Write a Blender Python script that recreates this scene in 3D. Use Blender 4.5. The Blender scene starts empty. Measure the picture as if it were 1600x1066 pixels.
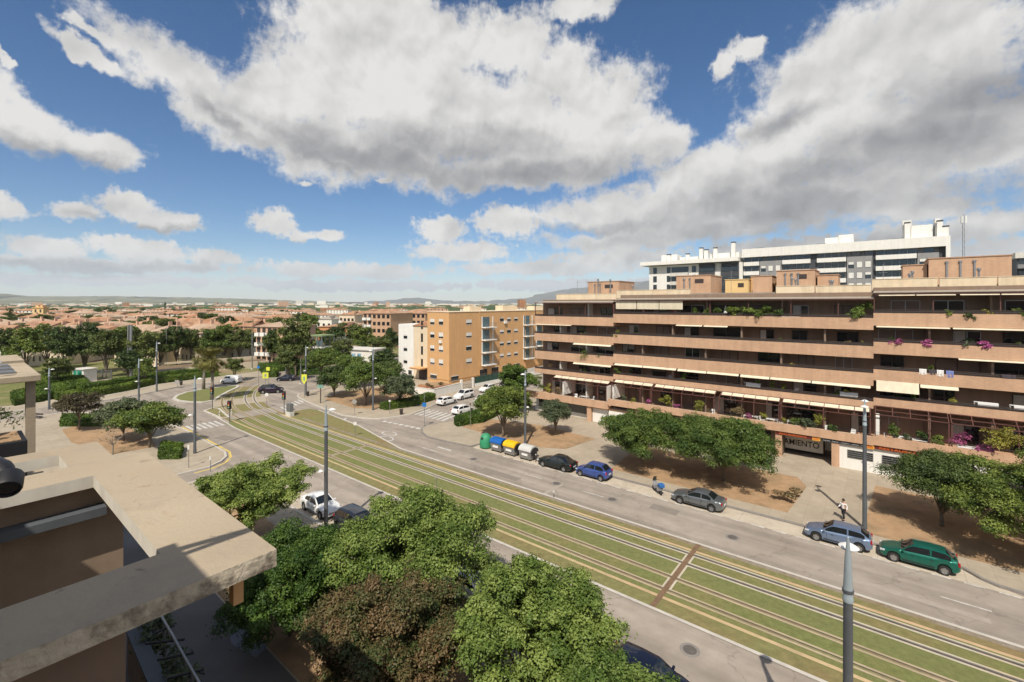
import bpy, math, random
import numpy as np
from mathutils import Vector, Matrix

SC = bpy.context.scene
COL = SC.collection
RND = random.Random(11)
rad = math.radians
# ---------------------------------------------------------------- layout helpers
# The street runs along s (towards the near right), t runs across it (towards the flats opposite).
SX, SY, TX, TY = 0.77958, -0.62631, 0.62631, 0.77958
STREET = math.atan2(SY, SX)
EYE = 18.0

def W(s, t, z=0.0):
    return Vector((s * SX + t * TX, s * SY + t * TY, z))

def gp(x, y, z=0.0):
    "ground point seen at a position of the photograph (16 mm view from 18 m up)"
    Y = 711.0 * (EYE - z) / (y - 474.0)
    return Vector(((x - 800.0) / 711.0 * Y, Y, z))

def ST(p):
    return p.x * SX + p.y * SY, p.x * TX + p.y * TY

# ---------------------------------------------------------------- mesh builder
class MB:
    def __init__(self):
        self.v, self.f, self.m = [], [], []

    def add(self, vs, fs, mi=0):
        o = len(self.v)
        self.v += [tuple(p) for p in vs]
        self.f += [tuple(i + o for i in f) for f in fs]
        self.m += [mi] * len(fs)
        return self

    def box(self, x0, x1, y0, y1, z0, z1, mi=0):
        vs = [(x0, y0, z0), (x1, y0, z0), (x1, y1, z0), (x0, y1, z0), (x0, y0, z1), (x1, y0, z1), (x1, y1, z1), (x0, y1, z1)]
        return self.add(vs, [(0, 3, 2, 1), (4, 5, 6, 7), (0, 1, 5, 4), (1, 2, 6, 5), (2, 3, 7, 6), (3, 0, 4, 7)], mi)

    def cbox(self, c, d, mi=0, rz=0.0, ry=0.0):
        hx, hy, hz = d[0] / 2, d[1] / 2, d[2] / 2
        M = Matrix.Translation(c) @ Matrix.Rotation(rz, 4, 'Z') @ Matrix.Rotation(ry, 4, 'Y')
        vs = [M @ Vector((sx * hx, sy * hy, sz * hz)) for sz in (-1, 1) for sx, sy in ((-1, -1), (1, -1), (1, 1), (-1, 1))]
        return self.add(vs, [(0, 3, 2, 1), (4, 5, 6, 7), (0, 1, 5, 4), (1, 2, 6, 5), (2, 3, 7, 6), (3, 0, 4, 7)], mi)

    def prism(self, poly, z0, z1, mi=0, top=True, bottom=True):
        n = len(poly)
        a = sum(poly[i][0] * poly[(i + 1) % n][1] - poly[(i + 1) % n][0] * poly[i][1] for i in range(n))
        if a < 0:
            poly = poly[::-1]
        vs = [(p[0], p[1], z0) for p in poly] + [(p[0], p[1], z1) for p in poly]
        fs = [(i, (i + 1) % n, n + (i + 1) % n, n + i) for i in range(n)]
        if top:
            fs.append(tuple(range(n, 2 * n)))
        if bottom:
            fs.append(tuple(range(n - 1, -1, -1)))
        return self.add(vs, fs, mi)

    def sheet(self, poly, z, mi=0):
        n = len(poly)
        a = sum(poly[i][0] * poly[(i + 1) % n][1] - poly[(i + 1) % n][0] * poly[i][1] for i in range(n))
        if a < 0:
            poly = poly[::-1]
        return self.add([(p[0], p[1], z) for p in poly], [tuple(range(n))], mi)

    def tube(self, pts, radii, n=8, mi=0, cap=True):
        pts = [Vector(p) for p in pts]
        if not hasattr(radii, '__len__'):
            radii = [radii] * len(pts)
        rings = []
        side = None
        for i, p in enumerate(pts):
            d = (pts[min(i + 1, len(pts) - 1)] - pts[max(i - 1, 0)])
            d = d.normalized() if d.length > 1e-9 else Vector((0, 0, 1))
            if side is None:
                side = d.orthogonal().normalized()
            side = (side - d * side.dot(d))
            side = side.normalized() if side.length > 1e-6 else d.orthogonal().normalized()
            up = d.cross(side)
            rings.append([p + (side * math.cos(2 * math.pi * k / n) + up * math.sin(2 * math.pi * k / n)) * radii[i] for k in range(n)])
        vs = [q for r in rings for q in r]
        fs = []
        for i in range(len(pts) - 1):
            for k in range(n):
                fs.append((i * n + k, i * n + (k + 1) % n, (i + 1) * n + (k + 1) % n, (i + 1) * n + k))
        if cap:
            fs.append(tuple(range(n - 1, -1, -1)))
            fs.append(tuple((len(pts) - 1) * n + k for k in range(n)))
        return self.add(vs, fs, mi)

    def lathe(self, prof, n=16, c=(0, 0, 0), mi=0):
        vs, fs = [], []
        for r, z in prof:
            for k in range(n):
                a = 2 * math.pi * k / n
                vs.append((c[0] + r * math.cos(a), c[1] + r * math.sin(a), c[2] + z))
        for i in range(len(prof) - 1):
            for k in range(n):
                fs.append((i * n + k, i * n + (k + 1) % n, (i + 1) * n + (k + 1) % n, (i + 1) * n + k))
        fs.append(tuple(range(n - 1, -1, -1)))
        fs.append(tuple((len(prof) - 1) * n + k for k in range(n)))
        return self.add(vs, fs, mi)

    def loft(self, rings, mi=0, closed=True, cap=True):
        n = len(rings[0])
        vs = [q for r in rings for q in r]
        fs = []
        for i in range(len(rings) - 1):
            for k in range(n if closed else n - 1):
                fs.append((i * n + k, i * n + (k + 1) % n, (i + 1) * n + (k + 1) % n, (i + 1) * n + k))
        if cap:
            fs.append(tuple(range(n - 1, -1, -1)))
            fs.append(tuple((len(rings) - 1) * n + k for k in range(n)))
        return self.add(vs, fs, mi)

    def build(self, name, mats, parent=None, smooth=False, bevel=0.0, label=None):
        me = bpy.data.meshes.new(name)
        me.from_pydata(self.v, [], self.f)
        if not isinstance(mats, (list, tuple)):
            mats = [mats]
        for m in mats:
            me.materials.append(m)
        if any(self.m):
            me.polygons.foreach_set('material_index', self.m)
        if smooth:
            me.polygons.foreach_set('use_smooth', [True] * len(me.polygons))
        me.update()
        o = bpy.data.objects.new(name, me)
        COL.objects.link(o)
        if parent is not None:
            o.parent = parent
        if bevel:
            b = o.modifiers.new('bevel', 'BEVEL')
            b.width = bevel
            b.segments = 2
            b.limit_method = 'ANGLE'
        if smooth == 'auto':
            e = o.modifiers.new('edges', 'EDGE_SPLIT')
            e.split_angle = rad(38)
        if label:
            o['label'] = label
        return o

def tag(o, label, cat, group=None):
    o['label'] = label
    o['category'] = cat
    if group:
        o['group'] = group
    return o

def thing(name, label, cat, loc=(0, 0, 0), rz=0.0, group=None):
    o = bpy.data.objects.new(name, None)
    o.empty_display_size = 0.3
    COL.objects.link(o)
    o.location = loc
    o.rotation_euler = (0, 0, rz)
    return tag(o, label, cat, group)

def struct(o):
    o['kind'] = 'structure'
    return o

def stuff(o):
    o['kind'] = 'stuff'
    return o

KIDS = {}
def copy_tree(o, loc, rz, label=None, scale=None, sub=None):
    r = o.copy()
    COL.objects.link(r)
    r.location = loc
    r.rotation_euler = (0, 0, rz)
    if scale:
        r.scale = scale if hasattr(scale, '__len__') else (scale,) * 3
    if label:
        r['label'] = label
    for ch in o.children:
        c = ch.copy()
        COL.objects.link(c)
        c.parent = r
        for g in ch.children:
            d = g.copy()
            COL.objects.link(d)
            d.parent = c
    return r

# ---------------------------------------------------------------- materials
def srgb(r, g, b):
    f = lambda c: (c / 255 / 12.92) if c / 255 <= 0.04045 else ((c / 255 + 0.055) / 1.055) ** 2.4
    return (f(r), f(g), f(b))

def nod(nt, kind, **kw):
    n = nt.nodes.new(kind)
    for k, v in kw.items():
        setattr(n, k, v)
    return n

def mat(name, col, rough=0.8, metal=0.0, var=0.12, scale=2.0, bump=0.0, bscale=None, col2=None, mix_scale=0.3, mix_lo=0.45, mix_hi=0.65,
        coat=0.0, spec=0.4, coords='Object', stretch=None, detail=6.0, streak=0.0):
    m = bpy.data.materials.new(name)
    m.use_nodes = True
    nt = m.node_tree
    L = nt.links.new
    b = nt.nodes['Principled BSDF']
    b.inputs['Roughness'].default_value = rough
    b.inputs['Metallic'].default_value = metal
    b.inputs['Specular IOR Level'].default_value = spec
    b.inputs['Coat Weight'].default_value = coat
    tc = nod(nt, 'ShaderNodeTexCoord')
    src = tc.outputs[coords]
    if stretch:
        mp = nod(nt, 'ShaderNodeMapping')
        mp.inputs['Scale'].default_value = stretch
        L(src, mp.inputs['Vector'])
        src = mp.outputs['Vector']
    n1 = nod(nt, 'ShaderNodeTexNoise')
    n1.inputs['Scale'].default_value = scale
    n1.inputs['Detail'].default_value = detail
    n1.inputs['Roughness'].default_value = 0.65
    L(src, n1.inputs['Vector'])
    base = None
    if col2 is not None:
        n2 = nod(nt, 'ShaderNodeTexNoise')
        n2.inputs['Scale'].default_value = mix_scale
        n2.inputs['Detail'].default_value = 5.0
        n2.inputs['Roughness'].default_value = 0.6
        L(src, n2.inputs['Vector'])
        mr = nod(nt, 'ShaderNodeMapRange')
        mr.inputs['From Min'].default_value = mix_lo
        mr.inputs['From Max'].default_value = mix_hi
        L(n2.outputs['Fac'], mr.inputs['Value'])
        mx = nod(nt, 'ShaderNodeMix', data_type='RGBA')
        mx.inputs['A'].default_value = (*col, 1)
        mx.inputs['B'].default_value = (*col2, 1)
        L(mr.outputs['Result'], mx.inputs['Factor'])
        base = mx.outputs['Result']
    hv = nod(nt, 'ShaderNodeHueSaturation')
    if base is None:
        hv.inputs['Color'].default_value = (*col, 1)
    else:
        L(base, hv.inputs['Color'])
    mr2 = nod(nt, 'ShaderNodeMapRange')
    mr2.inputs['From Min'].default_value = 0.3
    mr2.inputs['From Max'].default_value = 0.7
    mr2.inputs['To Min'].default_value = 1 - var
    mr2.inputs['To Max'].default_value = 1 + var
    L(n1.outputs['Fac'], mr2.inputs['Value'])
    val = mr2.outputs['Result']
    if streak:
        mp2 = nod(nt, 'ShaderNodeMapping')
        mp2.inputs['Scale'].default_value = (1.6, 1.6, 0.12)
        L(tc.outputs[coords], mp2.inputs['Vector'])
        n3 = nod(nt, 'ShaderNodeTexNoise')
        n3.inputs['Scale'].default_value = 1.3
        n3.inputs['Detail'].default_value = 6
        L(mp2.outputs['Vector'], n3.inputs['Vector'])
        mr3 = nod(nt, 'ShaderNodeMapRange')
        mr3.inputs['From Min'].default_value = 0.42
        mr3.inputs['From Max'].default_value = 0.68
        mr3.inputs['To Min'].default_value = 1.0
        mr3.inputs['To Max'].default_value = 1 - streak
        L(n3.outputs['Fac'], mr3.inputs['Value'])
        mu = nod(nt, 'ShaderNodeMath', operation='MULTIPLY')
        L(val, mu.inputs[0])
        L(mr3.outputs['Result'], mu.inputs[1])
        val = mu.outputs[0]
    L(val, hv.inputs['Value'])
    L(hv.outputs['Color'], b.inputs['Base Color'])
    if bump:
        nb = nod(nt, 'ShaderNodeTexNoise')
        nb.inputs['Scale'].default_value = bscale or scale * 6
        nb.inputs['Detail'].default_value = 4
        L(src, nb.inputs['Vector'])
        bm = nod(nt, 'ShaderNodeBump')
        bm.inputs['Strength'].default_value = bump
        bm.inputs['Distance'].default_value = 0.05
        L(nb.outputs['Fac'], bm.inputs['Height'])
        L(bm.outputs['Normal'], b.inputs['Normal'])
    return m

def glass_mat(name, col, rough=0.06):
    m = mat(name, col, rough=rough, var=0.25, scale=0.6, spec=0.9)
    return m

def leaf_mat(name, c_dark, c_light, trans=0.25):
    "leaf colour drawn per leaf between two greens; a little light passes through"
    m = bpy.data.materials.new(name)
    m.use_nodes = True
    nt = m.node_tree
    L = nt.links.new
    b = nt.nodes['Principled BSDF']
    b.inputs['Roughness'].default_value = 0.55
    b.inputs['Specular IOR Level'].default_value = 0.35
    at = nod(nt, 'ShaderNodeAttribute', attribute_name='tint')
    mx = nod(nt, 'ShaderNodeMix', data_type='RGBA')
    mx.inputs['A'].default_value = (*c_dark, 1)
    mx.inputs['B'].default_value = (*c_light, 1)
    L(at.outputs['Fac'], mx.inputs['Factor'])
    oi = nod(nt, 'ShaderNodeObjectInfo')
    hv = nod(nt, 'ShaderNodeHueSaturation')
    mr = nod(nt, 'ShaderNodeMapRange')
    mr.inputs['To Min'].default_value = 0.82
    mr.inputs['To Max'].default_value = 1.18
    L(oi.outputs['Random'], mr.inputs['Value'])
    L(mr.outputs['Result'], hv.inputs['Value'])
    mr2 = nod(nt, 'ShaderNodeMapRange')
    mr2.inputs['To Min'].default_value = 0.51
    mr2.inputs['To Max'].default_value = 0.485
    L(oi.outputs['Random'], mr2.inputs['Value'])
    L(mr2.outputs['Result'], hv.inputs['Hue'])
    L(mx.outputs['Result'], hv.inputs['Color'])
    L(hv.outputs['Color'], b.inputs['Base Color'])
    tr = nod(nt, 'ShaderNodeBsdfTranslucent')
    L(hv.outputs['Color'], tr.inputs['Color'])
    ms = nod(nt, 'ShaderNodeMixShader')
    ms.inputs['Fac'].default_value = trans
    L(b.outputs['BSDF'], ms.inputs[1])
    L(tr.outputs['BSDF'], ms.inputs[2])
    L(ms.outputs['Shader'], nt.nodes['Material Output'].inputs['Surface'])
    return m

def brick_mat(name, c1, c2, cm, sx=4.2, var=0.1):
    "fine brickwork: pattern along the wall and up it"
    m = mat(name, c1, rough=0.85, var=var, scale=0.5, streak=0.12)
    nt = m.node_tree
    L = nt.links.new
    hv = next(n for n in nt.nodes if n.type == 'HUE_SAT')
    tc = next(n for n in nt.nodes if n.type == 'TEX_COORD')
    sp = nod(nt, 'ShaderNodeSeparateXYZ')
    L(tc.outputs['Object'], sp.inputs[0])
    ad = nod(nt, 'ShaderNodeMath', operation='ADD')
    L(sp.outputs['X'], ad.inputs[0])
    L(sp.outputs['Y'], ad.inputs[1])
    cb = nod(nt, 'ShaderNodeCombineXYZ')
    L(ad.outputs[0], cb.inputs['X'])
    L(sp.outputs['Z'], cb.inputs['Y'])
    br = nod(nt, 'ShaderNodeTexBrick')
    br.inputs['Color1'].default_value = (*c1, 1)
    br.inputs['Color2'].default_value = (*c2, 1)
    br.inputs['Mortar'].default_value = (*cm, 1)
    br.inputs['Scale'].default_value = 1.0
    br.inputs['Brick Width'].default_value = 0.26
    br.inputs['Row Height'].default_value = 0.075
    br.inputs['Mortar Size'].default_value = 0.008
    L(cb.outputs[0], br.inputs['Vector'])
    L(br.outputs['Color'], hv.inputs['Color'])
    return m

G = lambda v: (v, v, v)
# ---------------------------------------------------------------- camera, sun, sky
cam_d = bpy.data.cameras.new('camera')
cam = bpy.data.objects.new('camera', cam_d)
COL.objects.link(cam)
cam.location = (0, 0, EYE)
cam.rotation_euler = (rad(90), 0, 0)
cam_d.sensor_width = 36
cam_d.lens = 16.0
cam_d.shift_y = -59.0 / 1600
cam_d.clip_start = 0.1
cam_d.clip_end = 60000
SC.camera = cam

SUN_EL, SUN_AZ = rad(51), rad(180 + 11.5)      # azimuth measured clockwise from +Y
sun_d = bpy.data.lights.new('sun', 'SUN')
sun_d.energy = 4.7
sun_d.angle = rad(0.5)
sun_d.color = (1.0, 0.925, 0.81)
sun = bpy.data.objects.new('sun', sun_d)
COL.objects.link(sun)
sdir = Vector((math.sin(SUN_AZ) * math.cos(SUN_EL), math.cos(SUN_AZ) * math.cos(SUN_EL), math.sin(SUN_EL)))
sun.rotation_euler = sdir.to_track_quat('Z', 'Y').to_euler()
sun.location = (0, 0, 60)

SC.view_settings.view_transform = 'Standard'
SC.view_settings.look = 'None'
SC.view_settings.exposure = 0.17
SC.cycles.use_denoising = True
SC.cycles.use_adaptive_sampling = True
SC.cycles.adaptive_threshold = 0.02
SC.cycles.max_bounces = 6
SC.cycles.diffuse_bounces = 3
SC.cycles.transparent_max_bounces = 8
SC.cycles.volume_bounces = 1
SC.cycles.sample_clamp_indirect = 4.0

wd = bpy.data.worlds.new('World')
SC.world = wd
wd.use_nodes = True
wd.cycles.sampling_method = 'MANUAL'
wd.cycles.sample_map_resolution = 512
NT = wd.node_tree
LK = NT.links.new
bg = NT.nodes['Background']
sky = nod(NT, 'ShaderNodeTexSky', sky_type='NISHITA')
sky.sun_disc = False
sky.sun_elevation = SUN_EL
sky.sun_rotation = SUN_AZ
sky.altitude = 650
sky.air_density = 1.0
sky.dust_density = 0.0
sky.ozone_density = 5.0
hs = nod(NT, 'ShaderNodeHueSaturation')
hs.inputs['Saturation'].default_value = 1.2
LK(sky.outputs['Color'], hs.inputs['Color'])
LK(hs.outputs['Color'], bg.inputs['Color'])
bg.inputs['Strength'].default_value = 0.088

def wmath(op, a, b=None, c=None, clamp=False):
    n = nod(NT, 'ShaderNodeMath', operation=op)
    n.use_clamp = clamp
    for i, q in enumerate((a, b, c)):
        if q is None:
            continue
        if isinstance(q, (int, float)):
            n.inputs[i].default_value = q
        else:
            LK(q, n.inputs[i])
    return n.outputs[0]

def wrange(v, a, b, c=0.0, d=1.0, smooth=True):
    n = nod(NT, 'ShaderNodeMapRange', interpolation_type='SMOOTHSTEP' if smooth else 'LINEAR')
    LK(v, n.inputs['Value'])
    for k, q in zip(('From Min', 'From Max', 'To Min', 'To Max'), (a, b, c, d)):
        n.inputs[k].default_value = q
    return n.outputs['Result']

# sky direction -> azimuth and elevation (degrees); azimuth 0 is +Y
gen = nod(NT, 'ShaderNodeTexCoord').outputs['Generated']
sep = nod(NT, 'ShaderNodeSeparateXYZ')
LK(gen, sep.inputs[0])
AZ = wmath('MULTIPLY', wmath('ARCTAN2', sep.outputs['X'], sep.outputs['Y']), 180 / math.pi)
EL = wmath('MULTIPLY', wmath('ARCSINE', sep.outputs['Z']), 180 / math.pi)
cmb = nod(NT, 'ShaderNodeCombineXYZ')
LK(AZ, cmb.inputs['X'])
LK(EL, cmb.inputs['Y'])
P0 = cmb.outputs[0]

def vadd(a, b):
    n = nod(NT, 'ShaderNodeVectorMath', operation='ADD')
    LK(a, n.inputs[0])
    if isinstance(b, tuple):
        n.inputs[1].default_value = b
    else:
        LK(b, n.inputs[1])
    return n.outputs[0]

def wnoise(p, scale, detail, rough=0.55, color=False, off=0.0):
    n = nod(NT, 'ShaderNodeTexNoise', noise_dimensions='2D')
    n.inputs['Scale'].default_value = scale
    n.inputs['Detail'].default_value = detail
    n.inputs['Roughness'].default_value = rough
    LK(vadd(p, (off, off * 0.7, off * 0.3)), n.inputs['Vector'])
    return n.outputs['Color' if color else 'Fac']

def azel(x, y):
    X, Z = (x - 800) / 711.0, (474 - y) / 711.0
    return math.degrees(math.atan2(X, 1)), math.degrees(math.atan2(Z, math.hypot(X, 1)))

def blobs(p, items):
    "smooth union of elliptical cloud masses: 1 at a core, 0 at the rim, negative outside"
    acc = None
    for (x, y, rx, ry, rot) in items:
        a, e = azel(x, y)
        a1, e1 = azel(x + rx, y)
        a2, e2 = azel(x, y - ry)
        mp = nod(NT, 'ShaderNodeMapping', vector_type='TEXTURE')
        mp.inputs['Location'].default_value = (a, e, 0)
        mp.inputs['Rotation'].default_value = (0, 0, rad(rot))
        mp.inputs['Scale'].default_value = (max(0.4, abs(a1 - a)), max(0.3, abs(e2 - e)), 1)
        LK(p, mp.inputs['Vector'])
        ln = nod(NT, 'ShaderNodeVectorMath', operation='LENGTH')
        LK(mp.outputs['Vector'], ln.inputs[0])
        d = ln.outputs['Value']
        if acc is None:
            acc = d
        else:
            acc = wmath('SMOOTH_MIN', acc, d, 0.25)
    return wmath('SUBTRACT', 1.0, acc)

BIG = [(560, 40, 150, 110, 0), (640, 150, 230, 120, 0), (330, 165, 190, 62, -26), (470, 225, 170, 55, -22), (760, 190, 250, 100, -10), (940, 180, 110, 110, 0),
       (830, 262, 210, 42, 0), (590, 245, 150, 50, -15), (1030, 230, 70, 60, 0), (130, 78, 75, 20, -30), (150, 55, 40, 16, -20), (880, 18, 80, 30, 0), (700, 60, 100, 70, 0), (790, 70, 70, 60, 0), (860, 110, 70, 60, 0), (740, 285, 90, 22, 0), (450, 150, 110, 60, 0), (540, 110, 120, 80, 0), (700, 210, 120, 60, 0),
       (50, 195, 120, 46, -14), (-10, 150, 60, 60, 0), (150, 226, 80, 28, -14), (10, 85, 30, 12, -20),
       (1330, 130, 210, 140, 0), (1480, 60, 260, 150, 0), (1230, 220, 110, 90, 0), (1420, 230, 260, 90, 8), (1110, 275, 140, 55, 0), (1560, 200, 180, 90, 0), (1330, 310, 270, 50, 0),
       (960, 325, 190, 36, 0), (1140, 95, 26, 34, 20), (1170, 70, 30, 24, 0), (1120, 345, 230, 38, 0), (1000, 372, 180, 22, 0), (1200, 290, 220, 60, 0), (1150, 330, 260, 40, 0), (1420, 330, 120, 30, 0), (1060, 345, 150, 40, 0)]
SMALL = [(-10, 318, 60, 24, -15), (128, 333, 44, 20, 0), (205, 325, 62, 30, -15), (250, 345, 50, 18, 0), (285, 348, 32, 20, 0), (425, 346, 46, 26, -12), (465, 368, 30, 12, 0), (515, 369, 24, 9, 0),
         (65, 388, 75, 24, 0), (200, 390, 80, 22, 0), (240, 398, 70, 26, 0), (330, 406, 56, 16, 0), (60, 412, 120, 16, 0), (230, 418, 170, 13, 0), (480, 420, 90, 14, 0), (590, 424, 90, 15, 0),
         (690, 360, 46, 26, 0), (735, 392, 80, 20, 0), (800, 346, 60, 32, 0), (700, 395, 70, 14, 0), (480, 290, 16, 6, 0), (605, 284, 16, 6, 0),
         (1540, 352, 110, 34, 8), (1420, 372, 170, 26, 0), (1560, 395, 200, 28, 0), (960, 402, 140, 16, 0), (1250, 390, 260, 26, 0), (860, 420, 200, 14, 0),
         (160, 440, 260, 12, 0), (560, 446, 260, 10, 0), (900, 446, 260, 12, 0)]
DARK = [(640, 268, 230, 30, -8), (800, 274, 190, 28, 0), (720, 235, 130, 30, 0), (500, 246, 120, 14, -22), (350, 195, 80, 14, -26),
        (1440, 225, 230, 44, 8), (1545, 130, 150, 60, 0), (1330, 275, 200, 34, 4), (1200, 330, 300, 36, 0), (1130, 372, 280, 26, 0), (1320, 392, 280, 30, 0), (1500, 300, 160, 40, 0), (1560, 290, 110, 26, 0), (1250, 190, 80, 20, 20), (960, 350, 140, 12, 0),
        (90, 236, 110, 14, -10), (220, 355, 70, 8, 0), (430, 375, 40, 6, 0), (130, 425, 220, 10, 0)]
# ragged edges from fine noise, broad soft relief for the light on the clouds
w1 = wnoise(P0, 0.075, 2.0, 0.5, color=True)
w2 = wnoise(P0, 0.33, 4.0, 0.6, color=True, off=31)
def warp(col, amp):
    n = nod(NT, 'ShaderNodeVectorMath', operation='MULTIPLY_ADD')
    LK(col, n.inputs[0])
    n.inputs[1].default_value = (amp, amp * 0.6, 0)
    n.inputs[2].default_value = (-amp / 2, -amp * 0.3, 0)
    return n.outputs[0]
PB = vadd(vadd(P0, warp(w1, 7.0)), warp(w2, 4.2))
PS = vadd(vadd(P0, warp(w1, 1.5)), warp(w2, 2.0))
fb = wnoise(P0, 0.15, 10.0, 0.60, off=7)
fs = wnoise(P0, 0.45, 8.0, 0.60, off=3)
ff = wnoise(P0, 1.5, 5.0, 0.62, off=17)
def mix2(base, *terms):
    acc = base
    for (v, c, k) in terms:
        acc = wmath('MULTIPLY_ADD', wmath('SUBTRACT', v, c), k, acc)
    return acc
db = mix2(blobs(PB, BIG), (fb, 0.5, 1.1), (fs, 0.5, 0.6), (ff, 0.5, 0.32))
ds = mix2(blobs(PS, SMALL), (fs, 0.5, 1.25), (ff, 0.5, 0.75))
dall = wmath('MAXIMUM', db, ds)
# light from above and from behind the viewer: compare the relief with the relief a little higher up
fb1 = wnoise(P0, 0.13, 2.5, 0.45, off=7)
fb2 = wnoise(vadd(P0, (-0.9, 2.8, 0)), 0.13, 2.5, 0.45, off=7)
fs1 = wnoise(PS, 0.38, 4.0, 0.5, off=3)
fs2 = wnoise(vadd(PS, (-0.3, 0.9, 0)), 0.38, 4.0, 0.5, off=3)
dif = wmath('ADD', wmath('MULTIPLY', wmath('SUBTRACT', fb1, fb2), 0.62), wmath('MULTIPLY', wmath('SUBTRACT', fs1, fs2), 0.36))
dk = blobs(PB, DARK)
dkm = wrange(mix2(dk, (fb1, 0.5, 0.6), (fs, 0.5, 0.25)), -0.9, 1.0)
rim = wrange(dall, 0.0, 0.5, 0.06, 0.0)
lit = wmath('ADD', wmath('ADD', dif, rim), wmath('MULTIPLY_ADD', dkm, -0.52, 0.88), clamp=True)
ramp = nod(NT, 'ShaderNodeValToRGB')
cr = ramp.color_ramp
cr.elements[0].position = 0.05
cr.elements[0].color = (0.19, 0.195, 0.215, 1)
cr.elements[1].position = 0.95
cr.elements[1].color = (0.70, 0.69, 0.675, 1)
e = cr.elements.new(0.4)
e.color = (0.335, 0.335, 0.345, 1)
e = cr.elements.new(0.68)
e.color = (0.52, 0.515, 0.51, 1)
LK(lit, ramp.inputs['Fac'])
alpha = wrange(dall, -0.08, 0.42)
# far clouds sink into the bright air above the horizon
air = wrange(EL, 0.0, 6.5, 0.70, 0.0)
airmix = nod(NT, 'ShaderNodeMix', data_type='RGBA')
LK(air, airmix.inputs['Factor'])
LK(ramp.outputs['Color'], airmix.inputs['A'])
airmix.inputs['B'].default_value = (0.27, 0.36, 0.465, 1)
veil = wrange(EL, 0.0, 5.0, 0.50, 0.0)
# beside and behind the viewer: unseen broken cloud, added for whiter fill light
side = wrange(wmath('ABSOLUTE', AZ), 56.0, 75.0)
alpha = wmath('MAXIMUM', alpha, wmath('MULTIPLY', side, wrange(fb, 0.40, 0.58)))
alpha = wmath('MAXIMUM', alpha, veil)
bgc = nod(NT, 'ShaderNodeBackground')
LK(airmix.outputs['Result'], bgc.inputs['Color'])
LK(wmath('MULTIPLY_ADD', side, 0.2, 1.0), bgc.inputs['Strength'])  # unseen cloud made brighter to lift the fill
mxs = nod(NT, 'ShaderNodeMixShader')
LK(alpha, mxs.inputs['Fac'])
LK(bg.outputs['Background'], mxs.inputs[1])
LK(bgc.outputs['Background'], mxs.inputs[2])
LK(mxs.outputs['Shader'], NT.nodes['World Output'].inputs['Surface'])
# ---------------------------------------------------------------- surface materials
M = {}
M['asphalt'] = mat('asphalt', (0.285, 0.243, 0.200), rough=0.92, var=0.10, scale=0.9, bump=0.25, bscale=60, col2=(0.335, 0.288, 0.240), mix_scale=0.16, mix_lo=0.4, mix_hi=0.62, spec=0.25, stretch=None)
M['slab_paving'] = mat('paving', (0.385, 0.325, 0.245), rough=0.9, var=0.08, scale=1.6, bump=0.15, bscale=30, col2=(0.335, 0.282, 0.212), mix_scale=0.25, spec=0.25)
M['light_conc'] = mat('parking_concrete', (0.50, 0.43, 0.335), rough=0.9, var=0.10, scale=1.5, bump=0.15, bscale=30, col2=(0.41, 0.35, 0.275), mix_scale=0.4, spec=0.25)
M['kerb'] = mat('kerb_stone', (0.47, 0.435, 0.38), rough=0.9, var=0.14, scale=1.1, bump=0.1)
M['kerb_dark'] = mat('kerb_grey', (0.22, 0.20, 0.18), rough=0.9, var=0.15, scale=1.0)
M['soil'] = mat('soil', (0.36, 0.235, 0.135), rough=0.95, var=0.16, scale=1.2, bump=0.5, bscale=14, col2=(0.27, 0.19, 0.115), mix_scale=0.35, spec=0.1)
M['grass'] = mat('tram_grass', (0.168, 0.178, 0.068), rough=0.95, var=0.16, scale=3.0, bump=0.6, bscale=50, col2=(0.205, 0.195, 0.078), mix_scale=0.12, mix_lo=0.5, mix_hi=0.72, spec=0.1)
M['dry_grass'] = mat('dry_grass', (0.200, 0.188, 0.080), rough=0.95, var=0.2, scale=2.2, bump=0.6, bscale=40, col2=(0.235, 0.17, 0.085), mix_scale=0.22, mix_lo=0.45, mix_hi=0.7, spec=0.1)
M['mixed_grass'] = mat('mixed_grass', (0.165, 0.180, 0.064), rough=0.95, var=0.2, scale=2.5, bump=0.6, bscale=45, col2=(0.215, 0.180, 0.080), mix_scale=0.16, mix_lo=0.42, mix_hi=0.66, spec=0.1)
M['gravel'] = mat('gravel', (0.25, 0.21, 0.165), rough=0.95, var=0.22, scale=4, bump=0.5, bscale=40, col2=(0.22, 0.165, 0.09), mix_scale=0.3, spec=0.1)
M['rail_conc'] = mat('rail_concrete', (0.455, 0.41, 0.315), rough=0.9, var=0.16, scale=1.2, col2=(0.44, 0.36, 0.25), mix_scale=0.3)
M['rail_steel'] = mat('rail_steel', (0.13, 0.115, 0.10), rough=0.45, metal=0.6, var=0.15, scale=1.0)
M['rust'] = mat('rusty_groove', (0.17, 0.105, 0.060), rough=0.8, var=0.25, scale=2)
M['rail_tan'] = mat('rail_concrete_tan', (0.40, 0.325, 0.215), rough=0.9, var=0.16, scale=1.2, col2=(0.33, 0.265, 0.165), mix_scale=0.3)
M['rust_pale'] = mat('filled_groove', (0.225, 0.165, 0.095), rough=0.9, var=0.25, scale=2, col2=(0.20, 0.185, 0.08), mix_scale=0.2)
M['groove'] = mat('rail_groove', (0.155, 0.135, 0.115), rough=0.7, var=0.25, scale=2)
M['cable_cover'] = mat('cable_cover', (0.47, 0.325, 0.19), rough=0.85, var=0.15, scale=1.0, col2=(0.42, 0.35, 0.18), mix_scale=0.05)
M['paint_w'] = mat('road_paint', (0.55, 0.53, 0.49), rough=0.8, var=0.2, scale=6, col2=(0.34, 0.32, 0.29), mix_scale=1.4, mix_lo=0.42, mix_hi=0.68)
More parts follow.
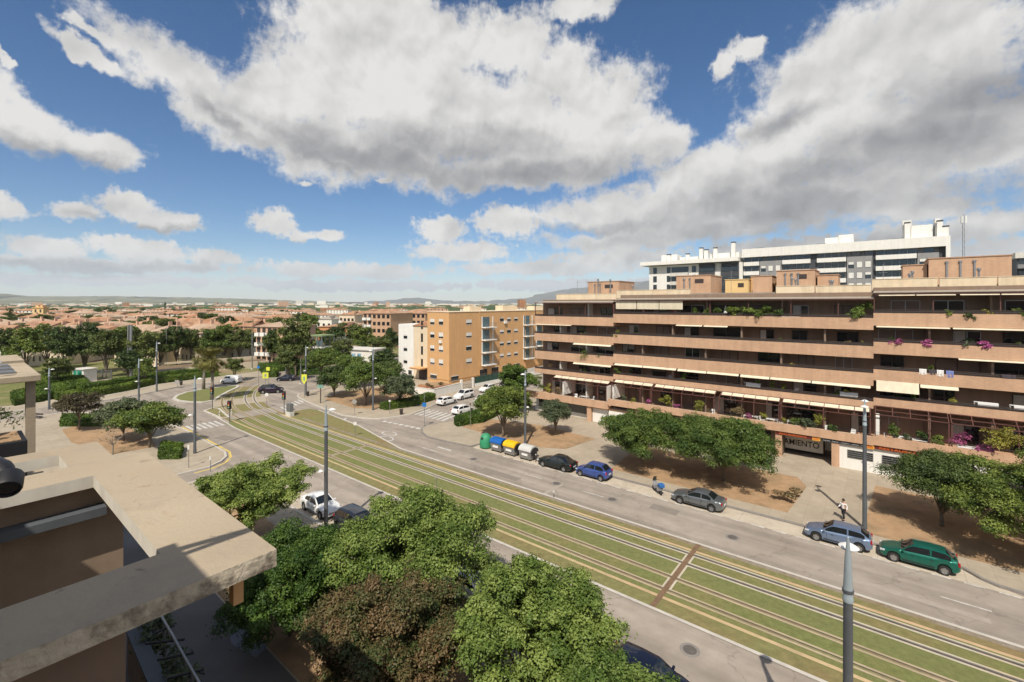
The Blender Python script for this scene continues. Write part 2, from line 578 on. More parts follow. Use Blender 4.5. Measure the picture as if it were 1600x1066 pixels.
M['paint_y'] = mat('yellow_paint', (0.62, 0.45, 0.10), rough=0.8, var=0.2, scale=4, col2=(0.42, 0.34, 0.17), mix_scale=1.2)
M['plain'] = mat('plain', (0.105, 0.115, 0.060), rough=0.95, var=0.3, scale=0.012, col2=(0.23, 0.20, 0.13), mix_scale=0.004, mix_lo=0.42, mix_hi=0.6, spec=0.1)
M['hill'] = mat('hill_scrub', (0.13, 0.135, 0.085), rough=0.95, var=0.3, scale=0.004, col2=(0.40, 0.33, 0.23), mix_scale=0.0012, mix_lo=0.56, mix_hi=0.66, spec=0.1)
M['mountain'] = mat('mountain', (0.085, 0.09, 0.085), rough=0.95, var=0.3, scale=0.002, spec=0.1)
M['park'] = mat('park_ground', (0.155, 0.165, 0.060), rough=0.95, var=0.2, scale=0.4, col2=(0.26, 0.20, 0.12), mix_scale=0.08, mix_lo=0.5, mix_hi=0.62, spec=0.1)
M['path'] = mat('park_path', (0.43, 0.36, 0.27), rough=0.95, var=0.1, scale=0.8)

# add long tyre-worn streaks to the asphalt, running with the street
def add_lanes(m):
    nt = m.node_tree
    L = nt.links.new
    hv = next(n for n in nt.nodes if n.type == 'HUE_SAT')
    src = hv.inputs['Color'].links[0].from_socket
    tc = next(n for n in nt.nodes if n.type == 'TEX_COORD')
    mp = nod(nt, 'ShaderNodeMapping')
    mp.inputs['Rotation'].default_value = (0, 0, -STREET)
    L(tc.outputs['Object'], mp.inputs['Vector'])
    mp2 = nod(nt, 'ShaderNodeMapping')
    mp2.inputs['Scale'].default_value = (0.035, 0.85, 1)
    L(mp.outputs['Vector'], mp2.inputs['Vector'])
    n = nod(nt, 'ShaderNodeTexNoise')
    n.inputs['Scale'].default_value = 1.0
    n.inputs['Detail'].default_value = 6
    L(mp2.outputs['Vector'], n.inputs['Vector'])
    mr = nod(nt, 'ShaderNodeMapRange')
    mr.inputs['From Min'].default_value = 0.35
    mr.inputs['From Max'].default_value = 0.68
    mr.inputs['To Min'].default_value = 0.80
    mr.inputs['To Max'].default_value = 1.12
    L(n.outputs['Fac'], mr.inputs['Value'])
    # hairline cracks
    vo = nod(nt, 'ShaderNodeTexVoronoi', feature='DISTANCE_TO_EDGE')
    vo.inputs['Scale'].default_value = 0.16
    nw = nod(nt, 'ShaderNodeTexNoise')
    nw.inputs['Scale'].default_value = 0.7
    nw.inputs['Detail'].default_value = 5
    L(tc.outputs['Object'], nw.inputs['Vector'])
    ad = nod(nt, 'ShaderNodeVectorMath', operation='MULTIPLY_ADD')
    L(nw.outputs['Color'], ad.inputs[0])
    ad.inputs[1].default_value = (3, 3, 0)
    L(tc.outputs['Object'], ad.inputs[2])
    L(ad.outputs[0], vo.inputs['Vector'])
    mr2 = nod(nt, 'ShaderNodeMapRange')
    mr2.inputs['From Max'].default_value = 0.012
    mr2.inputs['To Min'].default_value = 0.80
    L(vo.outputs['Distance'], mr2.inputs['Value'])
    mu = nod(nt, 'ShaderNodeMath', operation='MULTIPLY')
    L(mr.outputs['Result'], mu.inputs[0])
    L(mr2.outputs['Result'], mu.inputs[1])
    vm = nod(nt, 'ShaderNodeVectorMath', operation='SCALE')
    L(src, vm.inputs[0])
    L(mu.outputs[0], vm.inputs['Scale'])
    L(vm.outputs[0], hv.inputs['Color'])
add_lanes(M['asphalt'])

def add_grid(m, size, dark, rot=STREET):
    "paving joints"
    nt = m.node_tree
    L = nt.links.new
    hv = next(n for n in nt.nodes if n.type == 'HUE_SAT')
    src = hv.inputs['Color'].links[0].from_socket
    tc = next(n for n in nt.nodes if n.type == 'TEX_COORD')
    mp = nod(nt, 'ShaderNodeMapping')
    mp.inputs['Rotation'].default_value = (0, 0, -rot)
    L(tc.outputs['Object'], mp.inputs['Vector'])
    br = nod(nt, 'ShaderNodeTexBrick')
    br.offset = 0.0
    br.inputs['Color1'].default_value = (1, 1, 1, 1)
    br.inputs['Color2'].default_value = (0.93, 0.93, 0.93, 1)
    br.inputs['Mortar'].default_value = (dark, dark, dark, 1)
    br.inputs['Scale'].default_value = 1.0
    br.inputs['Brick Width'].default_value = size
    br.inputs['Row Height'].default_value = size
    br.inputs['Mortar Size'].default_value = 0.02
    L(mp.outputs['Vector'], br.inputs['Vector'])
    mx = nod(nt, 'ShaderNodeMix', data_type='RGBA', blend_type='MULTIPLY')
    mx.inputs['Factor'].default_value = 1.0
    L(src, mx.inputs['A'])
    L(br.outputs['Color'], mx.inputs['B'])
    L(mx.outputs['Result'], hv.inputs['Color'])
add_grid(M['slab_paving'], 1.2, 0.82)
add_grid(M['light_conc'], 4.5, 0.7)

# ---------------------------------------------------------------- ground, road, pavements
def pt(p):
    q = W(*p)
    return (q.x, q.y)

def sheet(name, poly, z, m):
    o = MB().sheet([pt(p) for p in poly], z).build(name, m)
    return struct(o)

def kerbed(name, poly, m, kerb_mat=None, h=0.13, kw=0.22):
    "raised pavement with a kerb stone rim; polygon in street coordinates"
    P = [pt(p) for p in poly]
    o = MB().prism(P, 0.0, h).build(name, m)
    struct(o)
    n = len(P)
    a = sum(P[i][0] * P[(i + 1) % n][1] - P[(i + 1) % n][0] * P[i][1] for i in range(n))
    if a < 0:
        P = P[::-1]
    inner = []
    for i in range(n):
        p0, p1, p2 = Vector(P[i - 1]), Vector(P[i]), Vector(P[(i + 1) % n])
        d1, d2 = (p1 - p0).normalized(), (p2 - p1).normalized()
        nn = Vector((-(d1.y + d2.y), d1.x + d2.x))
        if nn.length < 1e-4:
            nn = Vector((-d1.y, d1.x))
        nn.normalize()
        k = max(0.5, nn.dot(Vector((-d1.y, d1.x))))
        inner.append(p1 + nn * kw / k)
    outer = [Vector(P[i]) - (inner[i] - Vector(P[i])).normalized() * 0.012 for i in range(n)]
    b = MB()
    vs = [(p.x, p.y, 0.001) for p in outer] + [(p.x, p.y, h + 0.012) for p in outer] + [(p.x, p.y, h + 0.012) for p in inner] + [(p.x, p.y, h - 0.02) for p in inner]
    fs = []
    for i in range(n):
        j = (i + 1) % n
        fs += [(i, j, n + j, n + i), (n + i, n + j, 2 * n + j, 2 * n + i), (2 * n + i, 2 * n + j, 3 * n + j, 3 * n + i)]
    b.add(vs, fs)
    struct(b.build('kerb', kerb_mat or M['kerb']))
    return o

# one ground sheet to the horizon (finer near, reaching 45 km)
gb = MB()
rr = [0, 150, 400, 1200, 4000, 12000, 45000]
nseg = 48
gb.v.append((0, 0, -0.03))
for r in rr[1:]:
    for k in range(nseg):
        a = 2 * math.pi * k / nseg
        gb.v.append((r * math.sin(a), r * math.cos(a), -0.03))
for k in range(nseg):
    gb.f.append((0, 1 + (k + 1) % nseg, 1 + k))
    gb.m.append(0)
for i in range(len(rr) - 2):
    for k in range(nseg):
        a0 = 1 + i * nseg
        gb.f.append((a0 + k, a0 + (k + 1) % nseg, a0 + nseg + (k + 1) % nseg, a0 + nseg + k))
        gb.m.append(0)
struct(gb.build('ground', M['plain']))

# park ground beyond the junction, then the carriageways as one asphalt sheet
sheet('park', [(-260, -40), (-116, -40), (-118, 30), (-122, 44), (-118, 60), (-70, 130), (-70, 190), (-260, 190)], -0.014, M['park'])
sheet('road', [ (90, -60), (90, 62), (-48, 62), (-52, 110), (-66, 110), (-66, 66), (-96, 62), (-100, 110), (-126, 110), (-123, 52), (-122, 36), (-117, 24), (-115.5, 5), (-120, -60)], 0.0, M['asphalt'])

# near pavement (this side of the street) and forecourt
kerbed('pavement', [(90, 19.1), (-51.5, 19.1), (-53.2, 18.2), (-53.6, 16.5), (-53.6, 2), (90, 2)], M['slab_paving'], M['kerb'])
kerbed('pavement', [(-57, 2), (-57, 15.7), (-57.0, 18.1), (-58.0, 19.6), (-59.3, 20.6), (-61.3, 21.2), (-77.2, 21.3), (-85.5, 20.5), (-93.4, 18.3), (-99, 15.9), (-104.2, 12.1), (-104, 8.8), (-104, -40), (-57, -40)], M['slab_paving'], M['kerb'])
# opposite pavement
right_pave = [(-39.4, 42.9), (-39.7, 41.1), (-43.2, 40.6), (-47.1, 40.4), (-49.2, 41.3), (-50.8, 42.5), (-51.7, 44.0), (-50.6, 48.5), (-52.4, 56), (-54.6, 65), (-57, 80), (-52, 80), (-48, 66.0), (60, 66.0), (60, 41.6), (7.6, 41.6), (6.0, 41.7), (5.2, 42.2), (4.5, 43.0), (3.6, 43.25)]
kerbed('pavement', right_pave, M['slab_paving'], M['kerb_dark'])
# pavement at the corner by the ochre block
corner_pave = [(-89.8, 45.5), (-89.2, 43.7), (-87.7, 42.6), (-85.6, 41.9), (-80.7, 41.1), (-75.0, 40.4), (-67.1, 39.7), (-63.6, 40.4), (-61.6, 41.2), (-60.2, 42.2), (-59.2, 44.7), (-58.6, 47), (-59.6, 50.5), (-62.0, 57), (-64.6, 66), (-67.5, 84), (-68, 104), (-74, 104), (-76, 80), (-96, 66), (-93, 52)]
kerbed('pavement', corner_pave, M['slab_paving'], M['kerb'])
kerbed('pavement', [(-112.2, 5), (-111.5, 13.0), (-110.8, 17.6), (-113.3, 24.8), (-116.4, 31.0), (-117.6, 35), (-117, 40), (-117, 47), (-122, 58), (-128, 58), (-125.5, 45), (-125, 37), (-124, 29.4), (-119.0, 23.4), (-116.6, 18.0), (-117.6, 12.7), (-118, 4)], M['slab_paving'], M['kerb'])

# parking lanes in pale concrete
sheet('parking_lane', [(-39.3, 41.15), (7.5, 41.15), (5.2, 42.2), (4.5, 43.0), (3.6, 43.23), (-39.4, 43.23)], 0.004, M['light_conc'])
sheet('parking_lane', [(-51.4, 19.12), (40, 19.12), (40, 21.45), (-53.0, 21.45), (-54.6, 21.9), (-55.0, 21.2), (-53.4, 19.3)], 0.004, M['light_conc'])

def soil_patch(poly):
    P = [pt(p) for p in poly]
    return struct(MB().prism(P, 0.10, 0.150).build('soil_bed', M['soil']))
soil_patch([(-48.1, 47.0), (-40.5, 46.1), (-35.5, 44.9), (-29.8, 47.6), (-29.0, 53.6), (-38, 54.6), (-48.6, 52.0)])
soil_patch([(-22.4, 45.0), (-6.0, 45.0), (-5.4, 52.5), (-6.4, 54.8), (-23.2, 54.6)])
soil_patch([(-0.9, 44.8), (55, 44.8), (55, 57), (-0.2, 57)])
soil_patch([(-80.5, 44.3), (-70.0, 43.6), (-66.3, 45.4), (-65.0, 50.5), (-68, 60), (-82, 60), (-84.5, 50)])
soil_patch([(-89.9, 10.3), (-80.7, 10.1), (-70.5, 12.3), (-70.2, 16.5), (-76.0, 17.2), (-86.8, 16.2), (-92, 13.0)])
soil_patch([(-46, 10.5), (60, 10.5), (60, 16.6), (-46, 16.6)])

# roundabout island
isl = [(-97.2, 27.6), (-100.0, 26.6), (-103.0, 26.6), (-106.0, 27.8), (-108.6, 30.2), (-110.0, 34.1), (-109.8, 37.6), (-108.8, 40.2), (-106.2, 39.2), (-103.2, 36.6), (-98.6, 33.2), (-95.3, 31.2), (-95.0, 29.0)]
kerbed('traffic_island', isl, M['grass'], M['kerb'], h=0.14, kw=0.55)
kerbed('traffic_island', [(-87.6, 26.9), (-88.9, 28.6), (-87.5, 29.3), (-82.5, 28.5), (-79.5, 28.0), (-79.3, 26.8)], M['dry_grass'], M['kerb'], h=0.12, kw=0.3)

# ---------------------------------------------------------------- tramway in grass: straight along the street, then curving off
S_ARC, ARC_R = -74.0, 56.0
def tram(u, t):
    "u: distance along the line from s=0 (negative = far left); t: offset"
    if u >= S_ARC:
        return (u, t)
    a = (S_ARC - u) / (ARC_R + 31 - 31)
    r = ARC_R - (t - 31.0)
    cx, cy = S_ARC, 31.0 + ARC_R
    return (cx - r * math.sin(a), cy - r * math.cos(a))

def strip(name, u0, u1, t0, t1, z, m, h=None, taper=None):
    us = [u0]
    while us[-1] > u1:
        step = 12.0 if us[-1] > S_ARC else 2.0
        us.append(max(u1, us[-1] - step))
    b = MB()
    for u in us:
        for t in (t0, t1):
            q = W(*tram(u, t))
            b.v.append((q.x, q.y, z))
    for i in range(len(us) - 1):
        b.f.append((2 * i, 2 * i + 1, 2 * i + 3, 2 * i + 2)[::-1])
        b.m.append(0)
    return b, struct(b.build(name, m))

U1 = -150
strip('tram_bed', 60, -76, 26.1, 35.3, 0.02, M['grass'])
strip('tram_verge', 60, -70, 26.25, 27.25, 0.026, M['dry_grass'])
strip('tram_verge', 60, -70, 34.05, 34.75, 0.026, M['dry_grass'])
strip('tram_verge', 60, -70, 34.75, 35.15, 0.026, M['gravel'])
strip('tram_verge', 60, -74, 28.6, 29.5, 0.024, M['mixed_grass'])
strip('tram_verge', 60, -74, 32.3, 33.1, 0.024, M['mixed_grass'])
strip('kerb', 60, -86, 26.0, 26.24, 0.034, M['kerb'])
strip('kerb', 60, -46, 35.14, 35.38, 0.034, M['kerb'])
# splayed end of the bed towards the junction on the far side
sheet('tram_bed', [(-46, 35.14), (-59.3, 37.9), (-73.6, 39.2), (-75.5, 38.9), (-76, 34.2), (-46, 34.2)], 0.0215, M['dry_grass'])
b = MB()
for p, q in (((-46, 35.26), (-59.3, 38.0)), ((-59.3, 38.0), (-73.6, 39.35))):
    a, c = Vector(pt(p)), Vector(pt(q))
    d = (c - a).normalized()
    nn = Vector((-d.y, d.x)) * 0.13
    b.sheet([tuple(a - nn), tuple(c - nn), tuple(c + nn), tuple(a + nn)], 0.034)
struct(b.build('kerb', M['kerb']))
# bed through the curve, with paved crossings
strip('tram_bed', -76, U1, 27.0, 34.6, 0.02, M['dry_grass'])
strip('tram_crossing', -77.6, -82.0, 27.6, 34.4, 0.0245, M['asphalt'])
strip('tram_crossing', -88.4, -94.6, 26.9, 35.6, 0.0245, M['slab_paving'])
strip('tram_crossing', -108, -132, 26.6, 35.4, 0.0245, M['asphalt'])
for t in (28.3, 29.85, 32.0, 33.45):
    strip('tram_rail', 60, U1, t - 0.27, t + 0.27, 0.030, M['rail_conc'] if t > 31 else M['rail_tan'])
    strip('tram_rail', 60, U1, t - 0.12, t + 0.12, 0.036, M['rust_pale'] if t < 31 else M['groove'])
    strip('tram_rail', 60, U1, t + (0.02 if t < 31 else -0.07), t + (0.09 if t < 31 else 0.0), 0.042, M['rail_steel'])
for t in (27.45, 33.98):
    strip('cable_duct', 60, -77, t - 0.13, t + 0.13, 0.030, M['cable_cover'])
# drains across the bed
def cross(s, w, m, z, t0, t1, sk=0.0):
    sheet('tram_drain', [(s - w, t0), (s + w, t0), (s + w + sk, t1), (s - w + sk, t1)], z, m)
cross(-10.4, 0.30, M['rail_conc'], 0.0335, 28.4, 33.4)
cross(-10.4, 0.17, M['rust'], 0.0465, 26.25, 35.14)
cross(-10.05, 0.001, M['rust'], 0.046, 26.25, 35.14)
cross(-50.3, 0.24, M['rail_conc'], 0.0335, 28.4, 33.4)
cross(-50.3, 0.10, M['rust'], 0.0465, 28.4, 33.4)

# ---------------------------------------------------------------- painted markings
b = MB()
k = 0
for i in range(40):                                    # dashes along the parking lane
    s = -37.5 + i * 1.55
    if s > 7:
        break
    b.sheet([pt((s, 41.02)), pt((s + 0.95, 41.02)), pt((s + 0.95, 41.16)), pt((s, 41.16))], 0.008)
for s in (-29, -22, 3, 12):                            # faded lane dashes
    b.sheet([pt((s, 38.2)), pt((s + 2.2, 38.2)), pt((s + 2.2, 38.3)), pt((s, 38.3))], 0.008)
struct(b.build('road_marking', M['paint_w']))
b = MB()
for i in range(6):                                     # zebra by the tram crossing
    t = 36.2 + i * 0.95
    s = -80.6 - i * 0.75
    b.sheet([pt((s, t)), pt((s + 3.2, t - 0.5)), pt((s + 3.2, t - 0.05)), pt((s, t + 0.45))], 0.008)
for i in range(7):                                     # zebra over the side street
    s = -58.6 + i * 1.05
    b.sheet([pt((s, 47.6)), pt((s + 0.5, 47.5)), pt((s - 0.4, 51.5)), pt((s - 0.9, 51.6))], 0.008)
for i in range(6):                                     # zebra on the near road at the junction
    t = 21.9 + i * 0.72
    b.sheet([pt((-79.0, t)), pt((-75.2, t)), pt((-75.2, t + 0.38)), pt((-79.0, t + 0.38))], 0.008)
b.sheet([pt((-62.5, 34.6 + 1.2)), pt((-61.9, 35.8)), pt((-64.6, 39.3)), pt((-65.2, 39.4))], 0.008)
b.sheet([pt((-69.5, 38.4)), pt((-68.9, 38.4)), pt((-71.6, 40.2)), pt((-72.2, 40.3))], 0.008)
for i in range(7):                                     # yield line at the side street
    s = -58.9 + i * 1.15
    b.sheet([pt((s, 41.6 + 0.12 * i)), pt((s + 0.8, 41.6 + 0.12 * i)), pt((s + 0.8, 42.2 + 0.12 * i)), pt((s, 42.2 + 0.12 * i))], 0.008)
# cycle symbol: two rings and a frame
for cs, ct in ((-52.6, 38.4), (-51.0, 36.7)):
    n = 20
    for i in range(n):
        if i % 7 == 6:
            continue
        a0, a1 = 2 * math.pi * i / n, 2 * math.pi * (i + 1) / n
        r0, r1 = 0.85, 1.05
        b.sheet([pt((cs + 1.3 * r * math.cos(a), ct + 0.8 * r * math.sin(a))) for r, a in ((r0, a0), (r1, a0), (r1, a1), (r0, a1))], 0.008)
b.sheet([pt((-43.0, 38.5)), pt((-40.6, 38.5)), pt((-40.6, 38.8)), pt((-43.0, 38.8))], 0.008)
b.sheet([pt((-44.2, 37.2)), pt((-41.6, 37.2)), pt((-41.6, 37.32)), pt((-44.2, 37.32))], 0.008)
struct(b.build('road_marking', M['paint_w']))
b = MB()
yl = [(-79, 21.6), (-70, 21.62), (-61.2, 21.55), (-59.0, 20.9), (-57.4, 19.8), (-56.5, 18.2), (-56.4, 16.5)]
for p, q in zip(yl[:-1], yl[1:]):
    a, c = Vector(pt(p)), Vector(pt(q))
    d = (c - a).normalized()
    nn = Vector((-d.y, d.x)) * 0.12
    b.sheet([tuple(a - nn), tuple(c - nn), tuple(c + nn), tuple(a + nn)], 0.009)
struct(b.build('road_marking', M['paint_y']))
# repaired patches and trenches in the asphalt
M['patch_dk'] = mat('asphalt_patch', (0.215, 0.185, 0.155), rough=0.95, var=0.12, scale=2, bump=0.2, bscale=60)
M['patch_lt'] = mat('asphalt_patch_pale', (0.33, 0.285, 0.24), rough=0.95, var=0.12, scale=2, bump=0.2, bscale=60)
for (s, t, L, w, m_, a) in ((-31, 36.6, 5.0, 0.9, 'patch_dk', 0.0), (-14.5, 39.3, 2.4, 1.1, 'patch_dk', 0.0), (1.5, 37.0, 7, 0.5, 'patch_lt', 0.0), (-4, 22.6, 3.2, 1.2, 'patch_dk', 0.0), (-44, 23.5, 6, 0.7, 'patch_lt', 0.0), (-68, 23.4, 3, 1.6, 'patch_dk', 0.2), (-60.5, 37.6, 0.5, 4.4, 'patch_dk', 0.3), (-100, 45.5, 6, 1.0, 'patch_lt', 0.5), (-24.5, 36.2, 0.45, 4.4, 'patch_lt', 0.0), (9.5, 39.0, 3.0, 1.2, 'patch_dk', 0.0)):
    ca, sa = math.cos(a), math.sin(a)
    sheet('road_patch', [(s + x * ca - y * sa, t + x * sa + y * ca) for x, y in ((-L / 2, -w / 2), (L / 2, -w / 2), (L / 2, w / 2), (-L / 2, w / 2))], 0.0055, M[m_])
# manhole covers set in the road
M['iron'] = mat('cast_iron', (0.14, 0.125, 0.11), rough=0.7, metal=0.3, var=0.2, scale=8)
for i, (s, t) in enumerate(((-7.6, 24.2), (-8.7, 37.9), (-19, 38.3), (5, 24), (-25, 38.2), (-36.4, 38.2))):
    r = thing('manhole_cover', ['round iron manhole cover in the near carriageway beside the tram kerb', 'round iron manhole cover in the far carriageway near the silver saloon', 'iron manhole cover in the far carriageway opposite the scooter',
              'iron manhole cover in the near carriageway at the foot of the picture', 'iron manhole cover in the far carriageway opposite the small blue car', 'iron manhole cover in the far carriageway opposite the recycling bins'][i], 'manhole cover', W(s, t, 0.0), STREET)
    MB().lathe([(0.50, 0.004), (0.50, 0.012), (0.36, 0.012), (0.36, 0.006)], 24).build('frame', M['kerb_dark'], r)
    MB().lathe([(0.34, 0.004), (0.34, 0.016), (0.12, 0.016), (0.11, 0.022), (0.01, 0.022)], 20).build('cover', M['iron'], r)

# ---------------------------------------------------------------- far relief
def ridge(name, pts, depth, m, jitter, seed):
    "a range of hills: crest line of (picture x, picture y, distance) with slopes before and behind"
    rn = random.Random(seed)
    crest = []
    for (x0, y0, d0), (x1, y1, d1) in zip(pts[:-1], pts[1:]):
        n = max(2, int(abs(x1 - x0) / 9))
        for i in range(n):
            f = i / n
            x, y, d = x0 + (x1 - x0) * f, y0 + (y1 - y0) * f + rn.uniform(-jitter, jitter), d0 + (d1 - d0) * f
            crest.append(((x - 800) / 711 * d, d, 18 + (474 - y) / 711 * d))
    b = MB()
    rows = []
    for k, (f, h) in enumerate(((-1.0, 0.0), (-0.75, 0.22), (-0.5, 0.42), (-0.25, 0.74), (0, 1.0), (0.5, 0.6), (1.0, 0.0))):
        rows.append([(x + rn.uniform(-1, 1) * depth * 0.05, y + f * depth + rn.uniform(-1, 1) * depth * 0.04, -1 + (z + 1) * h * (1 if f == 0 else rn.uniform(0.85, 1.12))) for x, y, z in crest])
    b.loft(rows, closed=False, cap=False)
    b.f = [f[::-1] for f in b.f]
    return struct(b.build(name, m, smooth=True))
ridge('hills', [(-420, 456, 7600), (-60, 460, 7800), (10, 459, 7800), (40, 462.5, 8000), (180, 463, 8400), (330, 465.5, 8800), (420, 468.5, 9200), (560, 472.5, 9600)], 1500, M['hill'], 0.5, 3)
ridge('hills', [(-300, 468, 5200), (0, 469, 5400), (120, 469, 5600), (240, 470, 5900), (330, 472, 6200), (420, 473.6, 6400)], 900, M['hill'], 0.4, 4)
ridge('mountains', [(520, 473, 14000), (600, 470, 14000), (628, 466.5, 14000), (650, 465.5, 14000), (690, 470, 14000), (760, 471, 14000), (820, 466, 14000), (860, 456, 14000), (900, 450, 14000), (940, 447, 14000), (985, 442, 14000), (1040, 436, 14000), (1100, 445, 14000), (1500, 450, 14000), (1700, 455, 14000)], 2400, M['mountain'], 0.8, 5)
ridge('mountains', [(960, 472, 11000), (985, 452, 11000), (1005, 441, 11000), (1020, 437.5, 11000), (1060, 440, 11000), (1200, 450, 11000)], 1500, M['mountain'], 0.6, 6)
# ---------------------------------------------------------------- foliage
M['bark'] = mat('bark', (0.16, 0.125, 0.09), rough=0.95, var=0.25, scale=5, bump=0.5, bscale=20)
M['bark_grey'] = mat('bark_grey', (0.22, 0.19, 0.155), rough=0.95, var=0.25, scale=5, bump=0.5, bscale=20)
LEAF = {
    'lime': leaf_mat('leaf_lime', (0.080, 0.140, 0.022), (0.265, 0.345, 0.085), 0.30),
    'green': leaf_mat('leaf_green', (0.050, 0.095, 0.017), (0.190, 0.250, 0.050), 0.25),
    'dark': leaf_mat('leaf_dark', (0.030, 0.058, 0.015), (0.105, 0.150, 0.036), 0.18),
    'orange_tree': leaf_mat('leaf_glossy', (0.035, 0.080, 0.012), (0.140, 0.215, 0.035), 0.22),
    'grey': leaf_mat('leaf_grey', (0.055, 0.080, 0.038), (0.130, 0.160, 0.078), 0.2),
    'silver': leaf_mat('leaf_silver', (0.13, 0.15, 0.10), (0.24, 0.26, 0.18), 0.2),
    'purple': leaf_mat('leaf_purple', (0.050, 0.040, 0.022), (0.125, 0.105, 0.050), 0.2),
    'red': leaf_mat('leaf_red', (0.055, 0.098, 0.024), (0.205, 0.125, 0.062), 0.2),
    'plane': leaf_mat('leaf_plane', (0.055, 0.085, 0.020), (0.175, 0.205, 0.055), 0.2),
    'hedge': leaf_mat('leaf_hedge', (0.045, 0.085, 0.012), (0.130, 0.200, 0.026), 0.2),
    'frond': leaf_mat('leaf_frond', (0.110, 0.120, 0.030), (0.250, 0.230, 0.065), 0.2),
    'dry': leaf_mat('leaf_dry', (0.150, 0.105, 0.050), (0.250, 0.185, 0.090), 0.1),
    'yellow': leaf_mat('leaf_yellow', (0.170, 0.190, 0.030), (0.380, 0.360, 0.070), 0.3),
    'pink': leaf_mat('petal_pink', (0.330, 0.060, 0.190), (0.560, 0.170, 0.340), 0.2),
}

def leaf_mesh(name, pts, nrm, size, tint, material, rng, aspect=0.55, fold=0.18):
    n = len(pts)
    r = rng.normal(size=(n, 3))
    t1 = r - nrm * np.sum(r * nrm, axis=1, keepdims=True)
    t1 /= np.linalg.norm(t1, axis=1, keepdims=True) + 1e-9
    t2 = np.cross(nrm, t1)
    s = (size * rng.uniform(0.65, 1.25, size=n))[:, None]
    v = np.empty((n, 4, 3), dtype=np.float32)
    v[:, 0] = pts - t1 * s * 0.5
    v[:, 1] = pts + t2 * s * aspect * 0.5 + nrm * s * fold
    v[:, 2] = pts + t1 * s * 0.5
    v[:, 3] = pts - t2 * s * aspect * 0.5 + nrm * s * fold
    me = bpy.data.meshes.new(name)
    me.vertices.add(4 * n)
    me.vertices.foreach_set('co', v.reshape(-1))
    me.loops.add(4 * n)
    me.loops.foreach_set('vertex_index', np.arange(4 * n, dtype=np.int32))
    me.polygons.add(n)
    me.polygons.foreach_set('loop_start', np.arange(0, 4 * n, 4, dtype=np.int32))
    me.polygons.foreach_set('loop_total', np.full(n, 4, dtype=np.int32))
    at = me.attributes.new('tint', 'FLOAT', 'FACE')
    at.data.foreach_set('value', np.clip(tint, 0, 1).astype(np.float32))
    me.materials.append(material)
    me.update(calc_edges=True)
    return me

def clump_leaves(clumps, n, rng, up=0.55, inner=0.5, flat=1.0):
    sub = []
    for (p, r0) in clumps:                       # each bough carries several uneven tufts
        sub.append((p, r0 * 0.55))
        for _ in range(7):
            d0 = rng.normal(size=3)
            d0 /= np.linalg.norm(d0)
            d0[2] = abs(d0[2]) * 0.9 - 0.25
            sub.append((p + d0 * r0 * rng.uniform(0.55, 1.05) * np.array([1, 1, flat]), r0 * rng.uniform(0.22, 0.46)))
    clumps = sub
    c = np.array([q[0] for q in clumps], dtype=float)
    r = np.array([q[1] for q in clumps], dtype=float)
    ct = rng.uniform(0.05, 0.95, size=len(clumps))
    w = r ** 2
    idx = rng.choice(len(clumps), size=n, p=w / w.sum())
    d = rng.normal(size=(n, 3))
    d /= np.linalg.norm(d, axis=1, keepdims=True)
    d[:, 2] = np.where((d[:, 2] < -0.25) & (rng.random(n) < 0.6), -d[:, 2], d[:, 2])
    rr = r[idx] * (inner + (1.12 - inner) * rng.random(n) ** 0.6)
    far = rng.random(n) < 0.10                   # loose sprigs
    rr = np.where(far, rr * rng.uniform(1.1, 1.75, size=n), rr)
    # ragged surface: directions modulate the radius of each clump
    ph = rng.uniform(0, 6.28, size=(len(clumps), 3))
    wob = 1 + 0.22 * np.sin(5 * d[:, 0] + ph[idx, 0]) * np.sin(6 * d[:, 1] + ph[idx, 1]) + 0.12 * np.sin(9 * d[:, 2] + ph[idx, 2])
    off = d * (rr * wob)[:, None]
    off[:, 2] *= flat
    pts = c[idx] + off
    nrm = d * 0.75 + np.array([0, 0, up]) + rng.normal(size=(n, 3)) * 0.45
    nrm /= np.linalg.norm(nrm, axis=1, keepdims=True)
    tint = ct[idx] + rng.normal(size=n) * 0.17
    return pts, nrm, tint

def crown_clumps(rng, R, H, zc, n, cr, kind):
    out = []
    tries = 0
    while len(out) < n and tries < 4000:
        tries += 1
        d = rng.normal(size=3)
        d /= np.linalg.norm(d)
        f = rng.random() ** 0.35
        if kind == 'vase':
            x, y = d[0] * R * f, d[1] * R * f
            rr = math.hypot(x, y) / R
            z = zc + H * (rng.uniform(-0.42, 0.42) * (1 - 0.45 * rr) + 0.12 - 0.16 * rr)
        elif kind == 'cone':
            h = rng.random()
            a = rng.uniform(0, 6.28)
            rad_ = R * (1 - h) ** 0.7 * rng.random() ** 0.5
            x, y, z = rad_ * math.cos(a), rad_ * math.sin(a), zc - H / 2 + H * h
        else:
            if d[2] < -0.55:
                continue
            x, y, z = d[0] * R * f, d[1] * R * f, zc + d[2] * H * 0.5 * f
        p = np.array([x, y, z])
        if any(np.linalg.norm(p - q[0]) < cr * 0.5 for q in out):
            continue
        out.append((p, cr * rng.uniform(0.7, 1.25)))
    return out

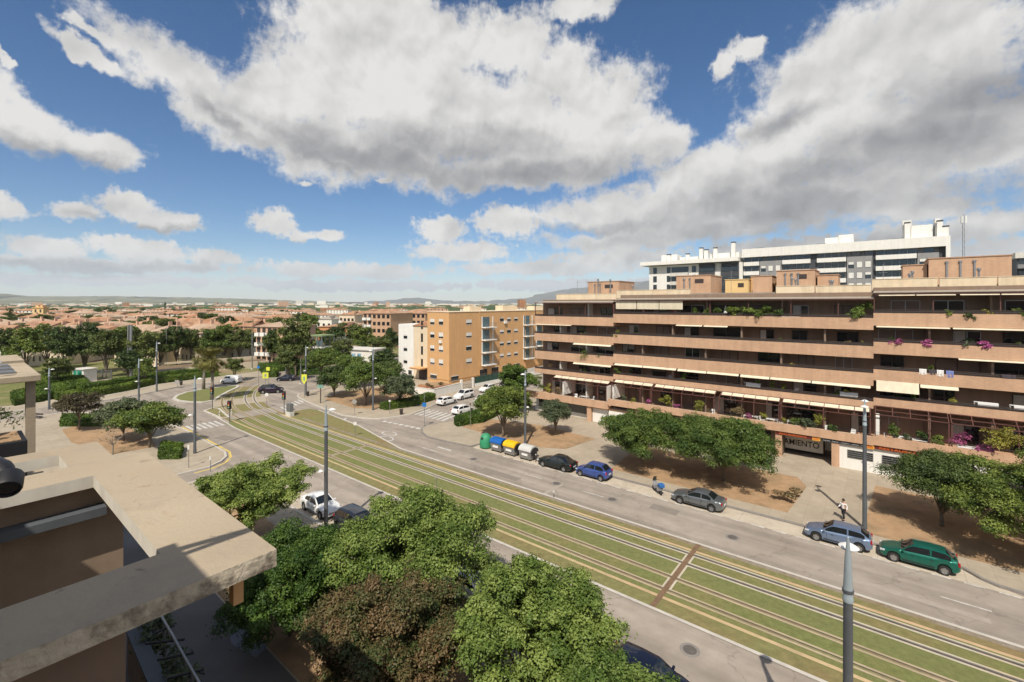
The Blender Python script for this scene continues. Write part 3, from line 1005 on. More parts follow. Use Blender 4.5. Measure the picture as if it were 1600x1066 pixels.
def make_tree(label, loc, H, R, kind='round', leaf='green', nleaf=9000, size=0.3, trunk=0.3, nclump=26, seed=1, group=None, name='tree', lean=0.0, bare=0.30, crown_h=None, cat='tree', cr=None, flat=0.8, rz=0.0):
    rng = np.random.default_rng(seed)
    t = thing(name, label, cat, loc, rz, group)
    th = H * bare
    ch = crown_h or (H - th)
    zc = H - ch / 2
    cr = cr or R * 0.36
    cl = crown_clumps(rng, max(0.2, R - cr * 0.75), max(0.2, ch - cr * 1.1), zc, nclump, cr, kind)
    pts, nrm, tint = clump_leaves(cl, nleaf, rng, flat=flat)
    me = leaf_mesh('crown', pts, nrm, size, tint, LEAF[leaf], rng)
    o = bpy.data.objects.new('crown', me)
    COL.objects.link(o)
    o.parent = t
    b = MB()
    fk = th * 1.0
    b.tube([(0, 0, -0.15), (lean * 0.3, 0, fk * 0.5), (lean, 0.03, fk), (lean * 1.2, 0.02, fk + ch * 0.25)], [trunk * 0.62, trunk * 0.45, trunk * 0.4, trunk * 0.22], 9)
    ids = rng.permutation(len(cl))[:12]
    for i in ids:
        p = cl[i][0]
        m1 = np.array([lean + (p[0] - lean) * 0.4, p[1] * 0.4, fk + (p[2] - fk) * 0.55 + 0.1 * R])
        b.tube([(lean, 0.02, fk * 0.92), tuple(m1), tuple(p)], [trunk * 0.28, trunk * 0.15, trunk * 0.04], 6, cap=False)
    b.build('trunk', M['bark'], t, smooth=True)
    return t

def px_tree(label, x, ybase, ytop, wpx, **kw):
    "a tree whose foot, height and spread are taken from the photograph"
    p = gp(x, ybase)
    d = p.y
    H = EYE - (ytop - 474.0) * d / 711.0
    R = wpx * d / 711.0 / 2
    return make_tree(label, p, H, R, **kw)

# -- big trees on the near pavement
NEAR = 'big trees along the near pavement'
make_tree('broad pale green street tree beside the concrete roof slab, nearest the parked white saloon', W(-35.0, 13.6), 7.0, 4.6, 'vase', 'lime', 72000, 0.155, 0.34, 50, 21, NEAR, 'street_tree', bare=0.28, cr=1.0, flat=0.75)
make_tree('rounded deep green glossy tree against the corner of the concrete slab', W(-24.6, 11.6), 5.7, 3.7, 'round', 'orange_tree', 120000, 0.12, 0.26, 76, 22, NEAR, 'street_tree', bare=0.04, cr=0.9, flat=0.9)
make_tree('tall bright green tree behind the reddish one, reaching towards the tramway', W(-19.6, 15.9), 7.8, 4.9, 'vase', 'lime', 100000, 0.150, 0.36, 60, 23, NEAR, 'street_tree', bare=0.24, cr=1.08, flat=0.8)
make_tree('reddish brown leaved tree at the bottom of the picture between green crowns', W(-16.3, 12.2), 6.4, 4.1, 'round', 'red', 110000, 0.12, 0.3, 72, 24, NEAR, 'street_tree', bare=0.06, cr=0.9, flat=0.9)
make_tree('yellowish green tree with large leaf clusters nearest the viewer in the street', W(-11.6, 15.6), 7.1, 4.0, 'vase', 'lime', 90000, 0.14, 0.34, 54, 25, NEAR, 'street_tree', bare=0.22, cr=0.95, flat=0.85)
make_tree('low light green tree at the bottom edge beside the dark parked car', W(-7.4, 14.6), 5.4, 2.7, 'round', 'lime', 56000, 0.13, 0.26, 30, 26, NEAR, 'street_tree', bare=0.25, cr=0.95)

# -- trees in front of the long flats
RP = 'trees on the opposite pavement'
px_tree('green tree with the lamp post in front of it beside the recycling bins', 786, 684, 598, 92, kind='round', leaf='green', nleaf=26000, size=0.24, trunk=0.34, nclump=30, seed=31, group=RP, name='street_tree', bare=0.2, cr=1.3)
px_tree('bright green tree at the corner end of the long flats behind the first one', 806, 648, 567, 58, kind='round', leaf='orange_tree', nleaf=16000, size=0.26, trunk=0.3, nclump=22, seed=32, group=RP, name='street_tree', bare=0.2, cr=1.2)
px_tree('small neat grey green ball tree on the earth patch by the white garage doors', 868, 681, 626, 58, kind='round', leaf='grey', nleaf=26000, size=0.16, trunk=0.24, nclump=34, seed=33, group=RP, name='street_tree', bare=0.24, cr=0.95, flat=0.9)
make_tree('flat spreading green tree left of its pair, shading the scooter side of the pavement', W(-20.0, 47.6), 6.9, 4.7, 'vase', 'green', 60000, 0.175, 0.3, 44, 34, RP, 'street_tree', bare=0.17, cr=1.3, flat=0.75)
make_tree('widest flat topped green tree standing right of its pair behind the grey saloon', W(-12.1, 49.0), 7.3, 5.5, 'vase', 'green', 84000, 0.175, 0.34, 58, 35, RP, 'street_tree', bare=0.17, cr=1.4, flat=0.75)
make_tree('dense dark rounded tree right of the tall lamp post on the earth bed', W(4.0, 50.0), 6.0, 3.9, 'round', 'dark', 60000, 0.145, 0.3, 44, 36, RP, 'street_tree', bare=0.2, cr=1.15)
make_tree('feathery spreading tree at the right edge of the picture', W(9.9, 47.6), 8.0, 6.2, 'vase', 'green', 90000, 0.16, 0.34, 60, 37, RP, 'street_tree', bare=0.12, cr=1.35, flat=0.65)
make_tree('second feathery tree beyond the right edge of the earth bed', W(18.5, 48.4), 7.2, 5.0, 'vase', 'orange_tree', 30000, 0.22, 0.34, 36, 38, RP, 'street_tree', bare=0.34, cr=1.4, flat=0.6)

# -- trees on the left plaza
LP = 'trees on the left plaza'
px_tree('dark purplish small tree on the brown bed of the left plaza', 124, 674, 611, 66, kind='round', leaf='purple', nleaf=16000, size=0.22, trunk=0.24, nclump=26, seed=41, group=LP, name='street_tree', bare=0.34, cr=1.0, flat=0.7)
px_tree('pale green open tree behind the rounder one on the left plaza', 193, 690, 618, 84, kind='vase', leaf='grey', nleaf=15000, size=0.26, trunk=0.26, nclump=26, seed=42, group=LP, name='street_tree', bare=0.2, cr=1.1, flat=0.75)
px_tree('rounded green tree beside the lamp post on the left plaza', 234, 701, 628, 98, kind='vase', leaf='green', nleaf=22000, size=0.24, trunk=0.28, nclump=30, seed=43, group=LP, name='street_tree', bare=0.20, cr=1.2, flat=0.75)
# bare young tree
t = thing('bare_tree', 'small leafless young tree with thin grey twigs by the slab edge', 'tree', gp(176, 712), 0.4)
b = MB()
rn = random.Random(5)
b.tube([(0, 0, -0.1), (0.05, 0, 1.3)], [0.09, 0.07], 7)
for k in range(9):
    a = k * 0.7 + rn.uniform(-0.2, 0.2)
    r1, h1 = rn.uniform(0.5, 1.1), rn.uniform(1.9, 2.5)
    q = (r1 * math.cos(a), r1 * math.sin(a), h1)
    b.tube([(0.05, 0, 1.2), (q[0] * 0.6, q[1] * 0.6, 1.8), q], [0.04, 0.028, 0.016], 5)
    for j in range(4):
        a2 = a + rn.uniform(-0.8, 0.8)
        b.tube([q, (q[0] + 0.6 * math.cos(a2), q[1] + 0.6 * math.sin(a2), h1 + rn.uniform(0.1, 0.8))], [0.014, 0.006], 4)
b.build('trunk', M['bark_grey'], t)

# -- trees at the corner in front of the ochre block
CP = 'trees at the corner by the ochre block'
for i, (lab, x, yb, yt, w, leaf, kind, seed) in enumerate((
        ('round green tree nearest the green street sign on the corner', 522, 622, 566, 56, 'dark', 'round', 51),
        ('largest green tree of the corner clump, above the dark shade', 572, 634, 562, 88, 'green', 'round', 52),
        ('rounded grey green tree in front of the white tower of the ochre block', 624, 636, 584, 62, 'grey', 'round', 53),
        ('yellow green tree behind the corner clump, left of the blue painted hut', 504, 598, 540, 62, 'green', 'round', 54),
        ('small dark tree between the corner clump and the white tower', 604, 612, 562, 60, 'dark', 'round', 55),
        ('broad bushy tree at the back of the corner clump', 548, 606, 552, 64, 'green', 'round', 56),
        ('dark tree beside the white tower reaching its second window', 600, 590, 545, 44, 'dark', 'round', 57))):
    px_tree(lab, x, yb, yt, w, kind=kind, leaf=leaf, nleaf=14000, size=0.32, trunk=0.3, nclump=28, seed=seed, group=CP, name='street_tree', bare=0.16)

# -- the row of planes along the park, and trees further back (copies of four grown trees)
src = []
for i, lf in enumerate(('plane', 'dark', 'plane', 'green')):
    src.append(make_tree('', (0, 0, 0), 12.5, 5.0, 'round', lf, 10500, 0.50, 0.5, 36, 60 + i, None, 'plane_tree', bare=0.10, cr=1.55, crown_h=11.2, flat=0.9))
used = [False] * len(src)
def row_tree(k, x, yb, yt, w, label, group):
    p = gp(x, yb)
    H = EYE - (yt - 474.0) * p.y / 711.0
    sc = (w * p.y / 711.0 / 10.0, w * p.y / 711.0 / 10.0, H / 12.5)
    if not used[k]:
        used[k] = True
        o = src[k]
        o.location, o.rotation_euler, o.scale = p, (0, 0, x * 0.37), sc
        o['label'] = label
    else:
        o = copy_tree(src[k], p, x * 0.37, label, sc)
    o['group'] = group
    return o
ROW = [(2, 578, 508, 50), (40, 585, 506, 56), (74, 578, 502, 46), (100, 587, 507, 50), (132, 584, 503, 54), (166, 590, 508, 46), (194, 582, 504, 52), (222, 590, 510, 46), (250, 575, 512, 44), (276, 572, 506, 44), (300, 570, 508, 42), (326, 569, 510, 42), (350, 567, 503, 42), (374, 566, 508, 40), (-28, 580, 505, 56), (392, 566, 516, 28)]
ROWLAB = ['above the concrete canopy at the left edge', 'second from the left edge above the canopy', 'third from the left edge, taller and narrower', 'above the small tree of the left plaza', 'directly behind the green and white hut', 'beside the metal gate of the park',
          'left of the tall grey mast', 'right of the tall grey mast', 'behind the two lamp posts of the far pavement', 'above the left end of the low ramp', 'in the middle of the row above the low ramp', 'behind the left palm', 'highest of the right half of the row', 'second from the right end of the row',
          'cut by the left edge of the picture', 'last and smallest at the right end of the row']
for i, ((x, yb, yt, w), lb) in enumerate(zip(ROW, ROWLAB)):
    row_tree((i * 3 + i // 4) % 4, x, yb, yt, w, 'plane tree in the park row, ' + lb, 'plane trees along the park')
for i, (x, yb, yt, w, lab) in enumerate((
        (200, 596, 545, 36, 'bushy dark tree in front of the plane row, between hut and lamp posts'), (90, 604, 556, 40, 'light green young tree in front of the plane row beside the hut'),
        (226, 602, 556, 30, 'dark bush like tree left of the far lamp posts'), (366, 596, 556, 30, 'round dark shrub tree behind the palms'),
        (430, 572, 512, 40, 'dark tree beside the pink flats of the junction'), (462, 588, 492, 56, 'tall green tree right of the pink flats'), (480, 560, 486, 46, 'very tall light green tree on the skyline left of the orange roof'),
        (450, 595, 540, 46, 'dark leafy tree behind the black hatchback at the junction'), (520, 560, 508, 44, 'green tree below the orange roof'), (545, 556, 502, 46, 'green tree left of the brick flats'),
        (568, 560, 508, 40, 'green tree at the foot of the brick flats'), (596, 566, 522, 46, 'spreading tree in front of the brick flats'), (612, 560, 510, 30, 'tall dark tree touching the white tower'), (535, 578, 528, 36, 'low tree behind the blue painted hut'),
        (640, 540, 500, 44, 'dark tree behind the roof of the white tower'))):
    row_tree((i * 5 + 1) % 4, x, yb, yt, w, lab, 'trees behind the junction')
rt = random.Random(6)
for x in range(-20, 480, 9):
    d_ = rt.choice((160, 185, 210, 260, 330, 420, 560, 760))
    row_tree(rt.randint(0, 3), x + rt.uniform(-8, 8), 474 + 711 * 18 / d_, 474 + 711 * rt.uniform(4.6, 8.6) / d_, 711 * rt.uniform(8, 15) / d_, 'dark tree rising between the tiled roofs of the old town', 'trees among the tiled roofs')
px_tree('silvery grey olive like tree beside the blue painted hut', 537, 566, 526, 34, kind='round', leaf='silver', nleaf=7000, size=0.4, trunk=0.3, nclump=22, seed=71, name='olive_tree', bare=0.15)
for i, (x, yb, yt, w, lab) in enumerate(((567, 566, 534, 5, 'slender dark cypress in front of the blue painted hut'), (15, 520, 484, 5, 'dark cypress on the skyline near the left edge'), (258, 505, 472, 4, 'tall dark cypress standing alone on the roofs skyline'))):
    px_tree(lab, x, yb, yt, w + 2, kind='cone', leaf='dark', nleaf=2600, size=0.5, trunk=0.3, nclump=30, seed=80 + i, name='cypress', bare=0.04, cr=0.7)

# -- palms on the island
def palm(label, p, H, seed):
    rng = np.random.default_rng(seed)
    t = thing('palm_tree', label, 'palm', p, 0, 'palms on the traffic island')
    b = MB()
    b.tube([(0, 0, -0.1), (0.1, 0, H * 0.4), (0.15, 0.05, H)], [0.34, 0.24, 0.22], 10)
    b.build('trunk', M['bark_grey'], t, smooth=True)
    def fronds(name, n, e0, e1, L, lf, w):
        b = MB()
        for k in range(n):
            a = rng.uniform(0, 6.283)
            el = rng.uniform(e0, e1)
            ca, sa = math.cos(a), math.sin(a)
            stalk = L * 0.45
            hub = Vector((0.15 + ca * math.cos(el) * stalk, 0.05 + sa * math.cos(el) * stalk, H + math.sin(el) * stalk))
            b.tube([(0.15, 0.05, H), tuple(hub)], [0.03, 0.02], 4)
            for j in range(11):
                fa = a + (j - 5) * 0.24
                fe = el - 0.35 - abs(j - 5) * 0.07
                tip = hub + Vector((math.cos(fa) * math.cos(fe), math.sin(fa) * math.cos(fe), math.sin(fe))) * L * 0.62
                side = Vector((-math.sin(fa), math.cos(fa), 0)) * w
                mid = (hub + tip) / 2 + Vector((0, 0, 0.1))
                b.add([hub, mid + side, tip, mid - side], [(0, 1, 2, 3)])
        o = b.build(name, LEAF[lf], t)
        at = o.data.attributes.new('tint', 'FLOAT', 'FACE')
        at.data.foreach_set('value', rng.uniform(0, 1, len(o.data.polygons)).astype(np.float32))
    fronds('crown', 64, -0.45, 1.35, 2.7, 'frond', 0.085)
    fronds('dead_leaf_skirt', 40, -1.45, -0.75, 2.1, 'dry', 0.09)
palm('taller fan palm on the traffic island with a full green crown', gp(331, 626), 7.3, 91)
palm('lower fan palm on the traffic island left of the taller one', gp(318, 609), 6.4, 92)

# -- clipped hedges
def hedge(label, poly, h, n, seed, size=0.24, leaf='hedge', group='clipped hedges'):
    rng = np.random.default_rng(seed)
    P = [pt(p) for p in poly]
    cx, cy = sum(p[0] for p in P) / len(P), sum(p[1] for p in P) / len(P)
    t = thing('hedge', label, 'hedge', (cx, cy, 0), 0, group)
    Q = [(p[0] - cx, p[1] - cy) for p in P]
    m = len(Q)
    a = sum(Q[i][0] * Q[(i + 1) % m][1] - Q[(i + 1) % m][0] * Q[i][1] for i in range(m)) / 2
    if a < 0:
        Q = Q[::-1]
    core = MB().prism([(q[0] * 0.985, q[1] * 0.985) for q in Q], 0, h * 0.93)
    co = core.build('branches', LEAF[leaf], t)
    at = co.data.attributes.new('tint', 'FLOAT', 'FACE')
    at.data.foreach_set('value', np.full(len(co.data.polygons), 0.05, dtype=np.float32))
    # surface leaves: the sides in proportion to their area, and the top by fan triangles
    tris = []
    for i in range(m):
        p, q = Q[i], Q[(i + 1) % m]
        L = math.hypot(q[0] - p[0], q[1] - p[1])
        nx, ny = (q[1] - p[1]) / max(L, 1e-6), -(q[0] - p[0]) / max(L, 1e-6)
        A, B, C, D = (p[0], p[1], 0), (q[0], q[1], 0), (q[0], q[1], h), (p[0], p[1], h)
        tris += [(A, B, C, (nx, ny, 0.2)), (A, C, D, (nx, ny, 0.2))]
    import mathutils
    for tr in mathutils.geometry.tessellate_polygon([[Vector((q[0], q[1], h)) for q in Q]]):
        A, B, C = ((Q[k][0], Q[k][1], h) for k in tr)
        tris.append((A, B, C, (0, 0, 1)))
    T = np.array([t_[:3] for t_ in tris], dtype=float)
    N = np.array([t_[3] for t_ in tris], dtype=float)
    ar = np.linalg.norm(np.cross(T[:, 1] - T[:, 0], T[:, 2] - T[:, 0]), axis=1)
    k = rng.choice(len(tris), size=n, p=ar / ar.sum())
    u, v = rng.random(n), rng.random(n)
    sw = u + v > 1
    u[sw], v[sw] = 1 - u[sw], 1 - v[sw]
    pts = T[k, 0] + (T[k, 1] - T[k, 0]) * u[:, None] + (T[k, 2] - T[k, 0]) * v[:, None]
    pts += N[k] * (rng.normal(size=n) * 0.07 + 0.10 * np.sin(pts[:, 0] * 1.7) * np.sin(pts[:, 1] * 1.3))[:, None]
    nr = N[k] + rng.normal(size=(n, 3)) * 0.5
    nr /= np.linalg.norm(nr, axis=1, keepdims=True)
    tint = 0.5 + 0.3 * np.sin(pts[:, 0] * 0.9 + pts[:, 1] * 1.1) + rng.normal(size=n) * 0.2
    o = bpy.data.objects.new('leaves', leaf_mesh('leaves', pts, nr, size, tint, LEAF[leaf], rng))
    COL.objects.link(o)
    o.parent = t
    return t

def gs(x, y):
    return ST(gp(x, y))
hedge('bright clipped hedge beside the white hatchback at the mouth of the side street', [(-48.8, 47.2), (-47.4, 46.4), (-46.0, 50.5), (-47.8, 58), (-50.6, 58), (-49.4, 52)], 1.25, 9000, 1)
hedge('clipped hedge in front of the white tower at the corner', [(-65.6, 45.9), (-64.0, 46.3), (-62.6, 51), (-64.0, 57), (-66.2, 57), (-65.0, 51)], 1.2, 7000, 2)
hedge('small clipped hedge by the lamp post at the plaza corner', [gs(249, 720), gs(281, 719), gs(284, 704), gs(254, 702)], 1.0, 5000, 3)
hedge('dark hedge strip behind the purplish tree of the left plaza', [gs(95, 668), gs(160, 668), gs(160, 656), gs(98, 655)], 0.9, 6000, 4)
hedge('long front hedge bordering the far pavement before the park', [(-118.6, 12.9), (-117.6, 18.0), (-120.0, 23.6), (-125.2, 29.6), (-126, 36.7), (-125.4, 41.8), (-127.8, 41.8), (-128.6, 36), (-127.6, 29), (-122.4, 22.6), (-120.0, 17.4), (-121.0, 12.9)], 1.3, 16000, 5, 0.3)
hedge('second hedge row behind the long front hedge of the park', [(-124, 17), (-127, 24.5), (-131, 30), (-132.5, 44), (-135, 44), (-133.5, 29), (-129.5, 23), (-126.5, 16.5)], 1.5, 14000, 6, 0.3)
hedge('hedge beyond the black hatchback right of the far path', [gs(452, 588), gs(498, 586), gs(505, 577), gs(455, 578)], 1.6, 7000, 7, 0.35)
hedge('left hedge of the park below the canopy edge', [gs(22, 636), gs(92, 622), gs(140, 606), gs(132, 600), gs(60, 612), gs(18, 622)], 1.3, 9000, 8, 0.3)
hedge('hedge left of the green and white hut in the park', [gs(55, 612), gs(135, 597), gs(128, 590), gs(60, 596)], 1.6, 7000, 9, 0.35)
hedge('hedge between the far pavement and the low ramp', [gs(410, 585), gs(470, 578), gs(468, 572), gs(405, 576)], 1.5, 6000, 10, 0.35)
hedge('small round bush at the far road end beside the yellow sign', [gs(412, 590), gs(432, 590), gs(434, 584), gs(414, 584)], 1.4, 3000, 11, 0.35)
# ---------------------------------------------------------------- building materials
def add_stains(m):
    "rust and damp blotches plus faint day joints on old concrete"
    nt = m.node_tree
    L = nt.links.new
    hv = next(n for n in nt.nodes if n.type == 'HUE_SAT')
    src = hv.inputs['Color'].links[0].from_socket
    tc = next(n for n in nt.nodes if n.type == 'TEX_COORD')
    for sc_, lo, hi, col, k in ((1.1, 0.60, 0.70, (0.25, 0.135, 0.065, 1), 0.55), (3.4, 0.63, 0.70, (0.14, 0.11, 0.08, 1), 0.6), (0.6, 0.52, 0.72, (0.24, 0.205, 0.16, 1), 0.6)):
        n = nod(nt, 'ShaderNodeTexNoise')
        n.inputs['Scale'].default_value = sc_
        n.inputs['Detail'].default_value = 8
        n.inputs['Roughness'].default_value = 0.68
        n.inputs['Distortion'].default_value = 0.6
        L(tc.outputs['Object'], n.inputs['Vector'])
        mr = nod(nt, 'ShaderNodeMapRange')
        mr.inputs['From Min'].default_value = lo
        mr.inputs['From Max'].default_value = hi
        mr.inputs['To Max'].default_value = k
        L(n.outputs['Fac'], mr.inputs['Value'])
        mx = nod(nt, 'ShaderNodeMix', data_type='RGBA')
        mx.inputs['B'].default_value = col
        L(mr.outputs['Result'], mx.inputs['Factor'])
        L(src, mx.inputs['A'])
        src = mx.outputs['Result']
    L(src, hv.inputs['Color'])
M['brick'] = brick_mat('salmon_brick', (0.53, 0.320, 0.195), (0.47, 0.275, 0.165), (0.52, 0.39, 0.28))
M['brick_dk'] = brick_mat('salmon_brick_dark', (0.46, 0.27, 0.165), (0.42, 0.235, 0.14), (0.46, 0.34, 0.25))  # darker brick for the copings of the stair housings
M['cream'] = mat('cream_render', (0.66, 0.545, 0.385), rough=0.9, var=0.06, scale=1.0, streak=0.14, col2=(0.60, 0.46, 0.31), mix_scale=0.3, mix_lo=0.5, mix_hi=0.7)
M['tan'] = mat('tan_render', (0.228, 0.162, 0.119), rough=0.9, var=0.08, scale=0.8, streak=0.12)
M['white'] = mat('white_render', (0.74, 0.72, 0.67), rough=0.85, var=0.04, scale=0.8, streak=0.07)
M['offwhite'] = mat('offwhite_render', (0.60, 0.575, 0.52), rough=0.85, var=0.06, scale=0.8, streak=0.12)
M['grey_clad'] = mat('grey_cladding', (0.20, 0.20, 0.205), rough=0.7, var=0.10, scale=0.8)
M['grey_bay'] = mat('grey_brick', (0.27, 0.265, 0.265), rough=0.85, var=0.08, scale=1.0, streak=0.1)
M['dark_clad'] = mat('dark_cladding', (0.055, 0.058, 0.066), rough=0.6, var=0.10, scale=0.8)
M['ochre'] = mat('ochre_render', (0.60, 0.350, 0.160), rough=0.9, var=0.05, scale=0.6, streak=0.08)
M['ochre_lt'] = mat('ochre_light', (0.66, 0.47, 0.22), rough=0.9, var=0.06, scale=0.6)
M['beige'] = mat('beige_render', (0.68, 0.56, 0.40), rough=0.9, var=0.05, scale=0.6, streak=0.10)
M['glass'] = glass_mat('window_glass', (0.018, 0.022, 0.026))
M['glass_blue'] = glass_mat('bluish_glass', (0.075, 0.13, 0.15), 0.12)
M['frame_dk'] = mat('dark_frame', (0.05, 0.038, 0.034), rough=0.5, var=0.1)
M['frame_wh'] = mat('white_frame', (0.62, 0.61, 0.58), rough=0.5, var=0.05)
M['shutter'] = mat('shutter', (0.17, 0.125, 0.10), rough=0.7, var=0.15, scale=1.2)
M['shutter_wh'] = mat('white_shutter', (0.66, 0.645, 0.60), rough=0.7, var=0.06, scale=1.2)
M['maroon'] = mat('maroon_steel', (0.115, 0.050, 0.042), rough=0.5, var=0.15, scale=2)
M['awning'] = mat('cream_awning', (0.64, 0.565, 0.425), rough=0.9, var=0.07, scale=0.8, streak=0.12)
M['roof_felt'] = mat('roof_felt', (0.30, 0.26, 0.215), rough=0.95, var=0.15, scale=0.6)
M['canopy'] = mat('canopy_sheet', (0.33, 0.285, 0.235), rough=0.8, var=0.1, scale=0.7)
M['tile'] = mat('clay_tile', (0.34, 0.160, 0.080), rough=0.9, var=0.25, scale=0.25, col2=(0.37, 0.24, 0.155), mix_scale=0.06, mix_lo=0.4, mix_hi=0.6)
M['tile_pale'] = mat('pale_clay_tile', (0.40, 0.29, 0.205), rough=0.9, var=0.25, scale=0.25, col2=(0.34, 0.215, 0.14), mix_scale=0.08)
M['metal_gr'] = mat('grey_metal', (0.22, 0.225, 0.23), rough=0.45, metal=0.5, var=0.1)
M['pipe'] = mat('zinc_pipe', (0.33, 0.33, 0.33), rough=0.4, metal=0.7, var=0.1)
M['black'] = mat('black_plastic', (0.018, 0.018, 0.02), rough=0.5, var=0.1)
M['white_pl'] = mat('white_plastic', (0.72, 0.71, 0.68), rough=0.5, var=0.04)
M['terracotta'] = mat('terracotta', (0.42, 0.19, 0.10), rough=0.8, var=0.12, scale=4)
M['green_fence'] = mat('green_fence', (0.030, 0.075, 0.055), rough=0.6, var=0.12)
M['sign_red'] = mat('sign_maroon', (0.13, 0.022, 0.018), rough=0.5, var=0.1)
M['sign_orange'] = mat('sign_orange', (0.55, 0.13, 0.03), rough=0.5, var=0.06)
M['sign_yellow'] = mat('sign_yellow', (0.70, 0.36, 0.05), rough=0.5, var=0.08)
M['curtain'] = mat('curtain', (0.42, 0.40, 0.36), rough=0.9, var=0.15, scale=3, stretch=(8, 8, 0.3))
M['concrete'] = mat('old_concrete', (0.42, 0.345, 0.245), rough=0.95, var=0.10, scale=0.9, bump=0.2, bscale=18, col2=(0.355, 0.285, 0.20), mix_scale=0.45, mix_lo=0.42, mix_hi=0.62, streak=0.0)
add_stains(M['concrete'])
M['conc_edge'] = mat('weathered_concrete_edge', (0.52, 0.455, 0.35), rough=0.95, var=0.16, scale=2.2, bump=0.7, bscale=9, col2=(0.13, 0.105, 0.08), mix_scale=1.7, mix_lo=0.50, mix_hi=0.62)
M['stucco'] = mat('brown_stucco', (0.27, 0.195, 0.135), rough=0.95, var=0.10, scale=1.4, bump=0.2, bscale=60, streak=0.12)
M['ledge_blue'] = mat('slate_ledge', (0.085, 0.095, 0.105), rough=0.7, var=0.1)
M['white_edge'] = mat('whitewashed_concrete', (0.62, 0.575, 0.49), rough=0.9, var=0.07, scale=1.2, streak=0.18)

def text(body, size, m, parent, loc, rot, name='lettering', bold=0.0, sx=1.0):
    cu = bpy.data.curves.new(name, 'FONT')
    cu.body = body
    cu.size = size
    cu.extrude = 0.012
    cu.offset = bold
    cu.align_x = 'LEFT'
    cu.materials.append(m)
    tmp = bpy.data.objects.new(name, cu)
    COL.objects.link(tmp)
    dg = bpy.context.evaluated_depsgraph_get()
    me = bpy.data.meshes.new_from_object(tmp.evaluated_get(dg))
    bpy.data.objects.remove(tmp)
    me.name = name
    o = bpy.data.objects.new(name, me)
    COL.objects.link(o)
    o.parent = parent
    o.location = loc
    o.rotation_euler = rot
    o.scale = (sx, 1, 1)
    return o

# ---------------------------------------------------------------- the long terraced flats opposite
S0, T0 = -20.0, 62.5
flats = thing('apartment_building', 'long salmon brick apartment building with stacked terraces, pergolas and cream roof parapet', 'apartment building', W(S0, T0, 0), STREET)
rb = random.Random(3)
def B(mb, s0, s1, t0, t1, z0, z1, mi=0):
    return mb.box(s0 - S0, s1 - S0, t0 - T0, t1 - T0, z0, z1, mi)

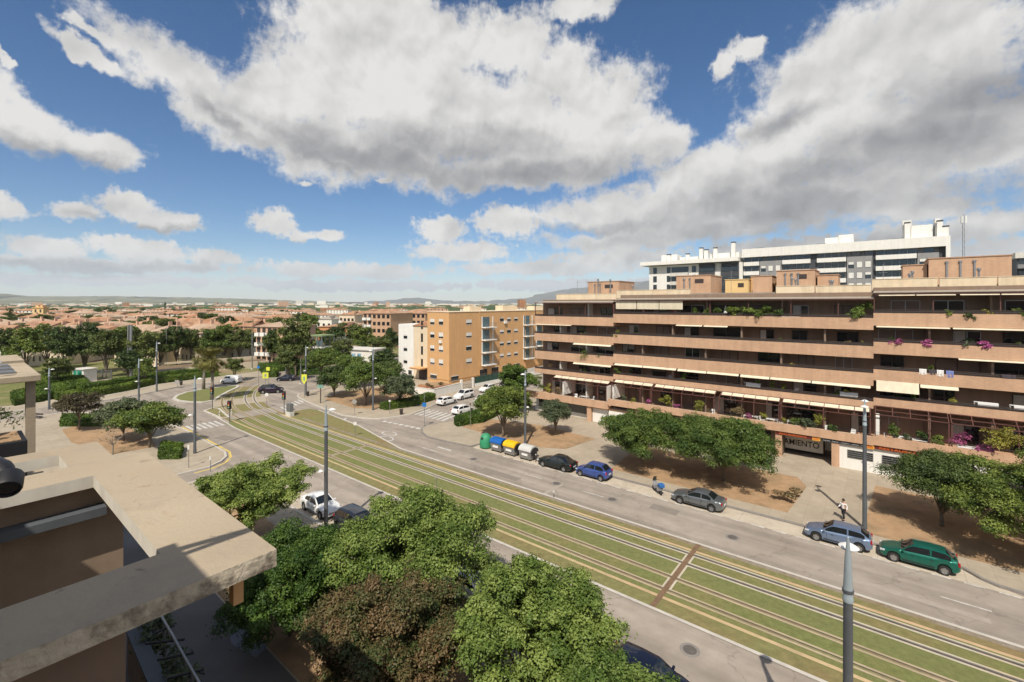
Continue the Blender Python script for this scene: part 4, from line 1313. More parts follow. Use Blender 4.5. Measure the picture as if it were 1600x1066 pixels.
SECT = [dict(s0=-45.3, s1=-30.8, top=[15.85, 12.95, 10.0, 7.0], bot=[14.55, 11.75, 8.68, 6.28], pod=(3.52, 2.45), eave=18.1, fas=(18.25, 19.5)),
        dict(s0=-30.8, s1=-0.35, top=[16.4, 13.35, 10.45, 7.4], bot=[15.12, 12.05, 9.1, 6.66], pod=(4.05, 3.12), eave=18.5, fas=(18.9, 20.05)),
        dict(s0=-0.35, s1=31.0, top=[16.95, 13.85, 10.9, 7.85], bot=[15.6, 12.6, 9.72, 7.0], pod=(4.15, 3.2), eave=19.1, fas=(19.4, 20.62))]
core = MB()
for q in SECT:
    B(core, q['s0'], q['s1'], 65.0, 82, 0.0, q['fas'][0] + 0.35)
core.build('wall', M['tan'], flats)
NW = 0
for qi, q in enumerate(SECT):
    s0, s1 = q['s0'], q['s1']
    L = s1 - s0
    nb = max(3, round(L / 4.6))
    bw = L / nb
    for fi in range(4):
        zt, zb = q['top'][fi], q['bot'][fi]
        p = MB()
        B(p, s0, s1, 62.5, 62.74, zb, zt)
        B(p, s0 + 0.004, s1 - 0.004, 62.74, 64.996, zb + 0.02, zb + 0.28)
        if qi == 0:
            B(p, s0, s0 + 0.24, 62.74, 65.0, zb, zt)
        p.build('balcony_front', M['brick'], flats)
        # rail above the brick front
        r = MB()
        zr = zt + 0.34
        for z in (zt + 0.16, zr):
            r.tube([(s0 - S0, 0.10, z), (s1 - S0, 0.10, z)], 0.022 if z < zr else 0.03, 6)
        n = int(L / 1.55)
        for k in range(n + 1):
            x = s0 - S0 + 0.03 + (L - 0.06) * k / n
            r.cbox((x, 0.10, zt + 0.17), (0.04, 0.04, 0.36))
        r.box(s0 - S0 + 0.02, s1 - S0 - 0.02, 0.12, 0.13, zt + 0.03, zt + 0.28)
        r.build('railing', M['frame_dk'], flats)
    # openings of the 6 storeys' back walls: floor level, ceiling level
    levels = [(q['top'][0] - 0.9, q['eave'] - 0.05), (q['top'][1] - 0.9, q['bot'][0]), (q['top'][2] - 0.9, q['bot'][1]), (q['top'][3] - 0.9, q['bot'][2]), (q['pod'][0] - 0.7, q['bot'][3])]
    for li, (zf, zc) in enumerate(levels):
        for k in range(nb):
            a = s0 + bw * k
            w = rb.choice((2.4, 2.9, 2.0, 3.3, 1.6))
            x0 = a + rb.uniform(0.3, max(0.35, bw - w - 0.4))
            h = zc - zf
            ztop = min(zc - 0.22, zf + 2.25)
            fr = MB()
            for (u0, u1, v0, v1) in ((x0, x0 + w, ztop - 0.07, ztop), (x0, x0 + 0.06, zf, ztop), (x0 + w - 0.06, x0 + w, zf, ztop), (x0 + w / 2 - 0.035, x0 + w / 2 + 0.035, zf, ztop)):
                B(fr, u0, u1, 64.90, 64.99, v0, v1)
            o = fr.build('window', M['frame_dk'] if rb.random() < 0.65 else M['pipe'], flats)
            pn = MB()
            kind = rb.random()
            if kind < 0.28:                                    # roller shutter half or fully down
                zs = zf + rb.choice((0.0, 0.0, 0.9))
                B(pn, x0 + 0.06, x0 + w - 0.06, 64.93, 64.985, zs, ztop - 0.07)
                pn.build('shutter', M['shutter'], o)
                if zs > zf:
                    g = MB()
                    B(g, x0 + 0.06, x0 + w - 0.06, 64.955, 64.985, zf, zs)
                    g.build('pane', M['glass'], o)
            else:
                B(pn, x0 + 0.06, x0 + w - 0.06, 64.955, 64.985, zf, ztop - 0.07)
                pn.build('pane', M['glass'], o)
                if kind > 0.8:
                    c = MB()
                    B(c, x0 + 0.08, x0 + w * 0.45, 64.935, 64.95, zf, ztop - 0.08)
                    c.build('curtain', M['curtain'], o)
    # party walls between flats on every storey
    for li, (zf, zc) in enumerate(levels):
        for k in range(1, nb):
            if (k + qi + li) % 2 == 0 or li == 4:
                x = s0 + bw * k
                dv = MB()
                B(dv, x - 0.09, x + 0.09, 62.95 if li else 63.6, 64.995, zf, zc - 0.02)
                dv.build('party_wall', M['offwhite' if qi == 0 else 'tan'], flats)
    # roof canopy, parapet band
    ev = MB()
    z = q['eave']
    vs = [(s0 - S0, -0.25, z), (s1 - S0, -0.25, z), (s1 - S0, 3.0, z + 0.22), (s0 - S0, 3.0, z + 0.22)]
    ev.add(vs + [(a, b_, c + 0.07) for a, b_, c in vs], [(0, 3, 2, 1), (4, 5, 6, 7), (0, 1, 5, 4), (1, 2, 6, 5), (2, 3, 7, 6), (3, 0, 4, 7)])
    ev.build('roof_canopy', M['canopy'], flats)
    tr = MB()
    nraf = int(L / 1.5)
    for k in range(nraf + 1):
        x = s0 - S0 + 0.06 + (L - 0.12) * k / nraf
        tr.tube([(x, -0.22, z - 0.07), (x, 2.4, z + 0.1)], 0.04, 4)
        if k % 3 == 0:
            tr.cbox((x, 0.16, (z + q['top'][0]) / 2), (0.09, 0.09, z - q['top'][0] - 0.1))
    tr.tube([(s0 - S0, -0.16, z - 0.11), (s1 - S0, -0.16, z - 0.11)], 0.05, 4)
    tr.build('pergola', M['maroon'], flats)
# cream parapets of the roof, in lengths with gaps
for (s0, s1, z0, z1) in ((-42.7, -31.6, 18.26, 19.5), (-31.55, -20.4, 18.75, 19.95), (-9.95, -5.9, 18.85, 20.1), (-5.8, -0.55, 18.85, 20.05), (-0.5, 4.9, 19.35, 20.65), (5.05, 9.2, 19.35, 20.6), (9.3, 20, 19.35, 20.6), (20.2, 31, 19.35, 20.6)):
    p = MB()
    B(p, s0, s1, 65.2, 65.5, z0, z1)
    B(p, s0 - 0.0, s1 + 0.0, 65.15, 65.55, z1, z1 + 0.06)
    p.build('roof_parapet', M['cream'], flats, bevel=0.02)
rf = MB()
B(rf, -42.7, -31.0, 65.5, 82, 18.5, 19.0)
B(rf, -31, -0.45, 65.5, 82, 18.9, 19.4)
B(rf, -0.45, 31, 65.5, 82, 19.4, 19.95)
rf.build('roof', M['roof_felt'], flats)
# stair and lift housings
def housing(s0, s1, t0, t1, z0, z1, m, vents=0, hatch=False):
    p = MB()
    B(p, s0, s1, t0, t1, z0, z1)
    o = p.build('stair_housing', m, flats)
    c = MB()
    B(c, s0 - 0.08, s1 + 0.08, t0 - 0.08, t1 + 0.08, z1, z1 + 0.1)
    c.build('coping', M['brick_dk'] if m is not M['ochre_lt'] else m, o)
    v = MB()
    for k in range(vents):
        x = s0 + (s1 - s0) * (0.22 + 0.17 * k)
        B(v, x, x + 0.16, t0 - 0.12, t0 - 0.01, z0 + 0.6, z1 - 0.5)
        B(v, x - 0.05, x + 0.21, t0 - 0.17, t0 + 0.0, z1 - 0.5, z1 - 0.32)
    if vents:
        v.build('vent', M['pipe'], o)
    if hatch:
        h = MB()
        B(h, s0 + (s1 - s0) * 0.55, s0 + (s1 - s0) * 0.8, t0 - 0.04, t0 - 0.005, z1 - 1.1, z1 - 0.5)
        h.build('grille', M['frame_dk'], o)
housing(-39.3, -33.4, 70, 76, 19.0, 21.65, M['brick'], 2, True)
housing(-24.0, -19.0, 70, 76, 19.3, 22.1, M['brick'], 2, True)
housing(-13.7, -11.3, 71, 75, 19.3, 21.75, M['brick'])
housing(-10.6, -6.3, 70, 76, 19.4, 22.3, M['brick'], 3, True)
housing(-6.1, -3.9, 71, 75, 19.4, 21.6, M['brick'])
housing(2.3, 4.4, 70.4, 75, 19.9, 22.4, M['brick'])
housing(4.5, 10.9, 69.6, 76, 19.9, 23.0, M['brick'], 3)
housing(-18.0, -14.8, 74, 79, 19.3, 21.5, M['ochre_lt'], 0, True)
housing(-14.7, -12.5, 75, 79, 19.3, 21.9, M['ochre'])
housing(-12.4, -10.4, 73, 79, 19.3, 20.9, M['ochre_lt'], 0, True)
pp = MB()
rp = random.Random(8)
for s in (-37.0, -34.4, -30, -22, -8.6, -8.2, -4.6, -4.3, 2.8, 3.1, 8.2, 12.4):
    z0 = 19.4 if s < 0 else 20
    hh = rp.uniform(2.0, 3.9) if s in (-37.0, -34.4) else rp.uniform(1.0, 1.9)
    x, y = s - S0, rp.uniform(67, 69.5) - T0
    pp.tube([(x, y, z0 - 0.4), (x, y, z0 + hh)], 0.09, 6)
    pp.lathe([(0.14, z0 + hh), (0.17, z0 + hh + 0.08), (0.17, z0 + hh + 0.28), (0.12, z0 + hh + 0.34)], 8, (x, y, 0))
pp.build('roof_vent', M['pipe'], flats)
an = MB()
for s in (-40.8, -38.9, -16, 0.5):
    x, y = s - S0, 69.0 - T0
    an.tube([(x, y, 18.9), (x, y, 22.0 if s < -30 else 22.6)], 0.025, 5)
    for k in range(4):
        an.tube([(x - 0.4, y + 0.1 * k, 21.6), (x + 0.4, y + 0.1 * k, 21.6)], 0.012, 4)
an.build('aerial', M['pipe'], flats)

# podium: terrace of the first storey and the shops below it
pod = MB()
for qi, q in enumerate(SECT):
    zt, zb = q['pod']
    B(pod, q['s0'] - (0.6 if qi == 0 else 0), q['s1'], 60.7, 60.95, zb, zt)
    B(pod, q['s0'] - (0.6 if qi == 0 else 0) + 0.004, q['s1'] - 0.004, 60.95, 64.998, zb + 0.02, zb + 0.24)
pod.build('podium_front', M['brick'], flats)
for qi, (a, b_) in enumerate(((-41.0, -31.2), (-30.4, -24.5), (-24.3, -16.2), (-15.6, -9.0), (-8.8, -0.6), (-0.2, 5.4), (5.6, 11.5), (11.7, 20))):
    q = SECT[0] if a < -30.8 else SECT[1] if a < -0.35 else SECT[2]
    z1, z2 = q['bot'][3] + 0.02, q['bot'][3] - 0.62
    pg = MB()
    n = max(3, int((b_ - a) / 1.25))
    for k in range(n + 1):
        x = a - S0 + (b_ - a) * k / n
        pg.tube([(x, -0.02, z1), (x, -1.55, z2)], 0.045, 4)
        if k % 3 == 0 or k == n:
            pg.cbox((x, -1.45, (z2 + q['pod'][0]) / 2 - 0.02), (0.10, 0.10, z2 - q['pod'][0]))
    for y, z in ((-0.05, z1), (-0.8, (z1 + z2) / 2), (-1.52, z2)):
        pg.tube([(a - S0, y, z), (b_ - S0, y, z)], 0.055, 4)
    pgo = pg.build('pergola', M['maroon'], flats)
    if qi in (0, 1, 2, 3, 4):
        an_ = MB()
        vs = [(a - S0 + 0.1, -0.1, z1 - 0.02), (b_ - S0 - 0.1, -0.1, z1 - 0.02), (b_ - S0 - 0.1, -0.75, z1 - 0.3), (a - S0 + 0.1, -0.75, z1 - 0.3)]
        an_.add(vs + [(x, y, z - 0.03) for x, y, z in vs], [(0, 3, 2, 1), (4, 5, 6, 7), (0, 1, 5, 4), (1, 2, 6, 5), (2, 3, 7, 6), (3, 0, 4, 7)])
        an_.build('awning', M['awning'], flats)
    rl = MB()
    zt = q['pod'][0]
    for z in (zt + 0.22, zt + 0.42):
        rl.tube([(a - S0, -1.68, z), (b_ - S0, -1.68, z)], 0.02, 4)
    for k in range(int((b_ - a) / 1.4) + 1):
        rl.cbox((a - S0 + 1.4 * k + 0.02, -1.68, zt + 0.21), (0.035, 0.035, 0.42))
    rl.build('railing', M['frame_dk'], flats)
# white panels on the first terrace at the left
for q_ in ((-38.9, -38.7, 61.2, 64.9, 3.5, 5.6), (-31.3, -31.1, 61.1, 64.9, 3.5, 5.7), (-30.2, -30.05, 61.1, 64.9, 4.0, 6.0), (-0.15, 0.15, 61.3, 63.2, 4.15, 6.1)):
    wp = MB()
    B(wp, *q_)
    wp.build('screen_wall', M['white'], flats)
# awnings hanging from the fronts
def awning(s0, s1, z, drop, out=0.32):
    a = MB()
    vs = [(s0 - S0, -0.02, z), (s1 - S0, -0.02, z), (s1 - S0, -0.02 - out, z - drop), (s0 - S0, -0.02 - out, z - drop)]
    a.add(vs + [(x, y + 0.025, w_ - 0.03) for x, y, w_ in vs], [(0, 3, 2, 1), (4, 5, 6, 7), (0, 1, 5, 4), (1, 2, 6, 5), (2, 3, 7, 6), (3, 0, 4, 7)])
    a.tube([(s0 - S0, -0.03 - out, z - drop), (s1 - S0, -0.03 - out, z - drop)], 0.03, 5)
    a.build('awning', M['awning'], flats)
for (s0, s1, f, d) in ((-37.6, -31.1, 1, 0.22), (-37.6, -31.1, 2, 0.22), (-30.5, -26.2, 2, 0.24), (-26.1, -21.4, 2, 0.22), (-21.2, -17.5, 2, 0.25), (-17.4, -13.6, 2, 0.22), (-13.4, -10.2, 2, 0.26), (-10.1, -6.0, 2, 0.22), (-5.9, -0.6, 2, 0.24),
                       (-21.4, -18.0, 0, 0.15), (-17.8, -14.9, 0, 0.15), (3.4, 6.2, 2, 0.28), (-0.1, 5.6, 0, 0.12), (5.8, 11.5, 0, 0.12), (6.2, 11.8, 1, 0.12), (-45, -38, 0, 0.1)):
    q = SECT[0] if s0 < -30.8 else SECT[1] if s0 < -0.35 else SECT[2]
    awning(s0, s1, q['bot'][f] - 0.02, d)
awning(-0.1, 3.3, SECT[2]['bot'][2] + 0.05, 1.05, 0.5)
for s0, s1 in ((-30.4, -27.2), (-27.1, -23.9), (-23.8, -20.6)):
    a = MB()
    B(a, s0, s1, 62.55, 62.59, 17.15, 18.4)
    a.build('awning', M['awning'], flats)
for s0, s1 in ((0.1, 3.0), (3.1, 6.0), (6.3, 9.0), (9.1, 11.8)):
    awning(s0, s1, 18.98, 0.18, 0.25)

# ground floor
for s0, s1 in ((-9.35, -8.7), (-3.95, -3.25), (-26.6, -26.0), (-34.4, -33.7), (-20.3, -19.7), (-14.6, -14.0)):
    gf = MB()
    B(gf, s0, s1, 60.95, 61.5, 0, 3.1 if s0 > -31 else 2.44)
    gf.build('pillar', M['brick'], flats)
gw = MB()
B(gw, -3.25, 31, 61.1, 61.4, 0, 3.18)
gw.build('shop_wall', M['white'], flats)
for s0, s1, z0, z1 in ((-2.55, -0.35, 1.35, 2.2), (0.35, 2.6, 1.35, 2.2), (3.6, 6.4, 0.6, 2.3), (8, 12, 0.6, 2.3)):
    g = MB()
    B(g, s0, s1, 61.04, 61.095, z0, z1)
    o = g.build('shop_window', M['metal_gr'], flats)
    g = MB()
    for k in range(4):
        B(g, s0 + 0.06, s1 - 0.06, 61.02, 61.038, z0 + 0.05 + (z1 - z0) * k / 4, z0 + (z1 - z0) * (k + 1) / 4 - 0.03)
    g.build('slat', M['glass'], o)
gw = MB()
B(gw, -45, -34.4, 62.6, 62.9, 0, 2.45)
B(gw, -45, -34.4, 62.3, 62.6, 0, 0.8)
B(gw, -33.7, -26.6, 62.2, 62.5, 2.2, 2.45)
gw.build('shop_wall', M['offwhite'], flats)
for s0, s1 in ((-33.65, -31.1), (-31.0, -28.4)):
    g = MB()
    B(g, s0, s1, 61.4, 61.48, 0.0, 2.15)
    for k in range(1, 5):
        B(g, s0, s1, 61.385, 61.399, 0.43 * k - 0.012, 0.43 * k + 0.012)
    g.build('garage_door', M['white'], flats)
g = MB()
B(g, -28.35, -26.6, 61.4, 61.6, 0, 2.44)
B(g, -33.7, -28.35, 61.4, 61.6, 2.16, 2.44)
g.build('shop_wall', M['brick'], flats)
gw = MB()
B(gw, -26.0, -9.35, 62.2, 62.5, 0, 3.12)
gw.build('shop_wall', M['tan'], flats)
for s0, s1 in ((-44.2, -39.8), (-39.2, -35)):
    g = MB()
    B(g, s0, s1, 62.2, 62.29, 0.82, 2.3)
    g.build('shop_window', M['glass'], flats)
for s0, s1 in ((-25.4, -21.2), (-19.4, -15.2), (-13.6, -10)):
    g = MB()
    B(g, s0, s1, 62.1, 62.19, 0.5, 2.6)
    g.build('shop_window', M['glass'], flats)
# car park entrance: recess with a white wall that reads AMIENTO
dk = MB()
B(dk, -8.7, -3.95, 66.0, 66.3, 0, 3.1)
B(dk, -9.35, -8.7, 61.5, 66, 0, 3.1)
B(dk, -3.95, -3.25, 61.5, 66, 0, 3.1)
o = dk.build('entrance_wall', M['shutter'], flats)
wl = MB()
B(wl, -8.68, -4.9, 63.4, 63.6, 0.62, 3.1)
B(wl, -4.8, -3.97, 64.2, 64.4, 0.9, 3.1)
wl.build('sign_wall', M['offwhite'], flats)
tx = text('AMIENTO', 0.95, M['black'], flats, (-9.05 - S0 + 0.2, 63.385 - T0, 1.12), (rad(90), 0, 0), 'lettering', 0.012, 0.86)
g = MB()
B(g, -7.6, -6.2, 63.33, 63.39, 2.1, 2.6)
g.build('notice_board', M['metal_gr'], flats)
g = MB()
B(g, -4.65, -4.05, 64.1, 64.19, 1.1, 1.9)
g.build('ticket_window', M['glass'], flats)
# sign strips under the podium edge
for (s0, s1, m_, words, mw, sz) in ((-9.3, -5.75, 'sign_red', 'RESTAURANTE', 'sign_orange', 0.34), (-0.25, 5.2, 'sign_red', 'RESTAURANTE', 'sign_orange', 0.36)):
    zz = 2.72 if s0 < -1 else 2.78
    g = MB()
    B(g, s0, s1, 60.86, 60.93, zz, zz + 0.38)
    o = g.build('shop_sign', M[m_], flats)
    text(words, sz, M[mw], o, (s0 - S0 + 0.35, 60.845 - T0, zz + 0.06), (rad(90), 0, 0), 'lettering', 0.008, 1.18 if s0 < -1 else 1.55)
for s0, zz in ((-5.7, 2.66), (-1.0, 2.70)):
    g = MB()
    B(g, s0, s0 + 0.72, 60.83, 60.9, zz, zz + 0.5)
    o = g.build('shop_sign', M['sign_yellow'], flats)
    g = MB()
    B(g, s0 + 0.08, s0 + 0.64, 60.815, 60.829, zz + 0.1, zz + 0.2)
    B(g, s0 + 0.08, s0 + 0.5, 60.815, 60.829, zz + 0.27, zz + 0.4)
    g.build('lettering', M['sign_orange'], o)
g = MB()
B(g, -4.85, -1.1, 60.88, 60.93, 2.72, 3.08)
o = g.build('shop_sign', M['dark_clad'], flats)
g = MB()
rs = random.Random(4)
x = -4.7
while x < -1.3:                                        # thin handwritten lines, too small to read
    w = rs.uniform(0.5, 0.9)
    pts = [(x - S0 + w * k / 12, 60.87 - T0, 2.88 + 0.07 * math.sin(k * 2.1 + x) + (0.05 if k == 0 else 0)) for k in range(13)]
    g.tube(pts, 0.014, 4)
    x += w + 0.25
g.build('lettering', M['white_pl'], o)
g = MB()
B(g, -17.2, -13.4, 60.4, 62.2, 2.3, 2.42)
g.build('entrance_canopy', M['dark_clad'], flats)

# ---------------------------------------------------------------- things on the terraces
def plant(label, s, t, z, h, r, leaf, n=700, size=0.16, group='plants on the terraces', pot=True, seed=None):
    rng = np.random.default_rng(seed or int(abs(s * 97 + z * 31)) + 5)
    o = thing('potted_plant', label, 'plant', W(s, t, z), STREET, group)
    if pot:
        MB().lathe([(0.15, 0), (0.22, 0.36), (0.24, 0.36), (0.24, 0.42), (0.2, 0.42)], 10).build('pot', M['terracotta'], o)
    cl = [(np.array([rng.uniform(-r, r) * 0.55, rng.uniform(-r, r) * 0.55, 0.4 + (h - 0.4) * rng.uniform(0.25, 0.8)]), r * rng.uniform(0.4, 0.7)) for _ in range(7)]
    pts, nrm, tint = clump_leaves(cl, n, rng, flat=max(0.8, 0.35 * h / r))
    me = leaf_mesh('leaves', pts, nrm, size, tint, LEAF[leaf], rng)
    k = bpy.data.objects.new('leaves', me)
    COL.objects.link(k)
    k.parent = o
    return o
def zf(s, f):
    q = SECT[0] if s < -30.8 else SECT[1] if s < -0.35 else SECT[2]
    return {5: q['bot'][0] + 0.28, 4: q['bot'][1] + 0.28, 3: q['bot'][2] + 0.28, 2: q['bot'][3] + 0.28, 1: q['pod'][1] + 0.24}[f]
PL = [  # label, s, floor, t, height, radius, leaf
    ('tall green bush behind the railing at the left end of the first terrace', -44.2, 1, 61.6, 3.3, 1.1, 'green'), ('pale flowering bush left of the white panel on the first terrace', -41.6, 1, 61.5, 2.4, 0.9, 'yellow'), ('small reddish shrub beside the white panel of the first terrace', -40, 1, 61.5, 1.9, 0.8, 'dry'),
    ('yellow green palm like plant on the first terrace left of the dark canopy', -22.6, 1, 61.4, 2.4, 0.8, 'yellow'), ('light green plant hanging over the first terrace front above the tree', -18.1, 1, 61.3, 2.2, 0.7, 'yellow'), ('flowering shrub at the middle pergola of the first terrace', -13.6, 1, 61.3, 1.9, 0.8, 'dry'),
    ('low green shrubs left of the bright bush above the car park entrance', -7.3, 1, 61.2, 1.6, 0.8, 'green'), ('grey green bush in the middle above the car park entrance', -6.2, 1, 61.2, 1.8, 0.8, 'grey'), ('bright yellow green conifer bush above the car park entrance', -5.1, 1, 61.2, 2.2, 0.6, 'yellow'), ('small dark shrub beside the white loungers', -3.9, 1, 61.2, 1.4, 0.6, 'dark'),
    ('slim potted tree beside the lamp post on the first terrace', 1.3, 1, 61.5, 2.3, 0.5, 'green'), ('broad leafed plant in the right pergola of the first terrace', 3.6, 1, 61.5, 1.7, 0.6, 'dark'), ('magenta flowering bush under the right pergola', 6.3, 1, 61.9, 2.1, 0.9, 'pink'), ('potted plant at the foot of the pergola post right of the white table', 4.6, 1, 61.3, 1.5, 0.5, 'green'),
    ('large pale green climbing plant covering the right end of the first terrace', 9.0, 1, 61.0, 3.2, 1.5, 'yellow'), ('second climbing plant beyond the pale green one', 11.6, 1, 61.0, 2.6, 1.5, 'green'),
    ('conifer in a pot on the top terrace, leftmost of three right of the white screens', -18.9, 5, 63.0, 2.2, 0.5, 'green'), ('conifer in a pot on the top terrace, middle one of three', -17.6, 5, 63.0, 2.1, 0.45, 'green'), ('conifer in a pot on the top terrace, rightmost of three', -16.2, 5, 63.0, 2.0, 0.45, 'green'),
    ('dense hedge like bush in planters on the top terrace, left part', -14.4, 5, 63.1, 2.4, 1.1, 'green'), ('dense bush with white flowers in planters on the top terrace, centre', -12.8, 5, 63.1, 2.4, 1.1, 'lime'), ('dense bush in planters on the top terrace, right part', -11.0, 5, 63.1, 2.4, 1.1, 'green'), ('thin tall shrub on the top terrace beside the bushes', -9.3, 5, 63.0, 2.0, 0.6, 'dark'),
    ('spreading green climber under the canopy right of the top terrace bushes', -1.5, 5, 63.3, 3.0, 1.3, 'lime'), ('bushy plant at the right post of the top right terrace', 5.6, 5, 62.95, 1.6, 0.6, 'green'), ('yellowish plant on the top right terrace', 8.1, 5, 62.95, 1.7, 0.6, 'yellow'), ('palm like plant at the right edge of the top terrace', 10.4, 5, 62.95, 1.7, 0.6, 'green'), ('low dark shrub on the top right terrace rail', 6.9, 5, 62.9, 1.3, 0.6, 'dark'),
    ('round plant at the left corner of the fourth terrace beside the step', -30.2, 4, 62.95, 1.8, 0.7, 'yellow'), ('trailing plants along the third terrace of the left section', -35.5, 3, 62.9, 1.5, 1.2, 'green'), ('pale plants along the third terrace left section rail', -33.4, 3, 62.9, 1.4, 0.9, 'grey'), ('small plant at the left end of the second terrace', -30.2, 2, 62.9, 1.6, 0.5, 'green'),
    ('bright pink bush left on the fourth terrace of the right section', 1.4, 4, 62.85, 1.55, 0.6, 'pink'), ('bright pink bush beside the left one on the fourth terrace', 4.0, 4, 62.85, 1.5, 0.55, 'pink'), ('deep pink bush right on the fourth terrace of the right section', 7.9, 4, 62.85, 1.5, 0.55, 'pink'), ('grey green bush between the pink ones on the fourth terrace', 6.9, 4, 62.95, 1.7, 0.6, 'grey')]
for (lab, s, f, t, h, r, lf) in PL:
    big = 1900 if h > 2.3 else 1000
    plant(lab, s, t, zf(s, f), h, r, lf, big, 0.17)
rq = random.Random(77)
for k, s in enumerate((-28.5, -26.9, -24.9, -21.0, -16.8, -12.2, -10.6, -8.6, 2.3, 7.4, 8.2)):
    plant('small potted shrub along the front of the first terrace', s, 61.15, zf(s, 1), rq.uniform(1.1, 1.6), rq.uniform(0.35, 0.6), rq.choice(('green', 'grey', 'yellow', 'dry', 'pink')), 500, 0.14, 'small shrubs along the first terrace')
for k, s in enumerate((-6.8, -4.9, -3.2, 0.8, 2.5, 3.6, 9.4)):
    plant('small potted shrub behind the railing of the top terrace', s, 62.95, zf(s, 5), rq.uniform(1.0, 1.35), rq.uniform(0.3, 0.5), rq.choice(('green', 'grey', 'dark', 'dry')), 450, 0.14, 'small shrubs along the top terrace')

rq = random.Random(78)
for f, word in ((4, 'fourth'), (3, 'third'), (2, 'second')):
    for k in range(13):
        s = rq.uniform(-44, 11.5)
        plant('small potted plant behind the railing of the %s terrace' % word, s, rq.uniform(62.92, 63.2), zf(s, f), rq.uniform(1.15, 1.75), rq.uniform(0.22, 0.5), rq.choice(('green', 'grey', 'dark', 'dry', 'yellow', 'green')), 420, 0.14, 'small plants along the %s terrace' % word)

def chair(label, s, t, z, rz, m='white_pl', group='chairs on the terraces'):
    o = thing('terrace_chair', label, 'chair', W(s, t, z), STREET + rz, group)
    for x in (-0.22, 0.22):
        for y in (-0.2, 0.2):
            MB().tube([(x * 1.1, y * 1.1, 0), (x, y, 0.44)], 0.025, 5).build('leg', M[m], o)
    MB().box(-0.25, 0.25, -0.24, 0.24, 0.43, 0.47).build('seat', M[m], o, bevel=0.01)
    MB().add([(-0.25, 0.22, 0.47), (0.25, 0.22, 0.47), (0.23, 0.34, 0.92), (-0.23, 0.34, 0.92), (-0.25, 0.26, 0.47), (0.25, 0.26, 0.47), (0.23, 0.38, 0.92), (-0.23, 0.38, 0.92)], [(0, 1, 2, 3), (7, 6, 5, 4), (0, 4, 5, 1), (1, 5, 6, 2), (2, 6, 7, 3), (3, 7, 4, 0)]).build('backrest', M[m], o)
    return o
def table(label, s, t, z, L=1.2, Wd=0.8, m='white_pl', group='tables on the terraces'):
    o = thing('terrace_table', label, 'table', W(s, t, z), STREET, group)
    for x in (-L / 2 + 0.06, L / 2 - 0.06):
        for y in (-Wd / 2 + 0.06, Wd / 2 - 0.06):
            MB().box(x - 0.03, x + 0.03, y - 0.03, y + 0.03, 0, 0.70).build('leg', M[m], o)
    MB().box(-L / 2, L / 2, -Wd / 2, Wd / 2, 0.70, 0.75).build('tabletop', M[m], o, bevel=0.01)
    return o
table('white table under the middle pergola of the first terrace', -9.9, 62.2, zf(-9.9, 1), 1.3)
table('white table right of the other on the first terrace, near the grey bush', -7.9, 62.6, zf(-7.9, 1), 0.9)
table('long white table behind the rail of the right pergola', 2.6, 61.8, zf(2.6, 1), 2.6, 1.0)
table('white table on the first terrace beside the magenta bush', 7.0, 61.5, zf(7, 1), 2.0, 1.0)
table('low white table under the pergola with a maroon curtain', -12.2, 62.3, zf(-12, 1), 1.6, 0.7)
chair('white chair left of the white table in the middle pergola', -10.9, 62.3, zf(-10, 1), 1.4)
chair('white chair right of the white table in the middle pergola', -9.0, 62.3, zf(-10, 1), -1.4)
chair('white lounge chair beside the bright conifer bush', -4.3, 61.8, zf(-4, 1), 0.4)
chair('white chair near the lamp post end of the middle terrace', -2.2, 61.7, zf(-2, 1), -0.5)
chair('white chair at the left of the long white table', 0.9, 61.9, zf(1, 1), 1.4)
chair('white chair at the right end of the first terrace by the climbing plant', 7.9, 61.9, zf(8, 1), -1.4)
chair('white chair on the top terrace right of the cushions', -5.9, 63.2, zf(-5, 5), 0.4)
chair('second white chair on the top terrace, nearer the step', -5.0, 63.2, zf(-5, 5), -0.3)
chair('pale chair on the first terrace in the left section', -37.2, 62.4, zf(-37, 1), 0.4)
chair('pale chair behind the left section railing near the step', -34.4, 62.5, zf(-34, 1), -0.7)
table('dining table in the left section of the first terrace', -35.8, 62.6, zf(-36, 1), 1.4, 0.9)
chair('white chair among the shrubs left of the middle pergola', -16.6, 62.0, zf(-16, 1), 0.2)
for f, word in ((4, 'fourth'), (3, 'third'), (2, 'second')):
    for k in range(6):
        s = rq.uniform(-43, 11)
        chair('pale chair standing back on the %s terrace' % word, s, rq.uniform(63.4, 64.2), zf(s, f), rq.uniform(-2, 2), rq.choice(('white_pl', 'awning', 'metal_gr')), 'chairs on the %s terrace' % word)
# sofa, washing, drying racks
o = thing('garden_sofa', 'white cushioned sofa on the top terrace of the middle section', 'sofa', W(-8.3, 63.3, zf(-8, 5)), STREET)
MB().box(-1.1, 1.1, -0.35, 0.35, 0.12, 0.42).build('seat', M['white_pl'], o, bevel=0.05)
MB().box(-1.1, 1.1, 0.25, 0.45, 0.42, 1.25).build('backrest', M['white_pl'], o, bevel=0.05)
MB().box(-1.2, -1.1, -0.35, 0.45, 0.0, 0.7).build('armrest', M['white_pl'], o, bevel=0.03)
MB().box(1.1, 1.2, -0.35, 0.45, 0.0, 0.7).build('armrest', M['white_pl'], o, bevel=0.03)
M['cloth_blue'] = mat('blue_cloth', (0.16, 0.20, 0.42), rough=0.9)
M['cloth_dark'] = mat('dark_cloth', (0.06, 0.05, 0.06), rough=0.9)
M['cloth_white'] = mat('white_cloth', (0.70, 0.69, 0.67), rough=0.9, var=0.05)
